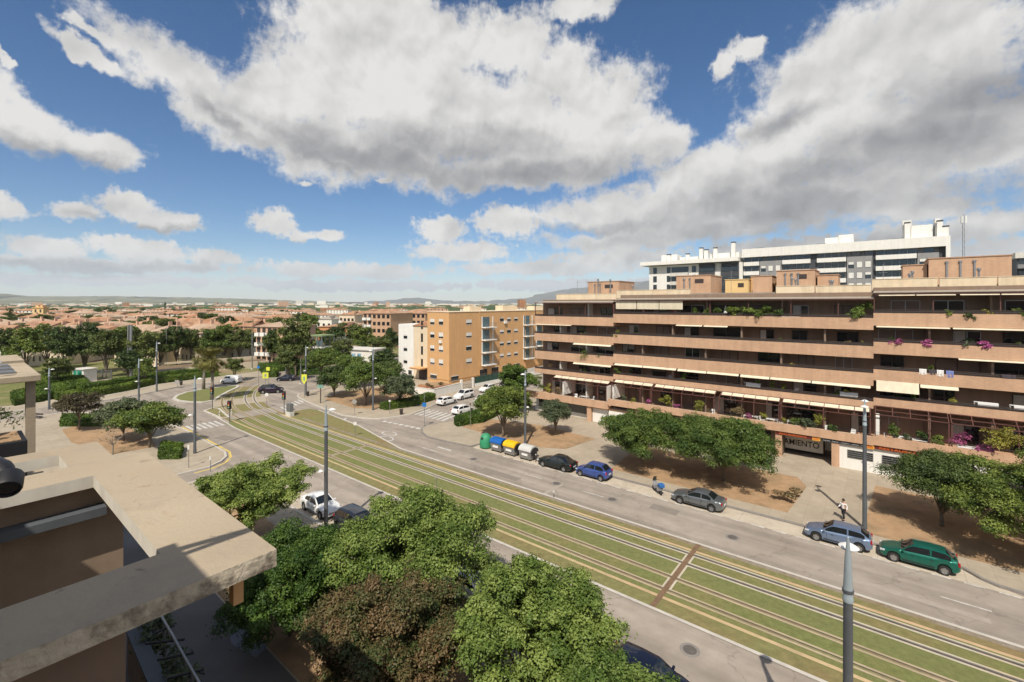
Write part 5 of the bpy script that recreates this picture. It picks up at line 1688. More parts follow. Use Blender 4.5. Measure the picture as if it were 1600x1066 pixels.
def cloth(label, s, z, w, h, m, t=62.46):
    b = MB()
    n = 6
    rows = []
    for j, (dy, dz) in enumerate(((0.18, -h * 0.5), (0.10, 0.0), (0.0, 0.04), (-0.08, 0.0), (-0.1, -h))):
        rows.append([(w * (k / n - 0.5), dy + 0.02 * math.sin(k * 2.2), dz + (0.04 * math.sin(k * 1.7) if j in (0, 4) else 0)) for k in range(n + 1)])
    b.loft(rows, closed=False, cap=False)
    o = b.build('hanging_cloth', M[m], None)
    o.location = W(s, t + 0.14, z + 0.33)
    o.rotation_euler = (0, 0, STREET)
    s_ = o.modifiers.new('solid', 'SOLIDIFY')
    s_.thickness = 0.012
    tag(o, label, 'laundry', 'washing on the rails')
cloth('white cloth hung on the third terrace rail, leftmost of the washing', 3.6, 10.9, 0.55, 0.5, 'cloth_white')
cloth('dark garment hung on the third terrace rail', 4.3, 10.9, 0.5, 0.45, 'cloth_dark')
cloth('pale towel beside the dark garment on the third terrace rail', 4.9, 10.9, 0.5, 0.55, 'cloth_white')
cloth('blue and white towel hung on the third terrace rail, rightmost of the washing', 5.6, 10.9, 0.55, 0.6, 'cloth_blue')
cloth('crumpled grey cloth on the third terrace rail near the right edge', 9.6, 10.9, 0.9, 0.3, 'cloth_dark')
def rack(label, s, f, w=1.6):
    z = zf(s, f)
    o = thing('drying_rack', label, 'drying rack', W(s, 63.2, z), STREET)
    b = MB()
    for x in (-w / 2, w / 2):
        b.tube([(x, -0.3, 0), (x, 0.25, 1.1)], 0.018, 5)
        b.tube([(x, 0.3, 0), (x, -0.25, 1.1)], 0.018, 5)
    for k in range(6):
        y = -0.25 + 0.1 * k
        b.tube([(-w / 2, y, 1.08), (w / 2, y, 1.08)], 0.01, 4)
    b.build('frame', M['white_pl'], o)
    c = MB()
    c.add([(-w / 2 + 0.2, -0.27, 1.1), (w / 2, -0.27, 1.1), (w / 2, -0.3, 0.6), (-w / 2 + 0.2, -0.3, 0.62), (-w / 2 + 0.2, -0.2, 1.115), (w / 2, -0.2, 1.115)], [(0, 1, 2, 3), (0, 4, 5, 1)])
    k = c.build('towel', M['cloth_white'], o)
    s_ = k.modifiers.new('solid', 'SOLIDIFY')
    s_.thickness = 0.01
rack('white drying rack with a towel on the second terrace near the right edge', 8.2, 2)
rack('second drying rack beyond the first on the second terrace', 10.6, 2)
rack('drying rack with washing on the second terrace of the middle section', -2.6, 2, 1.8)
rack('folding rack on the second terrace behind the two widest trees', -12.2, 2, 1.8)
o = thing('umbrella', 'folded pale parasol standing on the top terrace beside the bushes', 'parasol', W(-15.4, 63.5, zf(-15, 5)), STREET)
MB().tube([(0, 0, 0), (0, 0, 2.3)], 0.025, 6).build('pole', M['white_pl'], o)
MB().lathe([(0.05, 0.8), (0.3, 1.0), (0.22, 1.6), (0.05, 2.25)], 10).build('canopy', M['cloth_white'], o)
# ---------------------------------------------------------------- the ochre block on the side street
OS, OT = -73.4, 69.3
och = thing('apartment_building', 'ochre five storey apartment block with a white tower at its left end', 'apartment building', W(OS, OT, 0), STREET)
def O(mb, s0, s1, t0, t1, z0, z1):
    return mb.box(s0 - OS, s1 - OS, t0 - OT, t1 - OT, z0, z1)
g = MB()
O(g, -80.6, -73.4, 69.3, 118, 1.0, 16.0)
O(g, -80.5, -73.5, 69.4, 117.9, 0, 1.0)
g.build('wall', M['ochre'], och)
g = MB()
O(g, -80.7, -73.3, 69.2, 118.1, 16.0, 16.12)
g.build('coping', M['beige'], och)
g = MB()
O(g, -79.6, -77.4, 80, 84, 16.1, 17.2)
O(g, -79.6, -77.0, 92, 98, 16.1, 17.4)
O(g, -78, -75.6, 104, 110, 16.1, 17.2)
g.build('stair_housing', M['beige'], och)
g = MB()
O(g, -86.6, -80.6, 70.2, 84, 0, 12.6)
g.build('beige_wing', M['beige'], och)
g = MB()
O(g, -92.4, -86.6, 70.2, 80, 0, 12.9)
g.build('white_tower', M['white'], och)
g = MB()
vs = [(-86.8 - OS, 70.0 - OT, 12.62), (-80.62 - OS, 70.0 - OT, 12.62), (-80.62 - OS, 78 - OT, 14.3), (-86.8 - OS, 78 - OT, 14.3)]
g.add(vs + [(a, b_, c + 0.14) for a, b_, c in vs], [(0, 3, 2, 1), (4, 5, 6, 7), (0, 1, 5, 4), (1, 2, 6, 5), (2, 3, 7, 6), (3, 0, 4, 7)])
g.build('tiled_roof', M['tile'], och)
def win_t(s0, s1, z0, z1, t, shut=0.5, par=och, os=OS, ot=OT, fr='frame_wh', gl='glass'):
    "window in a wall that faces the viewer across the street (t constant)"
    f = MB()
    x0, x1, y = s0 - os, s1 - os, t - ot
    f.box(x0 - 0.05, x1 + 0.05, y - 0.05, y - 0.003, z0 - 0.06, z0)
    f.box(x0, x1, y - 0.035, y - 0.003, z1 - 0.05, z1)
    o = f.build('window', M[fr], par)
    MB().box(x0, x1, y - 0.015, y - 0.003, z0, z1 - 0.05 - (z1 - z0 - 0.05) * shut).build('pane', M[gl], o)
    if shut > 0.05:
        MB().box(x0, x1, y - 0.03, y - 0.003, z1 - 0.05 - (z1 - z0 - 0.05) * shut, z1 - 0.05).build('shutter', M['shutter_wh'], o)
def win_s(t0, t1, z0, z1, s, shut=0.5, par=och, os=OS, ot=OT, fr='frame_wh', gl='glass'):
    "window in a wall that faces along the street (s constant)"
    f = MB()
    y0, y1, x = t0 - ot, t1 - ot, s - os
    f.box(x + 0.003, x + 0.05, y0 - 0.05, y1 + 0.05, z0 - 0.06, z0)
    f.box(x + 0.003, x + 0.035, y0, y1, z1 - 0.05, z1)
    o = f.build('window', M[fr], par)
    MB().box(x + 0.003, x + 0.015, y0, y1, z0, z1 - 0.05 - (z1 - z0 - 0.05) * shut).build('pane', M[gl], o)
    if shut > 0.05:
        MB().box(x + 0.003, x + 0.03, y0, y1, z1 - 0.05 - (z1 - z0 - 0.05) * shut, z1 - 0.05).build('shutter', M['shutter_wh'], o)
ro = random.Random(12)
FLZ = (4.2, 7.2, 10.2, 13.2)
for z in FLZ:
    for s in (-78.9, -76.0):
        win_t(s - 0.7, s + 0.7, z, z + 1.25, 69.3, ro.choice((0.55, 0.7, 0.4)))
    win_s(74.6, 76.4, z, z + 1.05, -73.4, ro.choice((0.2, 0.5, 0.7)))
    for t in (87.3, 90.1, 93.0):
        win_s(t - 0.75, t + 0.75, z + 0.25, z + 1.15, -73.4, ro.choice((0.1, 0.4, 0.6)))
    for t in (81.9, 98.2, 104.0, 111):
        w = MB()
        O(w, -73.395, -73.34, t - 2.1, t - 1.75, z - 0.9, z + 1.6)
        O(w, -73.395, -73.34, t + 1.75, t + 2.1, z - 0.9, z + 1.6)
        O(w, -73.395, -72.1, t - 2.1, t + 2.1, z - 1.1, z - 0.9)
        o = w.build('balcony', M['white'], och)
        gl = MB()
        O(gl, -73.395, -73.36, t - 1.7, t + 0.7, z - 0.88, z + 1.5)
        gl.build('balcony_door', M['glass_blue'], o)
        rl = MB()
        for zz in (z - 0.5, z - 0.15, z + 0.12):
            rl.tube([(-72.15 - OS, t - 2.05 - OT, zz), (-72.15 - OS, t + 2.05 - OT, zz)], 0.03, 4)
        for k in range(12):
            rl.cbox((-72.15 - OS, t - 2.0 - OT + 0.364 * k, z - 0.4), (0.03, 0.03, 1.0))
        rl.build('railing', M['metal_gr'], o)
    win_t(-83.9, -83.2, z - 1.2 if z > 4.5 else z - 1.0, z + 0.7, 70.2, 0.0, fr='frame_dk')
for z in (3.4, 6.4, 9.4):
    win_t(-90.4, -89.0, z, z + 1.1, 70.2, 0.35)
win_t(-88.6, -87.3, 0.8, 1.9, 70.2, 0.0)
win_t(-79.6, -77.4, 1.0, 2.0, 69.3, 0.2)
win_s(69.9, 72.2, 0.8, 1.9, -73.4, 0.1)
for zz, tt in ((2.0, 79.2), (2.0, 83.4), (2.0, 87.6), (2.0, 92)):
    win_s(tt, tt + 2.6, 0.3, 2.3, -73.4, 0.0, fr='frame_wh')
g = MB()
O(g, -84.9, -81.2, 67.6, 70.2, 2.75, 3.0)
O(g, -85.0, -81.1, 67.5, 70.2, 3.0, 3.12)
g.build('porch_roof', M['ochre'], och)
g = MB()
O(g, -84.6, -81.6, 70.13, 70.19, 0.2, 2.7)
g.build('door', M['frame_dk'], och)
for tt, zz in ((70.9, 0), ):
    pass
for s, z in ((-76.0, 9.1), ):
    g = MB()
    O(g, s - 0.4, s + 0.4, 68.95, 69.29, z, z + 0.65)
    g.build('air_conditioner', M['white_pl'], och)
for t, z in ((88.5, 13.0), (83.8, 11.6)):
    g = MB()
    O(g, -73.39, -73.0, t - 0.45, t + 0.45, z - 0.1, z + 0.6)
    g.build('air_conditioner', M['white_pl'], och)
for tt in (79.0, 97.0, 108):
    g = MB()
    O(g, -73.395, -73.3, tt - 0.06, tt + 0.06, 0.2, 16)
    g.build('downpipe', M['ochre'], och)
# garden wall, fence and gate in front of it
gwl = thing('garden_wall', 'white garden wall with terracotta planter in front of the ochre block', 'wall', gp(680, 622), 0)
o_ = gp(680, 622)
def path_wall(mb, pts, z0, z1, th):
    for p, q in zip(pts[:-1], pts[1:]):
        a, c = Vector((p.x, p.y)), Vector((q.x, q.y))
        d = (c - a).normalized()
        nn = Vector((-d.y, d.x)) * th / 2
        mb.prism([tuple(a - nn), tuple(c - nn), tuple(c + nn), tuple(a + nn)], z0, z1)
wpts = [W(-71.2, 57.5) - o_, W(-66.0, 58.2) - o_, W(-67.0, 66.3) - o_]
mb = MB()
path_wall(mb, wpts, 0, 1.55, 0.3)
mb.build('wall', M['white'], gwl)
mb = MB()
path_wall(mb, [p + Vector((0, 0, 0)) for p in wpts], 1.56, 1.64, 0.36)
mb.build('coping', M['offwhite'], gwl)
fen = thing('garden_fence', 'dark green fence on a low white wall along the side street', 'fence', W(-67.2, 70.0), STREET)
MB().box(-0.15, 0.15, 0.9, 30, 0, 0.8).build('wall', M['white'], fen)
MB().box(-0.05, 0.05, 0.9, 18, 0.8, 2.2).build('screen', M['green_fence'], fen)
for k in range(13):
    MB().box(-0.08, 0.08, 0.9 + k * 1.42, 1.0 + k * 1.42, 0.8, 2.3).build('post', M['frame_dk'], fen)
MB().box(-0.06, 0.06, 18.1, 30, 0.8, 1.9).build('panel', M['offwhite'], fen)
gat = thing('garden_gate', 'barred metal gate with white posts between the white wall and green fence', 'gate', W(-67.0, 68.4), STREET)
MB().box(-0.2, 0.2, -1.9, -1.5, 0, 2.2).build('post', M['white'], gat)
MB().box(-0.2, 0.2, 1.5, 1.9, 0, 2.2).build('post', M['white'], gat)
b = MB()
for z in (0.15, 1.0, 1.95):
    b.box(-0.03, 0.03, -1.48, 1.48, z, z + 0.06)
for k in range(14):
    b.box(-0.015, 0.015, -1.45 + k * 0.222, -1.42 + k * 0.222, 0.1, 2.0)
b.build('leaf', M['metal_gr'], gat)
for k, (s, t) in enumerate(((-70.4, 60.5), (-69.2, 63), (-68.6, 60))):
    plant('terracotta planted bed shrub behind the white garden wall', s, t, 0.9, 1.2, 0.5, 'dry', 300, 0.2, 'shrubs behind the white garden wall')
tb = thing('planter', 'terracotta coloured raised bed stepping up to the ochre block entrance', 'planter', W(-71.0, 63.2), STREET)
MB().box(-2.4, 2.4, -2.6, 2.4, 0, 1.3).build('wall', M['terracotta'], tb)
MB().box(-2.2, 2.2, -2.4, 2.2, 1.3, 1.36).build('soil', M['soil'], tb)

# ---------------------------------------------------------------- the tall white and grey block behind the flats
BS, BT = -25.0, 157.6
tall = thing('apartment_building', 'tall white and grey modern apartment block rising behind the salmon flats', 'apartment building', W(BS, BT, 0), STREET)
def T_(mb, s0, s1, t0, t1, z0, z1):
    return mb.box(s0 - BS, s1 - BS, t0 - BT, t1 - BT, z0, z1)
g = MB()
T_(g, -33.2, 13.6, 159.0, 173, 0, 32.3)
g.build('wall', M['grey_clad'], tall)
g = MB()
T_(g, -33.4, 14.2, 157.4, 173, 32.4, 35.0)
T_(g, 13.4, 14.2, 157.4, 173, 0, 32.4)
g.build('white_frame', M['white'], tall)
g = MB()
T_(g, -64, -33.4, 158.4, 172, 0, 31.2)
g.build('white_wing', M['white'], tall)
g = MB()
T_(g, -66.5, -34.2, 156.2, 172, 31.4, 32.7)
g.build('roof_slab', M['white'], tall)
for s0, s1 in ((-46.5, -41.7), (-39.6, -34.4)):
    g = MB()
    T_(g, s0, s1, 157.6, 158.38, 0, 31.0)
    g.build('dark_bay', M['dark_clad'], tall)
    for k in range(9):
        z = 28.3 - 3 * k
        g = MB()
        T_(g, s0 + 0.1, s1 - 0.1, 157.5, 157.59, z + 0.1, z + 1.4)
        g.build('window', M['glass'], tall)
for k in range(10):
    z = 28.0 - 3 * k
    for s in (-62.5, -57.6, -49.0):
        g = MB()
        T_(g, s, s + 1.3, 158.3, 158.395, z + 0.5, z + 2.6)
        g.build('window', M['glass'], tall)
    g = MB()
    T_(g, -56, -50.2, 158.3, 158.395, z + 0.6, z + 2.5)
    g.build('window', M['glass'], tall)
    g = MB()
    T_(g, -56.2, -50.0, 157.0, 158.39, z - 0.7, z + 0.4)
    g.build('balcony', M['offwhite'], tall)
for (s0, s1, st) in ((-33.1, -28.7, 0), (-22.4, -15.3, 1), (-13.7, -6.9, 1), (-0.4, 7.9, 1)):
    for k in range(10):
        z = 30.1 - 2.95 * k
        g = MB()
        T_(g, s0, s1, 157.7 if st else 158.2, 158.95, z - 0.35, z + 0.85)
        g.build('balcony', M['white'], tall)
        g = MB()
        T_(g, s0 + 0.1, s1 - 0.1, 158.86, 158.99, z + 0.9, z + 2.55)
        o = g.build('window', M['glass'], tall)
        g = MB()
        n = max(2, int((s1 - s0) / 1.6))
        for j in range(n + 1):
            x = s0 + 0.1 + (s1 - s0 - 0.3) * j / n
            T_(g, x, x + 0.1, 158.8, 158.855, z + 0.9, z + 2.55)
        g.build('frame', M['metal_gr'], o)
for (s0, s1, m_) in ((-15.3, -13.7, 'dark_clad'), (-1.0, -0.42, 'dark_clad'), (12.3, 13.39, 'dark_clad')):
    g = MB()
    T_(g, s0, s1, 158.6, 158.98, 0, 32.38)
    g.build('dark_panel', M[m_], tall)
for s0, s1 in ((-28.5, -22.6), (-6.7, -1.1), (8.1, 12.2)):
    g = MB()
    T_(g, s0, s1, 158.3, 158.98, 0, 31.0)
    g.build('grey_bay', M['grey_bay'], tall)
    n = 3 if s1 - s0 > 5 else 2
    for k in range(10):
        z = 30.1 - 2.95 * k
        for j in range(n):
            x = s0 + (s1 - s0) * (j + 0.5) / n - 0.6
            g = MB()
            T_(g, x, x + 1.2, 158.2, 158.295, z - 2.2, z - 0.6) if (j + k) % 3 else T_(g, x, x + 1.2, 158.2, 158.295, z - 1.3, z - 0.6)
            g.build('shutter', M['shutter_wh'], tall)
            g = MB()
            T_(g, x - 0.05, x + 1.25, 158.25, 158.298, z - 2.3, z - 0.55)
            g.build('window', M['glass'], tall)
for s0 in range(-33, 12, 3):
    g = MB()
    T_(g, s0 + 0.3, s0 + 2.2, 158.9, 158.99, 31.1, 32.35)
    g.build('window', M['glass'], tall)
for (s0, s1, z1) in ((-60.5, -55, 35.2), (-54, -46, 34.0), (-44, -35, 34.6), (-12, -8.6, 37.0), (-8.8, -5.4, 37.6), (5.2, 7.0, 40.2), (6.8, 11.2, 38.6), (11.6, 12.6, 40.0)):
    g = MB()
    T_(g, s0, s1, 161, 166, 32.3 if s0 < -34 else 34.9, z1)
    g.build('roof_housing', M['white'], tall)
for s, z1 in ((-58, 37), (-51.5, 36.8), (-47, 38.5), (-45.4, 37.8), (-42.5, 38.2), (-37, 39.6), (5.6, 41.2), (11.9, 41), (13.0, 39.5)):
    g = MB()
    T_(g, s, s + 1.1, 159.5, 160.6, 32.5 if s < -34 else 34.9, z1 - 2.0)
    o = g.build('chimney', M['white'], tall)
    g = MB()
    T_(g, s - 0.1, s + 1.2, 159.4, 160.7, z1 - 1.98, z1 - 1.7)
    g.build('cap', M['dark_clad'], o)
g = MB()
for s in (-30, -14, 3):
    T_(g, s, s + 2.2, 160.5, 160.6, 34.9, 35.5)
g.build('roof_rail', M['metal_gr'], tall)
mast = thing('radio_mast', 'thin lattice radio mast standing right of the tall white block', 'mast', W(16.6, 158.5, 0), STREET)
b = MB()
for a in (0, 2.09, 4.19):
    b.tube([(0.35 * math.cos(a), 0.35 * math.sin(a), 0), (0.18 * math.cos(a), 0.18 * math.sin(a), 40)], 0.06, 4)
for k in range(26):
    z = 1.5 * k
    b.tube([(0.32, 0, z), (-0.16, 0.28, z + 0.75), (-0.16, -0.28, z + 1.5)], 0.03, 4)
b.build('lattice', M['metal_gr'], mast)
b = MB()
for a in (0, 2.1, 4.2):
    b.cbox((0.5 * math.cos(a), 0.5 * math.sin(a), 38.8), (0.3, 0.3, 1.8), 0, a)
b.build('antenna', M['white_pl'], mast)
# dark block at the right edge
rbk = thing('apartment_building', 'dark grey apartment block with white roof edge at the right edge of the picture', 'apartment building', (128, 112, 0), STREET)
MB().box(-2.5, 26, 0, 16, 0, 29.2).build('wall', M['dark_clad'], rbk)
MB().box(-2.9, 26.2, -0.6, 16, 29.2, 30.6).build('roof_slab', M['offwhite'], rbk)
for k in range(9):
    z = 26.6 - 3 * k
    MB().box(-2.6, 26, -1.4, -0.01, z, z + 1.0).build('balcony', M['grey_clad'], rbk)
    MB().box(-2.2, 26, -0.06, -0.004, z + 1.1, z + 2.4).build('window', M['glass'], rbk)

# ---------------------------------------------------------------- old town: rows of tiled houses beyond the plane trees
M['wall_a'] = mat('plaster_cream', (0.62, 0.52, 0.38), rough=0.9, var=0.1, scale=0.3)
M['wall_b'] = mat('plaster_white', (0.68, 0.65, 0.58), rough=0.9, var=0.08, scale=0.3)
M['wall_c'] = mat('plaster_pink', (0.56, 0.36, 0.25), rough=0.9, var=0.1, scale=0.3)
M['wall_d'] = mat('brick_orange', (0.52, 0.25, 0.12), rough=0.9, var=0.1, scale=0.3)
HP = {}
def house(label, p, L, D, H, rz, wall, roof, group, hip=True, rise=None, nwin=4, chimneys=2, parapet=False, storeys=3, name='house'):
    h = thing(name, label, 'house', p, rz, group)
    MB().box(-L / 2, L / 2, -D / 2, D / 2, -1, H).build('wall', M[wall], h)
    rise = rise or D * 0.17
    b = MB()
    e = 0.5
    k = D / 2 if hip else 0.0
    vs = [(-L / 2 - e, -D / 2 - e, H), (L / 2 + e, -D / 2 - e, H), (L / 2 + e, D / 2 + e, H), (-L / 2 - e, D / 2 + e, H), (-L / 2 + k, 0, H + rise), (L / 2 - k, 0, H + rise)]
    b.add(vs, [(0, 1, 5, 4), (1, 2, 5), (2, 3, 4, 5), (3, 0, 4), (0, 3, 2, 1)])
    ro_ = b.build('roof', M[roof], h)
    for k in range(chimneys):
        x = -L / 2 + L * (k + 0.7) / (chimneys + 0.4)
        c = MB()
        c.box(x - 0.5, x + 0.5, -0.5, 0.5, H + rise * 0.6, H + rise + 1.2)
        c.build('chimney', M['wall_c'], ro_)
    for st in range(storeys):
        z = H - 2.2 - 3 * st
        for k in range(nwin):
            x = -L / 2 + L * (k + 0.5) / nwin
            MB().box(x - 0.6, x + 0.6, -D / 2 - 0.06, -D / 2 - 0.003, z, z + 1.5).build('window', M['glass'], h)
    return h
rh = random.Random(21)
MK = {}
def town_house(i, x, ridge, d, wpx, kind, deep, rz):
    "copies of a few built houses, scaled to the size they have in the picture"
    L = wpx * d / 711.0
    H = EYE - (ridge - 474.0) * d / 711.0
    key = kind
    lab = {0: 'long terracotta hip roofed house in the rows beyond the plane trees', 1: 'pale tiled house with cream walls in the rows beyond the plane trees', 2: 'brick coloured house under a red tiled gable in the rows beyond the plane trees', 3: 'white walled house with terracotta roof in the rows beyond the plane trees'}[kind]
    if key not in MK:
        MK[key] = house(lab, (0, 0, 0), 30, 14, 9.6, 0, ('wall_c', 'wall_a', 'wall_d', 'wall_b')[kind], ('tile', 'tile_pale', 'tile', 'tile')[kind], 'tiled houses of the old town', kind != 2, 2.6, 7, 2)
        o = MK[key]
        o.location = ((x - 800) / 711 * d, d, 0)
        o.rotation_euler = (0, 0, rz)
    else:
        o = copy_tree(MK[key], ((x - 800) / 711 * d, d, 0), rz, lab)
    o.scale = (L / 30, max(0.7, min(1.6, deep)), H / 12.2)
row_specs = [(150, 506, 64, 20), (185, 501, 60, 26), (240, 495.5, 58, 0), (320, 490.5, 54, 14), (430, 486.8, 50, 34), (600, 483.0, 46, 6), (850, 480.2, 40, 22)]
i = 0
for d, ry, w, off in row_specs:
    x = -40 + off
    end = 400 if d < 200 else 440 if d < 400 else 470
    while x < end:
        ww = w * rh.uniform(0.5, 1.5)
        town_house(i, x + ww / 2, ry + rh.uniform(-1.0, 3.0), d * rh.uniform(0.93, 1.07), ww * 0.98, rh.choice((0, 1, 1, 2, 3, 3)), rh.uniform(0.8, 1.4), rh.uniform(-0.6, 0.5))
        x += ww
        i += 1
for (x, ry, d, w, kd) in ((500, 489, 420, 40, 3), (545, 490, 380, 34, 0), (570, 486, 520, 44, 2), (640, 487, 460, 40, 0), (690, 486, 480, 44, 3), (740, 485, 520, 46, 0), (790, 484, 560, 50, 3), (620, 482.5, 800, 36, 3), (680, 481.6, 860, 40, 0), (740, 481, 900, 40, 3), (800, 480.5, 980, 44, 3), (850, 481, 900, 44, 2), (530, 482.5, 760, 34, 3), (590, 483, 700, 30, 0)):
    town_house(0, x, ry, d, w, kd, 1.0, rh.uniform(-0.3, 0.2))
# bell tower of the church, green shed, and the named blocks nearer the junction
tw = thing('church_tower', 'small ochre church tower above the tiled roofs near the left edge', 'tower', ((64 - 800) / 711 * 330, 330, 0), 0.3)
MB().box(-3, 3, -3, 3, 0, 14.5).build('wall', M['ochre_lt'], tw)
MB().box(-3.4, 3.4, -3.4, 3.4, 14.5, 15.1).build('cornice', M['ochre'], tw)
MB().box(-2, 2, -2, 2, 15.1, 16.4).build('belfry', M['ochre_lt'], tw)
MB().lathe([(2.9, 16.4), (0.15, 17.7)], 4).build('roof', M['tile'], tw)
for x in (-1.4, 1.4):
    MB().box(x - 0.5, x + 0.5, -3.06, -3.003, 11.4, 13.6).build('opening', M['frame_dk'], tw)

def block(label, x0, x1, ytop, ybase, m, roofm, floors, dep=14, rz=0.0, nwin=5, name='apartment_building', balc=0, cat='apartment building'):
    p0, p1 = gp(x0, ybase), gp(x1, ybase)
    L = (p1 - p0).length
    d = (p0.y + p1.y) / 2
    H = EYE - (ytop - 474) * d / 711.0
    o = thing(name, label, cat, (p0 + p1) / 2, rz)
    MB().box(-L / 2, L / 2, 0, dep, -0.5, H).build('wall', M[m], o)
    b = MB()
    vs = [(-L / 2 - 0.4, -0.4, H), (L / 2 + 0.4, -0.4, H), (L / 2 + 0.4, dep + 0.4, H), (-L / 2 - 0.4, dep + 0.4, H), (-L / 2 + dep / 2.4, dep / 2, H + 1.9), (L / 2 - dep / 2.4, dep / 2, H + 1.9)]
    b.add(vs, [(0, 1, 5, 4), (1, 2, 5), (2, 3, 4, 5), (3, 0, 4), (0, 3, 2, 1)])
    b.build('roof', M[roofm], o)
    fh = H / floors
    for f in range(floors):
        for k in range(nwin):
            x = -L / 2 + L * (k + 0.5) / nwin
            if k < balc:
                MB().box(x - L / nwin * 0.4, x + L / nwin * 0.4, -0.9, -0.004, f * fh + 0.1, f * fh + 1.1).build('balcony', M['white' if m != 'wall_d' else 'brick'], o)
                MB().box(x - L / nwin * 0.3, x + L / nwin * 0.3, -0.06, -0.004, f * fh + 1.12, f * fh + 2.5).build('window', M['frame_dk'], o)
            else:
                MB().box(x - 0.65, x + 0.65, -0.06, -0.004, f * fh + 0.9, f * fh + 2.3).build('window', M['glass'], o)
    return o
block('pink flats with white balconies and laundry beyond the traffic junction', 396, 446, 511, 572, 'wall_c', 'tile_pale', 4, 14, -0.25, 5, balc=3)
block('pale flats with a white barred gallery left of the pink ones', 366, 396, 510, 560, 'wall_a', 'tile', 4, 12, -0.25, 4, balc=2)
block('long brick flats with stacked balconies in the middle distance', 563, 614, 490, 545, 'brick', 'tile', 5, 16, -0.35, 6, balc=2)
block('brick flats continuing behind the trees left of the white tower', 612, 668, 490, 538, 'brick', 'tile', 5, 16, -0.35, 7, balc=1)
block('low building with a bright orange tiled roof behind the trees', 494, 545, 511, 538, 'wall_d', 'tile', 2, 26, -0.2, 4)
block('white flat roofed hall behind the orange roof', 484, 520, 499, 525, 'wall_b', 'canopy', 2, 20, -0.2, 4)
block('ochre gabled house beside the brick flats', 528, 556, 492, 530, 'wall_a', 'tile', 3, 14, -0.3, 4, balc=1)

# park buildings: tram pavilion, painted hut, kiosk, ramp, gate
pv_ = thing('pavilion', 'two level open pavilion with a green flat roof behind the corner trees', 'pavilion', gp(492, 572), -0.4)
d = gp(492, 572).y
Hh = EYE - (524 - 474) * d / 711
MB().box(-2.6, 2.6, 0, 5, Hh - 0.35, Hh).build('roof', mat('green_roof', (0.20, 0.26, 0.12), rough=0.8), pv_)
MB().box(-3.2, 3.0, -0.6, 5, Hh * 0.58, Hh * 0.58 + 0.35).build('deck', M['offwhite'], pv_)
for x in (-2.4, -0.8, 0.8, 2.4):
    for y in (0.2, 4.8):
        MB().box(x - 0.12, x + 0.12, y - 0.12, y + 0.12, 0, Hh - 0.36).build('post', M['metal_gr'], pv_)
MB().box(-2.0, 2.0, 1.0, 4.4, 0, Hh * 0.57).build('wall', M['grey_clad'], pv_)
MB().box(-2.2, 2.2, 0.9, 0.96, Hh * 0.6 + 0.6, Hh * 0.6 + 2.0).build('glazing', M['glass_blue'], pv_)
hut = thing('hut', 'long low hut painted pale blue and white among the trees', 'hut', gp(556, 572), -0.35)
d = gp(556, 572).y
Lh = 60 * d / 711
MB().box(-Lh / 2, Lh / 2, 0, 6, 0, 4.6).build('wall', M['wall_b'], hut)
for k, c in enumerate(((0.20, 0.42, 0.50), (0.55, 0.36, 0.14), (0.25, 0.40, 0.52), (0.16, 0.30, 0.42))):
    MB().box(-Lh / 2 + Lh * (0.04 + 0.17 * k), -Lh / 2 + Lh * (0.15 + 0.17 * k), -0.05, -0.003, 0.4, 3.6).build('mural_panel', mat('mural', c, rough=0.8, var=0.3, scale=1.0), hut)
MB().box(-Lh / 2 - 0.3, Lh / 2 + 0.3, -0.4, 6.3, 4.6, 4.9).build('roof', M['offwhite'], hut)
for (lab, x, yb, yt, w) in (('small white hut with two green doors in the park', 122, 597, 578, 26),):
    p = gp(x, yb)
    o = thing('kiosk', lab, 'hut', p, -0.3)
    Lk = w * p.y / 711
    Hk = EYE - (yt - 474) * p.y / 711
    MB().box(-Lk / 2, Lk / 2, 0, 2.6, 0, Hk).build('wall', M['white'], o)
    MB().box(-Lk / 2 - 0.2, Lk / 2 + 0.2, -0.2, 2.8, Hk, Hk + 0.2).build('roof', M['offwhite'], o)
    gm = mat('green_door', (0.02, 0.24, 0.15), rough=0.5)
    for x0, x1 in ((-0.40, -0.12), (-0.06, 0.34)):
        MB().box(Lk * x0, Lk * x1, -0.06, -0.003, 0.1, Hk - 0.25).build('door', gm, o)
# gate and fence of the park
fg = thing('park_gate', 'grey barred double gate at the end of the park path', 'gate', gp(160, 592), -0.2)
b = MB()
wg = 34 * gp(160, 592).y / 711
for z in (0.1, 1.0, 2.0):
    b.box(-wg / 2, wg / 2, -0.03, 0.03, z, z + 0.06)
for k in range(34):
    x = -wg / 2 + wg * k / 33
    b.box(x - 0.02, x + 0.02, -0.02, 0.02, 0, 2.05)
b.build('bars', M['pipe'], fg)
for x in (-wg / 2 - 0.15, 0, wg / 2 + 0.15):
    MB().box(x - 0.1, x + 0.1, -0.1, 0.1, 0, 2.3).build('post', M['pipe'], fg)
sheet('path', [gs(76, 630), gs(120, 622), gs(176, 592), gs(146, 592), gs(100, 612), gs(60, 622)], -0.006, M['path'])
sheet('path', [gs(180, 606), gs(260, 590), gs(256, 587), gs(176, 601)], -0.006, M['path'])
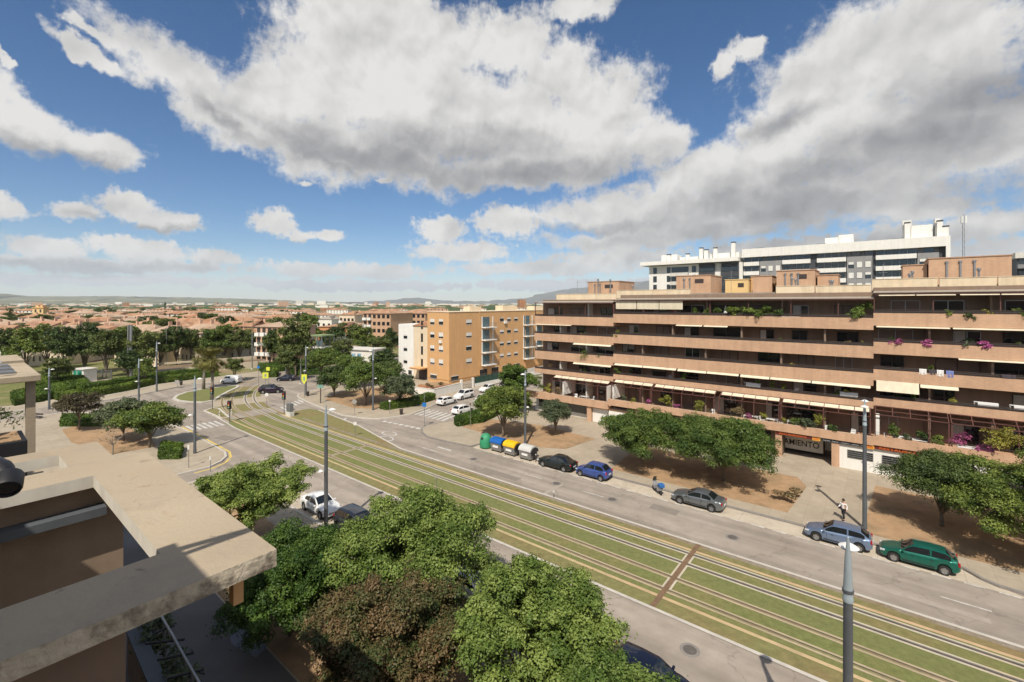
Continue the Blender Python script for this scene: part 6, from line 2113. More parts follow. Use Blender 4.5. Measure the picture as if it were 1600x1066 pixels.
# ramp with low walls
rmp = thing('ramp_wall', 'long low ramp with stacked concrete walls crossing the park behind the palms', 'wall', gp(360, 572), 0)
oo = gp(360, 572)
def rbox(x0, y0, x1, y1, z0, z1, m, name):
    p, q = gp(x0, y0) - oo, gp(x1, y1) - oo
    mb = MB()
    a, c = Vector((p.x, p.y)), Vector((q.x, q.y))
    dd = (c - a).normalized()
    nn = Vector((-dd.y, dd.x)) * 0.35
    ra, rc = (1.0, 1.6)
    vs = []
    for v, zz in ((a, 0.0), (c, 0.9)):
        for k in (-1, 1):
            for z in (z0, z1):
                vs.append((v.x + nn.x * k, v.y + nn.y * k, max(-0.2, z + zz)))
    mb.add(vs, [(0, 1, 3, 2), (4, 6, 7, 5), (0, 4, 5, 1), (2, 3, 7, 6), (1, 5, 7, 3), (0, 2, 6, 4)])
    mb.build(name, m, rmp)
rbox(246, 584, 420, 574, -1, 1.0, M['path'], 'lower_wall')
rbox(246, 580, 425, 571, -1, 1.2, M['stucco'], 'upper_wall')
rbox(300, 572, 470, 563, -1, 1.4, M['path'], 'rear_wall')
rbox(246, 576, 425, 567, 1.0, 1.5, M['path'], 'parapet')
# ---------------------------------------------------------------- the far plain: thousands of distant buildings and tree belts read as one mass
rf_ = random.Random(99)
def far_mass(name, n, dmin, dmax, xr, size, hr, m, power=1.0):
    b = MB()
    for k in range(n):
        d = dmin * (dmax / dmin) ** (rf_.random() ** power)
        x = rf_.uniform(*xr)
        X = (x - 800) / 711 * d
        w, dp, h = rf_.uniform(*size), rf_.uniform(*size), rf_.uniform(*hr)
        if rf_.random() < 0.04:
            h *= 2.4
        a = rf_.uniform(0, 0.8)
        b.cbox((X, d, h / 2), (w, dp * 0.6, h), rf_.randint(0, len(m) - 1), a)
    return stuff(b.build(name, m))
far_mass('distant_town', 500, 1000, 4200, (-120, 1050), (10, 34), (6, 11), [M['wall_b'], M['wall_a'], M['tile'], M['wall_c']])
far_mass('distant_town', 300, 2600, 6400, (-200, 1100), (20, 80), (8, 16), [M['wall_b'], M['wall_b'], M['offwhite'], M['wall_c']])
b = MB()
for k in range(420):
    d = 900 * (6500 / 900) ** rf_.random()
    x = rf_.uniform(-150, 1080)
    w = rf_.uniform(20, 120)
    b.lathe([(w * 0.5, 0), (w * 0.46, 5), (w * 0.25, 9), (w * 0.05, 10.5)], 7, ((x - 800) / 711 * d, d, -0.5))
tb_ = b.build('distant_trees', LEAF['dark'])
at = tb_.data.attributes.new('tint', 'FLOAT', 'FACE')
at.data.foreach_set('value', np.random.default_rng(2).uniform(0.1, 0.8, len(tb_.data.polygons)).astype(np.float32))
stuff(tb_)
# ---------------------------------------------------------------- vehicles
M['tyre'] = mat('tyre', (0.022, 0.021, 0.020), rough=0.85, var=0.2, scale=8)
M['rim'] = mat('alloy_rim', (0.42, 0.42, 0.42), rough=0.35, metal=0.8, var=0.1)
M['car_glass'] = glass_mat('car_glass', (0.012, 0.015, 0.017), 0.04)
M['trim'] = mat('black_trim', (0.022, 0.022, 0.024), rough=0.6, var=0.15)
M['red_lamp'] = mat('red_lamp_glass', (0.34, 0.012, 0.012), rough=0.15, var=0.1)
M['head_lamp'] = mat('head_lamp_glass', (0.55, 0.56, 0.56), rough=0.08, var=0.1)
M['plate'] = mat('plate', (0.70, 0.70, 0.68), rough=0.5)

def paint(name, c, metal=0.35, rough=0.32):
    return mat('paint_' + name, c, rough=rough, metal=metal, var=0.06, scale=1.5, coat=0.6, spec=0.5)

KIND = {  # L, W, H, hood z, belt z, deck z, windscreen base, roof front, roof rear, rear base, wheel r, front axle, rear axle   (x from the middle, front +)
    'hatch': (4.15, 1.72, 1.46, 0.90, 0.92, 1.02, 0.95, 0.20, -1.35, -1.95, 0.315, 1.28, -1.30),
    'small': (3.70, 1.64, 1.52, 0.92, 0.95, 1.02, 0.92, 0.28, -1.15, -1.74, 0.295, 1.16, -1.20),
    'sedan': (4.45, 1.76, 1.41, 0.88, 0.90, 0.98, 0.90, 0.10, -0.95, -1.62, 0.32, 1.36, -1.34),
    'suv': (4.45, 1.83, 1.68, 1.02, 1.05, 1.12, 1.00, 0.35, -1.65, -2.12, 0.355, 1.36, -1.34),
    'van': (4.40, 1.80, 1.82, 1.05, 1.08, 1.20, 1.35, 0.70, -2.02, -2.17, 0.32, 1.38, -1.30),
}
def lerp(a, b, f):
    return a + (b - a) * f
def pl(x, pts):
    for (x0, y0), (x1, y1) in zip(pts[:-1], pts[1:]):
        if x0 <= x <= x1:
            f = (x - x0) / max(1e-9, x1 - x0)
            f = f * f * (3 - 2 * f) * 0.5 + f * 0.5
            return y0 + (y1 - y0) * f
    return pts[0][1] if x < pts[0][0] else pts[-1][1]

def car(label, kind, pm, loc, heading, cat='car', name='parked_car', group=None, glass=None, rimm=None, panel=False):
    L, Wd, H, zh, zb, zd, xw0, xw1, xr1, xr0, rw, xa, xb = KIND[kind]
    o = thing(name, label, cat, loc, heading, group)
    hw = Wd / 2
    fx, bx = L / 2, -L / 2
    top = [(bx, zd - 0.34), (bx + 0.05, zd - 0.12), (bx + 0.16, zd), (xr0, zd + 0.01), (xw0, zb + 0.03), (fx - 0.55, zh - 0.08), (fx - 0.2, zh - 0.17), (fx - 0.05, zh - 0.32), (fx, zh - 0.45)]
    def wid(x):
        return hw * pl(x, [(bx, 0.80), (bx + 0.12, 0.91), (bx + 0.6, 0.985), (0, 1.0), (fx - 0.75, 0.975), (fx - 0.25, 0.88), (fx - 0.05, 0.74), (fx, 0.66)])
    def low(x):
        z = pl(x, [(bx, 0.42), (bx + 0.2, 0.28), (bx + 0.5, 0.2), (fx - 0.5, 0.19), (fx - 0.15, 0.24), (fx, 0.36)])
        for c in (xa, xb):
            d = abs(x - c)
            ra = rw + 0.055
            if d < ra:
                z = max(z, rw + math.sqrt(ra * ra - d * d) - 0.01)
        return z
    xs = sorted(set([bx, bx + 0.03, bx + 0.1, fx - 0.03, fx - 0.1, fx] + [bx + L * k / 46 for k in range(47)] + [c + d for c in (xa, xb) for d in (-rw - 0.055, -rw - 0.04, rw + 0.04, rw + 0.055)]))
    rings = []
    for x in xs:
        w, zl, zt = wid(x), low(x), pl(x, top)
        zl = min(zl, zt - 0.12)
        zm = lerp(zl, zt, 0.55)
        half = [(w * 0.86, zl), (w * 0.985, zl + min(0.08, (zt - zl) * 0.3)), (w, zm), (w * 0.975, lerp(zm, zt, 0.72)), (w * 0.91, zt - 0.015), (w * 0.6, zt + 0.025), (0, zt + 0.04)]
        rings.append([(x, y, z) for y, z in half] + [(x, -y, z) for y, z in half[-2::-1]])
    body = MB()
    body.loft(rings, 0, closed=False, cap=False)
    body.add(rings[0], [tuple(range(len(rings[0])))])
    body.add(rings[-1], [tuple(range(len(rings[0])))[::-1]])
    # greenhouse
    def zr(x):
        return pl(x, [(xr0, zd + 0.02), (xr1, H - 0.05), (lerp(xr1, xw1, 0.5), H), (xw1, H - 0.035), (xw0, zb + 0.05)])
    def gw(x):
        return wid(x) * 0.90
    def tum(x):
        f = (zr(x) - zb) / (H - zb)
        return gw(x) - 0.17 * max(0, f)
    gx = sorted(set([xr0 + (xw0 - xr0) * k / 28 for k in range(29)] + [xw1, xr1]))
    gr = []
    for x in gx:
        z = zr(x)
        base = lerp(zd, zb, (x - xr0) / (xw0 - xr0)) - 0.04
        wb, wt = gw(x), tum(x)
        half = [(wb, base), (lerp(wb, wt, 0.93), lerp(base, z, 0.93)), (wt - 0.06, z - 0.005 + 0.0), (wt * 0.5, z + 0.022), (0, z + 0.03)]
        gr.append([(x, y, q) for y, q in half] + [(x, -y, q) for y, q in half[-2::-1]])
    body.loft(gr, 0, closed=False, cap=False)
    ob = body.build('body', pm, o, smooth='auto')
    # inner dark floor so that the arches and underside are closed
    MB().box(bx + 0.25, fx - 0.3, -hw * 0.82, hw * 0.82, 0.24, 0.62).build('underbody', M['trim'], o)
    gm = glass or M['car_glass']
    def pane(name, x0, x1, n=8):
        b = MB()
        rows = []
        for k in range(n + 1):
            x = lerp(x0, x1, k / n)
            z = zr(x)
            wt = (tum(x) - 0.075) * 0.97
            rows.append([(x, wt * f, z + 0.037 - 0.022 * abs(f) ** 2 - (0.012 if abs(f) == 1 else 0)) for f in (-1, -0.5, 0, 0.5, 1)])
        b.loft(rows, closed=False, cap=False)
        b.build(name, gm, o, smooth=True)
    pane('windscreen', lerp(xw1, xw0, 0.06), lerp(xw1, xw0, 0.9))
    if not panel:
        pane('rear_window', lerp(xr1, xr0, 0.10), lerp(xr1, xr0, 0.86))
    xm = lerp(xr1, xw1, 0.46)
    spans = [(xm + 0.05, lerp(xw1, xw0, 0.78)), (lerp(xr1, xr0, 0.45), xm - 0.05)]
    if panel:
        spans = [(xm + 0.45, lerp(xw1, xw0, 0.78))]
    for sd in (1, -1):
        for (x0, x1) in spans:
            b = MB()
            rows = []
            for k in range(9):
                x = lerp(x0, x1, k / 8)
                z = zr(x)
                base = lerp(zd, zb, (x - xr0) / (xw0 - xr0)) - 0.04
                wb, wt = gw(x), tum(x)
                h0, h1 = 0.16, 0.86
                if (z - base) < 0.2:
                    h1 = 0.5
                rows.append([(x, sd * (lerp(wb, wt, h) + 0.009), lerp(base, z, h)) for h in (h0, h1)])
            b.loft(rows, closed=False, cap=False)
            if sd < 0:
                b.f = [f[::-1] for f in b.f]
            b.build('side_window', gm, o)
        # shut lines of the doors
    def prof(x):
        w, zl, zt = wid(x), low(x), pl(x, top)
        zl = min(zl, zt - 0.12)
        zm = lerp(zl, zt, 0.55)
        return [(w * 0.985, zl + min(0.08, (zt - zl) * 0.3)), (w, zm), (w * 0.975, lerp(zm, zt, 0.72)), (w * 0.93, zt - 0.03)]
    for sd in (1, -1):
        b = MB()
        for x in (xm, xw0 - 0.32, lerp(xr1, xr0, 0.2)) if not panel else (xm + 0.4, xw0 - 0.3):
            rows = [[(xx, sd * (y + 0.005), z) for y, z in prof(x)] for xx in (x - 0.010, x + 0.010)]
            b.loft(rows, closed=False, cap=False)
        b.build('door_seam', M['trim'], o)
    # handles, mirrors, lamps, wheels
    for sd in (1, -1):
        b = MB()
        for x in (xm - 0.08, lerp(xm, xa, 0.5) - 0.02):
            b.cbox((x, sd * (wid(x) + 0.002), zb - 0.13), (0.16, 0.02, 0.03))
        b.build('door_handle', M['trim'], o)
        b = MB()
        b.cbox((xw0 - 0.18, sd * (wid(xw0) + 0.05), zb + 0.06), (0.12, 0.17, 0.11))
        b.build('mirror', pm, o, bevel=0.02)
        b = MB()
        b.cbox((0, sd * (wid(0) - 0.005), 0.36), (L * 0.40, 0.03, 0.07))
        b.build('side_trim', M['trim'], o)
        hl = MB()
        hl.cbox((fx - 0.22, sd * wid(fx - 0.22) * 0.80, pl(fx - 0.22, top) - 0.115), (0.30, 0.28, 0.13), 0, -sd * 0.42, 0.25)
        hl.build('headlight', M['head_lamp'], o, bevel=0.03)
        tl = MB()
        tl.cbox((bx + 0.09, sd * wid(bx + 0.1) * 0.87, zd - 0.14), (0.12, 0.22, 0.24 if kind != 'sedan' else 0.15), 0, sd * 0.35)
        tl.build('taillight', M['red_lamp'], o, bevel=0.02)
        for xc in (xa, xb):
            wl = MB()
            prof = [(rw * 0.62, -0.10), (rw * 0.94, -0.10), (rw, -0.06), (rw, 0.06), (rw * 0.94, 0.10), (rw * 0.62, 0.10)]
            n = 22
            vs, fs = [], []
            for r, y in prof:
                for k in range(n):
                    a = 2 * math.pi * k / n
                    vs.append((r * math.cos(a), y, r * math.sin(a)))
            for i in range(len(prof) - 1):
                for k in range(n):
                    fs.append((i * n + k, i * n + (k + 1) % n, (i + 1) * n + (k + 1) % n, (i + 1) * n + k))
            wl.add(vs, fs)
            w_ = wl.build('wheel', M['tyre'], o, smooth='auto')
            w_.location = (xc, sd * (hw - 0.115), rw)
            ri = MB()
            yy = sd * 0.075
            ri.add([(rw * 0.64 * math.cos(2 * math.pi * k / n), yy * 0.5, rw * 0.64 * math.sin(2 * math.pi * k / n)) for k in range(n)], [tuple(range(n))], 1)
            for k in range(5):
                a = 2 * math.pi * k / 5 + 0.3
                c, s_ = math.cos(a), math.sin(a)
                px_, pz_ = -s_, c
                wi, wo = 0.05, 0.085
                ri.add([(px_ * wi, yy, pz_ * wi), (-px_ * wi, yy, -pz_ * wi), (c * rw * 0.62 - px_ * wo, yy * 1.05, s_ * rw * 0.62 - pz_ * wo), (c * rw * 0.62 + px_ * wo, yy * 1.05, s_ * rw * 0.62 + pz_ * wo)], [(0, 1, 2, 3)], 0)
            ring = []
            for r, y in ((rw * 0.57, yy), (rw * 0.645, yy * 1.15)):
                ring.append([(r * math.cos(2 * math.pi * k / n), y, r * math.sin(2 * math.pi * k / n)) for k in range(n)])
            ri.loft(ring, 0, closed=True, cap=False)
            ri.build('rim', [rimm or M['rim'], M['trim']], w_)
    b = MB()
    b.cbox((bx - 0.012, 0, 0.62 if kind in ('sedan',) else 0.70), (0.02, 0.5, 0.11))
    b.build('number_plate', M['plate'], o)
    b = MB()
    b.cbox((fx - 0.005, 0, 0.40), (0.03, 0.5, 0.11))
    b.build('number_plate', M['plate'], o)
    b = MB()
    b.cbox((fx - 0.04, 0, 0.50), (0.06, 0.95, 0.1))
    b.build('grille', M['trim'], o)
    return o

# headings: towards the far left along the street = STREET + pi
HL, HR = STREET + math.pi, STREET
P_ = {k: paint(k, *v) for k, v in dict(green=((0.010, 0.135, 0.095), 0.5), sky=((0.20, 0.27, 0.40), 0.6), silver=((0.20, 0.215, 0.225), 0.65), blue=((0.055, 0.10, 0.33), 0.4), black=((0.012, 0.018, 0.018), 0.3), white=((0.72, 0.72, 0.70), 0.0), navy=((0.012, 0.016, 0.035), 0.4), purple=((0.022, 0.012, 0.026), 0.4), steel=((0.30, 0.31, 0.33), 0.6), charcoal=((0.03, 0.035, 0.045), 0.4)).items()}
KP = 'cars parked along the opposite kerb'
car('dark green hatchback with pale alloy wheels at the kerb end of its row', 'hatch', P_['green'], W(2.15, 42.15, 0.006), HL, group=KP)
car('light blue hatchback parked nose to nose before the green one, by the lamp post', 'hatch', P_['sky'], W(-2.35, 42.1, 0.006), HL, group=KP)
car('silver grey saloon with dark rims parked right of the scooter', 'sedan', P_['silver'], W(-12.5, 42.1, 0.006), HL, group=KP, rimm=M['metal_gr'])
car('small bright blue rounded hatchback parked behind the black saloon', 'small', P_['blue'], W(-23.0, 42.15, 0.006), HL, group=KP)
car('black saloon parked next to the grey waste container', 'sedan', P_['black'], W(-27.4, 42.0, 0.006), HL, group=KP)
SW_ = 'white cars in the side street'
side = math.atan2(TY, TX)
car('white hatchback seen from behind, first at the corner of the side street', 'hatch', P_['white'], W(-59.9, 56.0, 0.006), side + 0.05, group=SW_)
car('white sporty crossover facing the junction, second along the white garden wall', 'suv', P_['white'], W(-61.0, 61.4, 0.006), side + math.pi + 0.05, group=SW_)
car('white estate car third along the wall of the side street', 'hatch', P_['white'], W(-62.2, 69.4, 0.006), side + math.pi + 0.05, group=SW_)
car('white hatchback beside the clipped hedge, seen from behind', 'hatch', P_['white'], W(-52.9, 53.0, 0.006), side + 0.05, group=SW_)
car('white delivery van facing the junction behind the hedge', 'van', P_['white'], W(-54.7, 60.0, 0.006), side + math.pi + 0.05, 'van', 'parked_van', SW_, panel=True)
car('dark brown car half hidden by the green tree in the side street', 'hatch', P_['purple'], W(-62.8, 76.5, 0.006), side + math.pi, group='cars in the side street')
car('white panel van driving past the traffic island with the palms', 'van', P_['white'], gp(361, 599) + Vector((0, 0, 0.006)), rad(176), 'van', 'moving_van', panel=True)
car('black off-roader crossing the tram tracks at the junction', 'suv', P_['purple'], gp(424, 614) + Vector((0, 0, 0.03)), rad(16), name='moving_car')
car('black hatchback waiting at the far side of the junction', 'hatch', P_['navy'], gp(447, 595) + Vector((0, 0, 0.006)), rad(184), name='moving_car')
NP = 'cars parked under the near trees'
car('white saloon with dark windows parked by the lamp post under the near trees', 'sedan', P_['white'], W(-37.6, 20.35, 0.006), HR, group=NP)
car('charcoal car half hidden by the bright green tree in front of the white saloon', 'suv', P_['charcoal'], W(-31.9, 20.3, 0.006), HR, group=NP)
car('grey car glimpsed through the bright green tree', 'hatch', P_['steel'], W(-25.6, 20.3, 0.006), HR, group=NP)
car('white hatchback showing beside the bright green and yellowish trees', 'hatch', P_['white'], W(-19.3, 20.3, 0.006), HR, group=NP)
car('blue car glimpsed through the yellowish green tree', 'hatch', P_['blue'], W(-13.8, 20.5, 0.006), HR, group=NP)
dk_ = car('dark navy car at the bottom edge beside the low green tree', 'hatch', P_['navy'], W(-8.2, 20.4, 0.006), HR, group=NP)
MB().box(0.52, 0.80, -0.42, -0.12, 1.02, 1.03).build('parking_ticket', mat('turquoise_card', (0.10, 0.48, 0.45), rough=0.6), dk_)

# scooter
sc_ = thing('scooter', 'scooter with a blue cargo cover parked at the kerb between the cars', 'scooter', W(-16.3, 42.35, 0.006), STREET + math.pi * 0.78)
for x in (0.62, -0.58):
    b = MB()
    n = 18
    rings = []
    for k in range(n + 1):
        a = 2 * math.pi * k / n
        rings.append([((0.23 + 0.05 * math.cos(q)) * math.cos(a), 0.05 * math.sin(q), (0.23 + 0.05 * math.cos(q)) * math.sin(a)) for q in (0, 1.26, 2.5, 3.77, 5.03)])
    b.loft(rings, 0, closed=True, cap=False)
    b.lathe([(0.05, -0.04), (0.05, 0.04)], 8)
    w_ = b.build('wheel', M['tyre'], sc_, smooth=True)
    w_.location = (x, 0, 0.28)
M['scoot'] = paint('scooter', (0.30, 0.30, 0.31), 0.4)
MB().loft([[(0.34, y, z) for y, z in ((-0.16, 0.25), (0.16, 0.25), (0.18, 0.6), (0, 0.66), (-0.18, 0.6))], [(0.50, y, z) for y, z in ((-0.2, 0.5), (0.2, 0.5), (0.2, 0.95), (0, 1.0), (-0.2, 0.95))], [(0.58, y, z) for y, z in ((-0.12, 0.6), (0.12, 0.6), (0.12, 0.98), (0, 1.02), (-0.12, 0.98))]]).build('front_shield', M['scoot'], sc_, bevel=0.02)
MB().box(-0.2, 0.4, -0.15, 0.15, 0.22, 0.30).build('footboard', M['trim'], sc_, bevel=0.02)
MB().loft([[(-0.80, y, z) for y, z in ((-0.1, 0.5), (0.1, 0.5), (0.12, 0.72), (-0.12, 0.72))], [(-0.35, y, z) for y, z in ((-0.2, 0.3), (0.2, 0.3), (0.2, 0.74), (-0.2, 0.74))], [(-0.1, y, z) for y, z in ((-0.14, 0.28), (0.14, 0.28), (0.16, 0.7), (-0.16, 0.7))]]).build('tail_body', M['scoot'], sc_, bevel=0.02)
MB().loft([[(-0.72, y, z) for y, z in ((-0.12, 0.74), (0.12, 0.74), (0.1, 0.84), (-0.1, 0.84))], [(-0.1, y, z) for y, z in ((-0.15, 0.7), (0.15, 0.7), (0.12, 0.78), (-0.12, 0.78))]]).build('saddle', M['black'], sc_, bevel=0.02)
MB().box(-0.92, -0.42, -0.24, 0.24, 0.78, 1.12).build('cargo_cover', mat('blue_tarp', (0.03, 0.13, 0.36), rough=0.6), sc_, bevel=0.05)
MB().tube([(0.5, 0, 0.9), (0.42, 0, 1.06)], 0.03, 6).tube([(0.38, -0.34, 1.06), (0.44, 0, 1.08), (0.38, 0.34, 1.06)], 0.02, 6).build('handlebar', M['black'], sc_)
MB().add([(0.54, -0.2, 1.0), (0.54, 0.2, 1.0), (0.44, 0.16, 1.4), (0.44, -0.16, 1.4), (0.56, -0.2, 1.0), (0.56, 0.2, 1.0), (0.46, 0.16, 1.4), (0.46, -0.16, 1.4)], [(0, 1, 2, 3), (7, 6, 5, 4), (0, 4, 5, 1), (1, 5, 6, 2), (2, 6, 7, 3), (3, 7, 4, 0)]).build('windshield', M['car_glass'], sc_)

# ---------------------------------------------------------------- recycling containers
M['bin_body'] = mat('bin_grey', (0.20, 0.19, 0.175), rough=0.6, var=0.12, scale=2, streak=0.2)
def container(label, p, lid, rz):
    o = thing('waste_container', label, 'container', p, rz, 'waste containers at the kerb')
    w, d, h = 0.85, 0.72, 1.12
    MB().loft([[(-w * 0.92, -d * 0.85, 0.16), (w * 0.92, -d * 0.85, 0.16), (w * 0.92, d * 0.85, 0.16), (-w * 0.92, d * 0.85, 0.16)], [(-w, -d, h), (w, -d, h), (w, d, h), (-w, d, h)]]).build('body', M['bin_body'], o, bevel=0.04)
    b = MB()
    rows = []
    for k in range(13):
        a = math.pi * k / 12
        rows.append([(x, -math.cos(a) * (d + 0.05), h + 0.02 + math.sin(a) * 0.48) for x in (-w - 0.02, w + 0.02)])
    b.loft(rows, closed=False, cap=False)
    b.add([r[0] for r in rows], [tuple(range(13))])
    b.add([r[1] for r in rows], [tuple(range(13))[::-1]])
    b.box(-w - 0.02, w + 0.02, -d - 0.05, d + 0.05, h - 0.05, h + 0.02)
    b.build('lid', lid, o, smooth='auto')
    for x in (-w - 0.10, w + 0.02):
        b = MB()
        rows = [[(xx, -math.cos(math.pi * k / 10) * (d + 0.02), h - 0.2 + math.sin(math.pi * k / 10) * 0.55) for xx in (x, x + 0.08)] for k in range(11)]
        b.loft(rows, closed=False, cap=False)
        b.add([r[0] for r in rows], [tuple(range(11))])
        b.add([r[1] for r in rows], [tuple(range(11))[::-1]])
        b.box(x, x + 0.08, -0.3, 0.3, 0.3, h - 0.2)
        b.build('side_frame', M['trim'], o)
    for x in (-w * 0.75, w * 0.75):
        for y in (-d * 0.65, d * 0.65):
            MB().box(x - 0.06, x + 0.06, y - 0.08, y + 0.08, 0, 0.16).build('foot', M['black'], o)
    b = MB()
    b.box(-0.42, 0.42, -d - 0.0, -d + 0.02, 0.55, 0.8)
    b.build('sticker', M['white_pl'], o)
    return o
container('grey waste container with a blue curved lid at the kerb', W(-36.0, 42.3, 0.006), mat('blue_lid', (0.010, 0.10, 0.36), rough=0.45), STREET)
container('grey waste container with a yellow curved lid at the kerb', W(-33.9, 42.25, 0.006), mat('yellow_lid', (0.72, 0.42, 0.012), rough=0.45), STREET)
container('grey waste container with a pale grey lid beside the black saloon', W(-31.5, 42.2, 0.006), mat('pale_lid', (0.50, 0.49, 0.46), rough=0.45), STREET)
ig = thing('bottle_bank', 'green dome shaped bottle bank left of the blue lidded container', 'container', W(-38.1, 42.2, 0.006), STREET)
mi = mat('igloo_green', (0.035, 0.25, 0.12), rough=0.55, var=0.08)
MB().lathe([(0.72, 0.08), (0.76, 0.2), (0.76, 0.75), (0.72, 1.1), (0.60, 1.45), (0.40, 1.68), (0.15, 1.78), (0.02, 1.79)], 24).build('dome', mi, ig, smooth=True)
b = MB()
for a in (math.pi * 1.5, math.pi * 0.5):
    b.cbox((0.68 * math.cos(a), 0.68 * math.sin(a), 1.25), (0.26, 0.08, 0.26), 0, a + math.pi / 2)
b.build('hatch', M['trim'], ig)
MB().tube([(-0.18, 0, 1.74), (-0.1, 0, 1.9), (0.1, 0, 1.9), (0.18, 0, 1.74)], 0.025, 6).build('lifting_eye', M['metal_gr'], ig)

# ---------------------------------------------------------------- lamp posts
M['pole'] = mat('pole_paint', (0.115, 0.125, 0.135), rough=0.5, metal=0.35, var=0.15, scale=1.5, streak=0.12)
M['pole_tip'] = mat('pole_tip', (0.36, 0.42, 0.45), rough=0.45, metal=0.35, var=0.08)
M['lum'] = mat('luminaire', (0.72, 0.70, 0.66), rough=0.4, var=0.04)
def lamp(label, p, H=10.2, rz=STREET, low=True, both=False, group='tall tapered lamp posts'):
    o = thing('street_lamp', label, 'lamp post', p, rz, group)
    MB().lathe([(0.17, 0.0), (0.17, 0.6), (0.155, 0.65), (0.13, H * 0.8)], 14).build('pole', M['pole'], o, smooth='auto')
    MB().lathe([(0.15, H * 0.8), (0.15, H * 0.8 + 0.12), (0.14, H * 0.8 + 0.14), (0.125, H * 0.86), (0.09, H * 0.94), (0.03, H), (0.01, H + 0.02)], 14).build('tip', M['pole_tip'], o, smooth='auto')
    MB().lathe([(0.162, 0), (0.162, 0.09)], 14, (0, 0, H * 0.83)).build('collar', M['pole'], o)
    def head(z, dy, L, r):
        a = MB().tube([(0, 0, z), (0, dy * L * 0.6, z + 0.05), (0, dy * L, z + 0.06)], 0.035, 6).build('arm', M['pole_tip'], o)
        MB().lathe([(0.05, 0.12), (r * 0.55, 0.08), (r, 0.0), (r * 0.9, -0.05), (r * 0.3, -0.07)], 18, (0, dy * (L + r * 0.7), z + 0.06)).build('luminaire', M['lum'], o, smooth='auto')
    head(H * 0.945, 1, 0.30, 0.29)
    if low:
        head(H * 0.5, -1, 0.30, 0.24)
    if both:
        head(H * 0.97, -1, 0.4, 0.27)
    return o
lamp('tall lamp post nearest the viewer, cut by the bottom edge', W(-0.75, 18.35), 10.4)
lamp('tall lamp post standing by the parked white saloon', W(-33.2, 18.4), 10.2)
lamp('tall lamp post at the rounded plaza corner', W(-63.4, 18.6), 9.4)
lamp('tall lamp post on the opposite pavement behind the light blue hatchback', W(-0.8, 45.6), 10.4, STREET + math.pi, True, True)
lamp('tall lamp post behind the waste containers', W(-34.5, 45.6), 9.6, STREET + math.pi)
lamp('tall lamp post in front of the corner trees', gp(583, 642), 10.6, STREET + math.pi)
for (lab, x, yb, yt) in (('lamp post on the far pavement, left one of the pair', 217, 632, 560), ('lamp post on the far pavement, right one of the pair', 245, 612, 533), ('lamp post on the plaza behind the yellow flowers', 77, 640, 575),
                         ('lamp post with two white heads at the junction by the yellow sign', 478, 619, 540), ('slim lamp post beside the hedge past the black hatchback', 447, 588, 533)):
    p = gp(x, yb)
    lamp(lab, p, EYE - (yt - 474) * p.y / 711, STREET + 0.6, True, False, 'lamp posts further away')
def pole(label, x, yb, yt, r, m='pipe', name='mast', cat='mast'):
    p = gp(x, yb)
    H = EYE - (yt - 474) * p.y / 711
    o = thing(name, label, cat, p, 0)
    MB().lathe([(r, 0), (r * 0.95, H * 0.6), (r * 0.8, H)], 10).build('pole', M[m], o, smooth='auto')
    MB().box(-r * 1.6, r * 1.6, -r * 1.6, r * 1.6, 0, 0.25).build('base', M['offwhite'], o)
    return o, H
o, Hm = pole('tall grey twin mast in front of the plane tree row', 205, 592, 508, 0.35)
MB().box(-0.75, -0.5, -0.2, 0.2, Hm * 0.45, Hm).build('antenna', M['pipe'], o)
pole('tall thin pole in front of the right half of the plane tree row', 260, 575, 512, 0.12)
pole('thin pale pole beside the pink flats', 394, 577, 520, 0.14)
pole('thin pole standing right of the junction beside the hedge', 470, 600, 560, 0.12)
pole('thin tall pole rising behind the painted hut', 540, 572, 520, 0.1)

# ---------------------------------------------------------------- signs, signals, small furniture
M['sign_lime'] = mat('fluorescent_yellow', (0.60, 0.62, 0.06), rough=0.5, var=0.05)
M['sign_blue'] = mat('sign_blue', (0.02, 0.16, 0.45), rough=0.5)
M['sign_green'] = mat('sign_green', (0.16, 0.32, 0.26), rough=0.5)
M['sign_grey'] = mat('sign_back', (0.36, 0.34, 0.31), rough=0.5, metal=0.3)
def post(label, p, H, board=None, name='traffic_sign', cat='traffic sign', rz=0.0, m='pipe', r=0.04, group=None):
    o = thing(name, label, cat, p, rz, group)
    MB().lathe([(r, 0), (r, H)], 8).build('post', M[m], o)
    if board:
        kind, w, h, bm, z = board
        b = MB()
        if kind == 'rect':
            b.box(-w / 2, w / 2, -r - 0.03, -r - 0.005, z, z + h)
        elif kind == 'disc':
            n = 18
            for y in (0,):
                b.add([(w / 2 * math.cos(2 * math.pi * k / n), -r - 0.03, z + h / 2 + w / 2 * math.sin(2 * math.pi * k / n)) for k in range(n)] + [(w / 2 * math.cos(2 * math.pi * k / n), -r - 0.005, z + h / 2 + w / 2 * math.sin(2 * math.pi * k / n)) for k in range(n)],
                      [tuple(range(n))[::-1], tuple(range(n, 2 * n))] + [(k, (k + 1) % n, n + (k + 1) % n, n + k) for k in range(n)])
        elif kind == 'diamond':
            q = [(0, z), (w / 2, z + h / 2), (0, z + h), (-w / 2, z + h / 2)]
            b.add([(x, -r - 0.03, zz) for x, zz in q] + [(x, -r - 0.005, zz) for x, zz in q], [(0, 1, 2, 3), (7, 6, 5, 4), (0, 4, 5, 1), (1, 5, 6, 2), (2, 6, 7, 3), (3, 7, 4, 0)])
        b.build('board', M[bm], o)
    return o
def hh(x, yb, yt):
    p = gp(x, yb)
    return p, EYE - (yt - 474) * p.y / 711
p, H = hh(477, 621, 588)
y_ = thing('traffic_sign', 'fluorescent yellow diamond warning sign at the corner kerb', 'traffic sign', p + Vector((0.1, -0.6, 0)), 0)
MB().lathe([(0.06, 0), (0.06, 5.2)], 8).build('post', M['pipe'], y_)
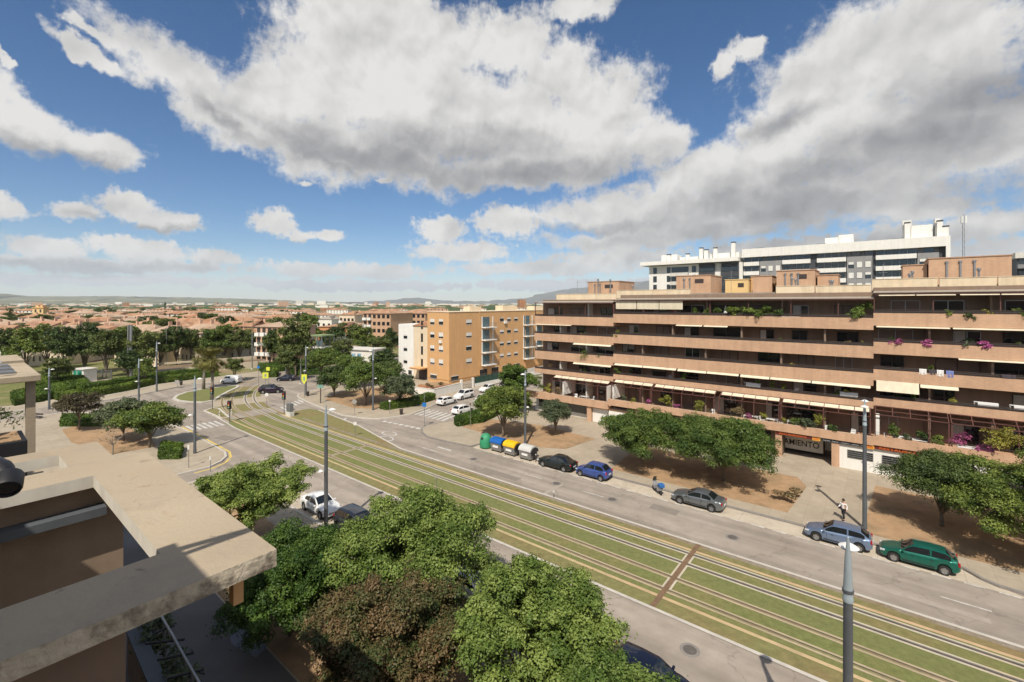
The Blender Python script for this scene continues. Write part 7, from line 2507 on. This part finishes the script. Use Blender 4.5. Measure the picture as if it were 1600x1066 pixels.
b = MB()
q = [(-0.75, 3.3), (0.75, 3.3), (0.75, 5.3), (-0.75, 5.3)]
b.add([(0, -0.1, 2.6), (0.5, -0.1, 3.4), (0.5, -0.1, 4.5), (-0.5, -0.1, 4.5), (-0.5, -0.1, 3.4), (0, -0.06, 2.6), (0.5, -0.06, 3.4), (0.5, -0.06, 4.5), (-0.5, -0.06, 4.5), (-0.5, -0.06, 3.4)], [(0, 1, 2, 3, 4), (9, 8, 7, 6, 5), (0, 5, 6, 1), (1, 6, 7, 2), (2, 7, 8, 3), (3, 8, 9, 4), (4, 9, 5, 0)])
b.build('board', M['sign_lime'], y_)
b = MB()
b.add([(-0.12, -0.115, 3.3), (0.12, -0.115, 3.3), (0.18, -0.115, 3.9), (0, -0.115, 4.2), (-0.18, -0.115, 3.9)], [(0, 1, 2, 3, 4)])
b.build('symbol', M['sign_green'], y_)
p, H = hh(415, 612, 586)
y_ = post('fluorescent yellow square sign with a dark symbol by the tram crossing', p, 3.9, ('rect', 1.15, 1.2, 'sign_lime', 2.7), rz=0.1)
MB().box(-0.2, 0.2, -0.075, -0.072, 3.0, 3.6).build('symbol', M['sign_grey'], y_)
p, H = hh(419, 606, 580)
post('smaller fluorescent yellow sign above and behind the square one', p, 4.4, ('rect', 0.75, 0.75, 'sign_lime', 3.65))
p, H = hh(501, 631, 601)
g_ = post('pale green street name board on a dark post at the corner', p, H, ('rect', 1.0, 0.55, 'sign_green', H - 0.6), m='frame_dk', r=0.09)
for (lab, x, yb, yt, bd) in (('back of a round sign on the corner pavement', 554, 650, 624, ('disc', 0.75, 0.75, 'sign_grey', None)), ('small blue parking sign at the mouth of the side street', 663, 668, 614, ('rect', 0.6, 0.6, 'sign_blue', 3.0)),
                             ('thin post with a small sign on the corner of the hedge', 609, 648, 625, ('rect', 0.3, 0.3, 'frame_wh', None)), ('white round headed post on the tramway kerb', 555, 682, 659, ('disc', 0.5, 0.5, 'frame_wh', None)),
                             ('thin pale post between the hedge and the parked white hatchback', 735, 668, 630, ('rect', 0.14, 0.3, 'frame_dk', None)), ('thin sign post on the tram verge beside the near rail', 682, 778, 742, ('disc', 0.3, 0.3, 'sign_grey', None)),
                             ('tall thin post at the plaza corner', 295, 733, 695, ('rect', 0.2, 0.5, 'frame_wh', None)), ('short white marker post at the plaza kerb', 329, 737, 713, ('rect', 0.15, 0.4, 'frame_wh', None)), ('thin post with a round sign back at the island tip', 302, 662, 655 - 12, ('disc', 0.4, 0.4, 'sign_grey', None)),
                             ('thin white post on the tram verge opposite the black saloon', 865, 778, 766, ('rect', 0.12, 0.2, 'frame_wh', None)), ('white disc sign at the tram crossing in front of the off-roader', 417, 637, 614, ('disc', 0.6, 0.6, 'frame_wh', None)),
                             ('two sided grey notice board on the far pavement', 277, 607, 594, ('rect', 0.9, 0.9, 'sign_grey', None)), ('street sign at the far end of the side pavement', 404, 604, 572, ('rect', 0.6, 0.5, 'sign_blue', None))):
    p, H = hh(x, yb, yt)
    k, w, h, m_, z = bd
    post(lab, p, H, (k, w, h, m_, (H - h) if z is None else z))
def signal(label, x, yb, yt):
    p, H = hh(x, yb, yt)
    o = thing('traffic_light', label, 'traffic light', p, 0, 'traffic signals at the junction')
    MB().lathe([(0.06, 0), (0.06, H)], 8).build('post', M['pole'], o)
    hd = MB().box(-0.22, 0.22, -0.32, -0.07, H - 1.0, H + 0.1).build('head', M['trim'], o, bevel=0.03)
    for k, m_ in enumerate(('red_lamp', 'sign_yellow', 'sign_green')):
        n = 12
        MB().add([(0.11 * math.cos(2 * math.pi * j / n), -0.326, H - 0.10 - 0.34 * k + 0.11 * math.sin(2 * math.pi * j / n)) for j in range(n)], [tuple(range(n))[::-1]]).build('lens', M[m_], hd)
    MB().box(-0.3, 0.3, -0.06, -0.04, H - 1.1, H + 0.2).build('backing_board', M['frame_dk'], o)
    return o
signal('traffic light on the tramway kerb beside the zebra crossing', 444, 645, 614)
signal('traffic light between the tram rails at the curve', 359, 660, 628)
signal('traffic light on a pale pole at the tip of the island', 332, 640, 606)
for (lab, x, yb) in (('left one of two small bollards at the tram curve', 343, 652), ('right one of two small bollards at the tram curve', 362, 648)):
    o = thing('bollard', lab, 'bollard', gp(x, yb), 0, 'bollards at the tram curve')
    MB().lathe([(0.09, 0), (0.09, 0.85), (0.07, 0.92), (0.01, 0.95)], 10).build('post', M['offwhite'], o)
    MB().lathe([(0.095, 0.6), (0.095, 0.7)], 10).build('band', M['sign_red'], o)
cbx = thing('control_cabinet', 'grey control cabinet with a pale plinth on the tram verge', 'cabinet', gp(453, 650), STREET)
MB().box(-0.75, 0.75, -0.35, 0.35, 0, 0.7).build('plinth', M['offwhite'], cbx)
MB().box(-0.6, 0.6, -0.3, 0.3, 0.7, 2.0).build('body', M['metal_gr'], cbx, bevel=0.03)
MB().box(-0.02, 0.02, -0.32, -0.303, 0.75, 1.95).build('door_seam', M['trim'], cbx)
for (lab, x, yb, d_) in (('dark litter bin on the corner pavement near the hedge', 627, 649, 0.3), ('dark litter bin beside the yellow warning sign', 481, 620, 0.28), ('litter bin at the kerb of the far pavement, near the hedge', 283, 603, 0.3)):
    o = thing('litter_bin', lab, 'litter bin', gp(x, yb), 0)
    MB().lathe([(d_ * 0.8, 0.2), (d_, 0.95), (d_ * 0.9, 1.0)], 12).build('basket', M['frame_dk'], o)
    MB().lathe([(0.05, 0), (0.05, 0.2)], 8).build('foot', M['frame_dk'], o)
o = thing('bollard', 'short dark post at the kerb between the grey container and the black saloon', 'bollard', W(-30.2, 41.9), 0)
MB().lathe([(0.05, 0), (0.05, 1.0), (0.02, 1.04)], 8).build('post', M['frame_dk'], o)
MB().lathe([(0.06, 0.8), (0.06, 0.9)], 8).build('band', M['white_pl'], o)
bn = thing('bench', 'dark slatted bench on the left plaza by the road', 'bench', gp(57, 655), STREET + 0.5)
for k in range(4):
    MB().box(-0.9, 0.9, -0.25 + 0.13 * k, -0.15 + 0.13 * k, 0.42, 0.46).build('slat', M['frame_dk'], bn)
for x in (-0.75, 0.75):
    MB().box(x - 0.04, x + 0.04, -0.24, 0.26, 0, 0.42).build('leg', M['metal_gr'], bn)
MB().box(-0.9, 0.9, 0.25, 0.29, 0.6, 0.85).build('backrest', M['frame_dk'], bn)
for k, (x, y) in enumerate(((1235, 788), (1221, 784), (1244, 780))):
    plant('tuft of dry yellowish grass at the edge of the earth bed', ST(gp(x, y))[0], ST(gp(x, y))[1], 0.15, 0.75, 0.55, 'dry', 380, 0.22, 'tufts of dry grass', pot=False)

# ---------------------------------------------------------------- person walking on the opposite pavement
def person(label, p, rz):
    M['skin'] = mat('skin', (0.45, 0.27, 0.19), rough=0.6, var=0.05)
    M['hair'] = mat('dark_hair', (0.03, 0.02, 0.015), rough=0.6)
    M['shirt'] = mat('white_shirt', (0.72, 0.70, 0.68), rough=0.9, var=0.06)
    M['trousers'] = mat('black_trousers', (0.02, 0.02, 0.025), rough=0.9)
    o = thing('person', label, 'person', p, rz)
    J = [  # joint, parent, radius   (x forward, y left)
        ((0, 0, 0.92), None, 0.13), ((0, 0, 1.10), 0, 0.115), ((0.01, 0, 1.28), 1, 0.13), ((0.01, 0, 1.40), 2, 0.10), ((0.02, 0, 1.47), 3, 0.055), ((0.04, 0, 1.56), 4, 0.085), ((0.045, 0, 1.66), 5, 0.088), ((0.04, 0, 1.72), 6, 0.055),
        ((0.0, 0.09, 0.86), 0, 0.095), ((0.16, 0.10, 0.50), 8, 0.062), ((0.10, 0.10, 0.10), 9, 0.042), ((0.24, 0.11, 0.045), 10, 0.035),
        ((0.0, -0.09, 0.86), 0, 0.095), ((-0.04, -0.10, 0.48), 12, 0.062), ((-0.26, -0.10, 0.14), 13, 0.042), ((-0.16, -0.11, 0.05), 14, 0.035),
        ((0.0, 0.17, 1.38), 3, 0.062), ((-0.08, 0.24, 1.12), 16, 0.045), ((0.02, 0.25, 0.90), 17, 0.034), ((0.05, 0.25, 0.83), 18, 0.032),
        ((0.0, -0.17, 1.38), 3, 0.062), ((0.06, -0.24, 1.13), 20, 0.045), ((0.26, -0.22, 1.06), 21, 0.034), ((0.33, -0.21, 1.06), 22, 0.032)]
    k0 = len(J)
    for sd, wrist, dirs in ((1, 19, (0.02, 0, -0.05)), (-1, 23, (0.05, 0, 0.005))):
        base = J[wrist][0]
        for f in range(5):
            off = (f - 2) * 0.014
            tip = (base[0] + dirs[0] * 1.5 + (off if sd > 0 else 0), base[1] + (0 if sd > 0 else off), base[2] + dirs[2] * 1.5 + (0.02 if f == 0 else 0))
            J.append((tip, wrist, 0.009))
    me = bpy.data.meshes.new('body')
    me.from_pydata([j[0] for j in J], [(j[1], i) for i, j in enumerate(J) if j[1] is not None], [])
    bo = bpy.data.objects.new('body', me)
    COL.objects.link(bo)
    bo.parent = o
    sk = bo.modifiers.new('skin', 'SKIN')
    sk.use_smooth_shade = True
    for i, j in enumerate(J):
        me.skin_vertices[0].data[i].radius = (j[2], j[2] * (1.25 if i in (1, 2, 3) else 1.0))
    me.skin_vertices[0].data[0].use_root = True
    ss = bo.modifiers.new('subd', 'SUBSURF')
    ss.levels = ss.render_levels = 1
    me.materials.append(M['skin'])
    def wear(name, mat_, ids, grow):
        sub = {i: n for n, i in enumerate(ids)}
        m2 = bpy.data.meshes.new(name)
        m2.from_pydata([J[i][0] for i in ids], [(sub[J[i][1]], sub[i]) for i in ids if J[i][1] in sub], [])
        c = bpy.data.objects.new(name, m2)
        COL.objects.link(c)
        c.parent = o
        s2 = c.modifiers.new('skin', 'SKIN')
        s2.use_smooth_shade = True
        for n, i in enumerate(ids):
            m2.skin_vertices[0].data[n].radius = (J[i][2] * grow + 0.012, J[i][2] * grow * (1.25 if i in (1, 2, 3) else 1.0) + 0.012)
        m2.skin_vertices[0].data[0].use_root = True
        u = c.modifiers.new('subd', 'SUBSURF')
        u.levels = u.render_levels = 1
        m2.materials.append(M[mat_])
    wear('shirt', 'shirt', [1, 0, 2, 3, 16, 17, 18, 20, 21, 22], 1.06)
    wear('trousers', 'trousers', [0, 8, 9, 10, 12, 13, 14], 1.08)
    MB().lathe([(0.02, -0.02), (0.10, 0.02), (0.108, 0.09), (0.085, 0.16), (0.03, 0.19)], 14, (0.025, 0, 1.585)).build('hair', M['hair'], o, smooth=True)
    f = MB()
    f.cbox((0.128, 0, 1.63), (0.03, 0.024, 0.05))
    for y in (-0.035, 0.035):
        f.cbox((0.118, y, 1.655), (0.012, 0.02, 0.012), 1)
    f.cbox((0.118, 0, 1.59), (0.012, 0.04, 0.01), 1)
    f.build('face', [M['skin'], M['hair']], o)
    for (x, y, z, a) in ((0.20, 0.11, 0.045, 0.0), (-0.18, -0.11, 0.06, 0.5)):
        MB().cbox((x, y, z), (0.26, 0.09, 0.08), 0, 0, a).build('shoe', M['trousers'], o, bevel=0.02)
    return o
pp_ = gp(1318, 815)
person('person in white shirt and dark trousers walking behind the light blue hatchback', Vector((pp_.x, pp_.y, 0.13)), rad(200))
bg_ = thing('shoulder_bag', 'dark shoulder bag hanging at the side of the walking person', 'bag', Vector((pp_.x, pp_.y, 0.13)), rad(200))
MB().loft([[(-0.20, -0.29, 0.80), (0.10, -0.29, 0.80), (0.10, -0.38, 0.80), (-0.20, -0.38, 0.80)], [(-0.16, -0.29, 1.05), (0.06, -0.29, 1.05), (0.06, -0.36, 1.05), (-0.16, -0.36, 1.05)]]).build('pouch', M['trim'], bg_, bevel=0.02)
MB().tube([(-0.14, -0.32, 1.04), (-0.05, -0.20, 1.46), (0.04, -0.32, 1.04)], 0.012, 5).build('strap', M['trim'], bg_)
# ---------------------------------------------------------------- our own building: concrete sun-roof over the terrace below, upper storey behind the viewer
own = thing('apartment_building', 'concrete and stucco building in the left foreground with a weathered openwork roof slab', 'apartment building', W(-10, 0, 0), STREET)
def Q(mb, s0, s1, t0, t1, z0, z1, mi=0):
    return mb.box(s0 + 10, s1 + 10, t0, t1, z0, z1, mi)
ZT, ZB = 14.8, 14.58
S = MB()
def frame_slab():
    # outline with two rectangular openings, built of butted beams: top 0, outer edge 1, inner edge 2
    def beam(s0, s1, t0, t1):
        x0, x1 = s0 + 10, s1 + 10
        S.add([(x0, t0, ZT), (x1, t0, ZT), (x1, t1, ZT), (x0, t1, ZT)], [(0, 1, 2, 3)], 0)
        S.add([(x0, t0, ZB), (x1, t0, ZB), (x1, t1, ZB), (x0, t1, ZB)], [(3, 2, 1, 0)], 0)
    beam(-7.15, -6.1, -6, 2.7)
    beam(-11.35, -7.15, 1.72, 2.7)
    beam(-12.3, -11.35, -6, 2.7)
    beam(-13.45, -12.3, 1.5, 2.2)
    beam(-14.1, -13.45, -6, 2.2)
    def edge(pts, mi):
        for (a, b), (c, d) in zip(pts[:-1], pts[1:]):
            S.add([(a + 10, b, ZB), (c + 10, d, ZB), (c + 10, d, ZT), (a + 10, b, ZT)], [(0, 1, 2, 3)], mi)
    edge([(-6.1, -6), (-6.1, 2.7), (-12.3, 2.7), (-12.3, 2.2), (-14.1, 2.2), (-14.1, -6)], 1)
    edge([(-7.15, 1.72), (-7.15, -6)], 2)
    edge([(-11.35, 1.72), (-7.15, 1.72)], 2)
    edge([(-11.35, -6), (-11.35, 1.72)], 2)
    edge([(-13.45, -6), (-13.45, 1.5), (-12.3, 1.5), (-12.3, -6)], 2)
frame_slab()
S.build('roof_slab', [M['concrete'], M['conc_edge'], M['white_edge']], own)
w = MB()
Q(w, -11.85, -11.62, -6, 2.2, 0, 14.575)
w.build('terrace_wall', M['stucco'], own)
w = MB()
Q(w, -11.61, -11.3, -6, 1.9, 14.03, 14.18)
w.build('ledge', M['ledge_blue'], own)
w = MB()
Q(w, -24, -11.86, 1.4, 1.6, 0, 12.85)
w.build('street_wall', M['stucco'], own)
w = MB()
Q(w, -6.75, -6.5, -6, 1.25, 0, 14.57)
w.build('end_wall', M['tan'], own)
w = MB()
Q(w, -24, -11.86, -6, 1.39, 11.4, 11.68)
w.build('floor_slab', M['concrete'], own)
w = MB()
Q(w, -6.60, -6.46, 2.32, 2.44, 14.1, 14.57)
w.build('pier', M['ochre'], own)
# the body of the building and its upper storey, behind and below the viewer
w = MB()
Q(w, -45, -8, -16, -2.6, 0, 12.0)
Q(w, -45, -8, -16, -2.6, 16.2, 19.0)
Q(w, -45, -24.2, -15.9, -2.7, 12.0, 16.2)
Q(w, -8, 40, -16, -6.01, 0, 19.0)
Q(w, -5.57, 40, -6.0, -1.46, 0, 19.5)
w.build('upper_storey', M['stucco'], own)
w = MB()
Q(w, -6.0, 6, -1.45, -0.35, 16.1, 16.4)  # unseen; lengthened leftward to shade the end wall
w.build('balcony_floor', M['concrete'], own)
# unseen bars added to throw two thin shadows over the slab corner
w = MB()
w.tube([(-5.5 + 10, -1.5, 19.2), (-5.2 + 10, -0.35, 19.35)], 0.06, 6)
w.tube([(-5.5 + 10, -1.5, 18.6), (-5.2 + 10, -0.35, 19.35)], 0.05, 6)
w.build('shadow_bars', M['metal_gr'], own)
# security camera / spotlight on an arm from our own wall at the left edge
cp = Vector(((12 - 800) / 711 * 1.5, 1.5, 18 - (757 - 474) / 711 * 1.5))
cm_ = thing('wall_camera', 'small black wall camera at the left edge, close to the viewer', 'camera', cp, rad(-35))
b = MB()
prof = [(0.042, -0.05), (0.046, -0.04), (0.047, 0.02), (0.044, 0.03), (0.036, 0.031), (0.034, 0.022)]
rings = []
for r, x in prof:
    rings.append([(x, r * math.cos(2 * math.pi * k / 20), r * math.sin(2 * math.pi * k / 20)) for k in range(20)])
b.loft(rings)
o = b.build('housing', M['black'], cm_, smooth='auto')
o.rotation_euler = (0, 0.5, -0.25)
o.scale = (0.8, 0.8, 0.8)
b = MB()
b.add([(0.0245, 0.034 * math.cos(2 * math.pi * k / 20), 0.034 * math.sin(2 * math.pi * k / 20)) for k in range(20)], [tuple(range(20))])
l_ = b.build('lens', M['car_glass'], cm_)
l_.rotation_euler = (0, 0.5, -0.25)
l_.scale = (0.8, 0.8, 0.8)
MB().tube([(-0.03, 0, 0.0), (-0.10, 0.0, 0.03), (-0.2, -0.02, 0.05), (-0.9, -0.35, 0.05)], [0.03, 0.03, 0.02, 0.02], 8).build('arm', M['black'], cm_, smooth=True)

# ---------------------------------------------------------------- the neighbouring terrace at the left edge
ter = thing('terrace_pergola', 'concrete canopy on a square post over the neighbouring terrace at the left edge', 'pergola', W(-20, 0, 13.2), STREET)
def E_(mb, s0, s1, t0, t1, z0, z1, mi=0):
    return mb.box(s0 + 20, s1 + 20, t0, t1, z0 - 13.2, z1 - 13.2, mi)
w = MB(); E_(w, -23.4, -19.0, -6, 1.75, 15.74, 15.92); w.build('canopy', M['concrete'], ter, bevel=0.02)
w = MB(); E_(w, -19.5, -19.3, 1.46, 1.66, 13.2, 15.735); w.build('post', M['concrete'], ter)
w = MB(); E_(w, -24, -15.5, -6, 1.75, 12.9, 13.2); w.build('floor', M['concrete'], ter)
w = MB()
E_(w, -34.6, -31.0, -6, 2.3, 15.1, 15.35)
w.build('rear_canopy', M['concrete'], ter)
w = MB()
for s in (-22.6, -21.5, -20.4):
    E_(w, s, s + 0.5, 0.2, 1.3, 15.92, 15.98)
w.build('roof_panel', M['metal_gr'], ter)
w = MB()
w.tube([(0.6, 0.9, 2.73), (0.6, 0.9, 3.05)], 0.05, 8)
w.lathe([(0.09, 0), (0.11, 0.1), (0.04, 0.2)], 8, (0.6, 0.9, 3.02))
w.build('chimney_cowl', M['white_pl'], ter)
bx_ = thing('planter_box', 'large black planter box on the neighbouring terrace', 'planter', W(-17.0, 0, 13.2), STREET)
MB().box(-0.9, 0.5, -3.2, 1.28, 0.0, 1.40).build('box', M['black'], bx_, bevel=0.02)
MB().box(-0.8, 0.4, -3.1, 1.18, 1.401, 1.42).build('soil', M['soil'], bx_)
bq = thing('barbecue', 'covered grey barbecue standing beside the black planter', 'barbecue', W(-17.6, 0.15, 14.6), STREET)
rows = []
for y in (-1.3, -1.1, 0.0, 0.45, 0.6):
    f = {-1.3: 0.7, -1.1: 0.95, 0.0: 1.0, 0.45: 0.92, 0.6: 0.6}[y]
    rows.append([(0.45 * f * math.cos(a) * 1.0, y, max(0.0, 0.78 * f * math.sin(a))) for a in (0, 0.5, 1.0, 1.57, 2.14, 2.64, 3.14)])
MB().loft(rows, closed=False).build('cover', mat('grill_cover', (0.06, 0.07, 0.075), rough=0.5), bq, bevel=0.03)
MB().tube([(0.5, -0.6, 0.2), (0.56, -0.3, 0.2), (0.5, 0.1, 0.2)], 0.02, 6).build('handle', M['metal_gr'], bq)
for k, (s, t, lf, r, lab) in enumerate(((-17.25, 0.95, 'dark', 0.32, 'dark leafed plant in the black planter beside the post'), (-16.9, 0.55, 'yellow', 0.16, 'small yellow flowers in the black planter, right one'), (-16.8, -0.35, 'yellow', 0.14, 'small yellow flowers in the black planter, left one'))):
    plant(lab, s, t, 14.2, 0.95 + 0.35 * (k == 0), r, lf, 260, 0.07, 'plants in the black planter', pot=False)

# ---------------------------------------------------------------- shaded forecourt at the foot of our building
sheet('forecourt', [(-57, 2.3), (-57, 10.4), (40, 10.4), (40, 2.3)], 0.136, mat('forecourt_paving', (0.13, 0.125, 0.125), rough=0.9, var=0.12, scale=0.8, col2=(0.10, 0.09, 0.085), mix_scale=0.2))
tr_ = thing('trellis', 'dark barred trellis on a pale pipe over the shaded forecourt', 'trellis', gp(285, 1010, 3.2), 0)
o0 = gp(285, 1010, 3.2)
b = MB()
b.tube([gp(240, 930, 3.2) - o0, gp(253.6, 965, 3.2) - o0, gp(330, 1100, 3.2) - o0], 0.055, 8)
b.build('pipe', M['pipe'], tr_, smooth=True)
for (xa_, ya, xb_, yb) in ((240, 990, 273, 977), (228, 1006, 288, 999), (246, 1031, 303, 1020), (262, 1060, 318, 1046), (282, 1086, 334, 1072)):
    b = MB()
    b.tube([gp(xa_, ya, 3.12) - o0, gp(xb_, yb, 3.12) - o0], 0.05, 6)
    b.build('crossbar', M['black'], tr_)
for (x, y) in ((257, 972), (300, 1044)):
    q = gp(x, y, 3.2) - o0
    MB().tube([(q.x, q.y, -3.1), (q.x, q.y, -0.05)], 0.06, 8).build('post', M['pipe'], tr_)
for k, (x, y) in enumerate(((238, 975), (246, 1000), (262, 1040), (276, 1075))):
    q = gp(x, y, 2.2)
    s_, t_ = ST(q)
    plant('straggly climbing shrub growing up the trellis in the forecourt', s_, t_, 0.14, 3.0, 0.9, 'grey', 420, 0.22, 'climbers on the trellis', pot=False)
gw_ = thing('garden_wall', 'low wall with a slate blue coping beside the trellis', 'wall', gp(230, 1020, 2.4), 0)
o1 = gp(230, 1020, 2.4)
p0, p1 = gp(206, 975, 2.4) - o1, gp(262, 1100, 2.4) - o1
def bar(mb, a, c, z0, z1, th):
    a, c = Vector((a.x, a.y)), Vector((c.x, c.y))
    d = (c - a).normalized()
    nn = Vector((-d.y, d.x)) * th / 2
    mb.prism([tuple(a - nn), tuple(c - nn), tuple(c + nn), tuple(a + nn)], z0, z1)
b = MB(); bar(b, p0, p1, -2.3, -0.12, 0.35); b.build('wall', M['stucco'], gw_)
b = MB(); bar(b, p0, p1, -0.119, 0.0, 0.55); b.build('coping', M['ledge_blue'], gw_)
sheet('forecourt', [gs(350, 965), gs(400, 960), gs(432, 1000), gs(400, 1032), gs(362, 1010)], 0.142, mat('slate_tiles', (0.16, 0.18, 0.22), rough=0.7, var=0.1))
for k, (x, y) in enumerate(((386, 955), (396, 970), (402, 978))):
    o = thing('garden_stone', 'white painted stone edging the shaded forecourt', 'stone', gp(x, y), 0.7 * k, 'white edging stones')
    MB().lathe([(0.20, 0.0), (0.30, 0.14), (0.26, 0.34), (0.10, 0.46), (0.01, 0.48)], 8).build('stone', M['white'], o, smooth=True)
# ---------------------------------------------------------------- air
hz = MB().box(-16500, 16500, -4000, 17500, -2.2, 840).build('haze', [])
stuff(hz)
hm = bpy.data.materials.new('haze')
hm.use_nodes = True
nt = hm.node_tree
for n in list(nt.nodes):
    if n.type != 'OUTPUT_MATERIAL':
        nt.nodes.remove(n)
pv = nod(nt, 'ShaderNodeVolumePrincipled')
pv.inputs['Color'].default_value = (0.86, 0.92, 1.0, 1)
pv.inputs['Density'].default_value = 0.00004
pv.inputs['Anisotropy'].default_value = 0.0
nt.links.new(pv.outputs['Volume'], nt.nodes['Material Output'].inputs['Volume'])
hz.data.materials.append(hm)
hz.display_type = 'WIRE'
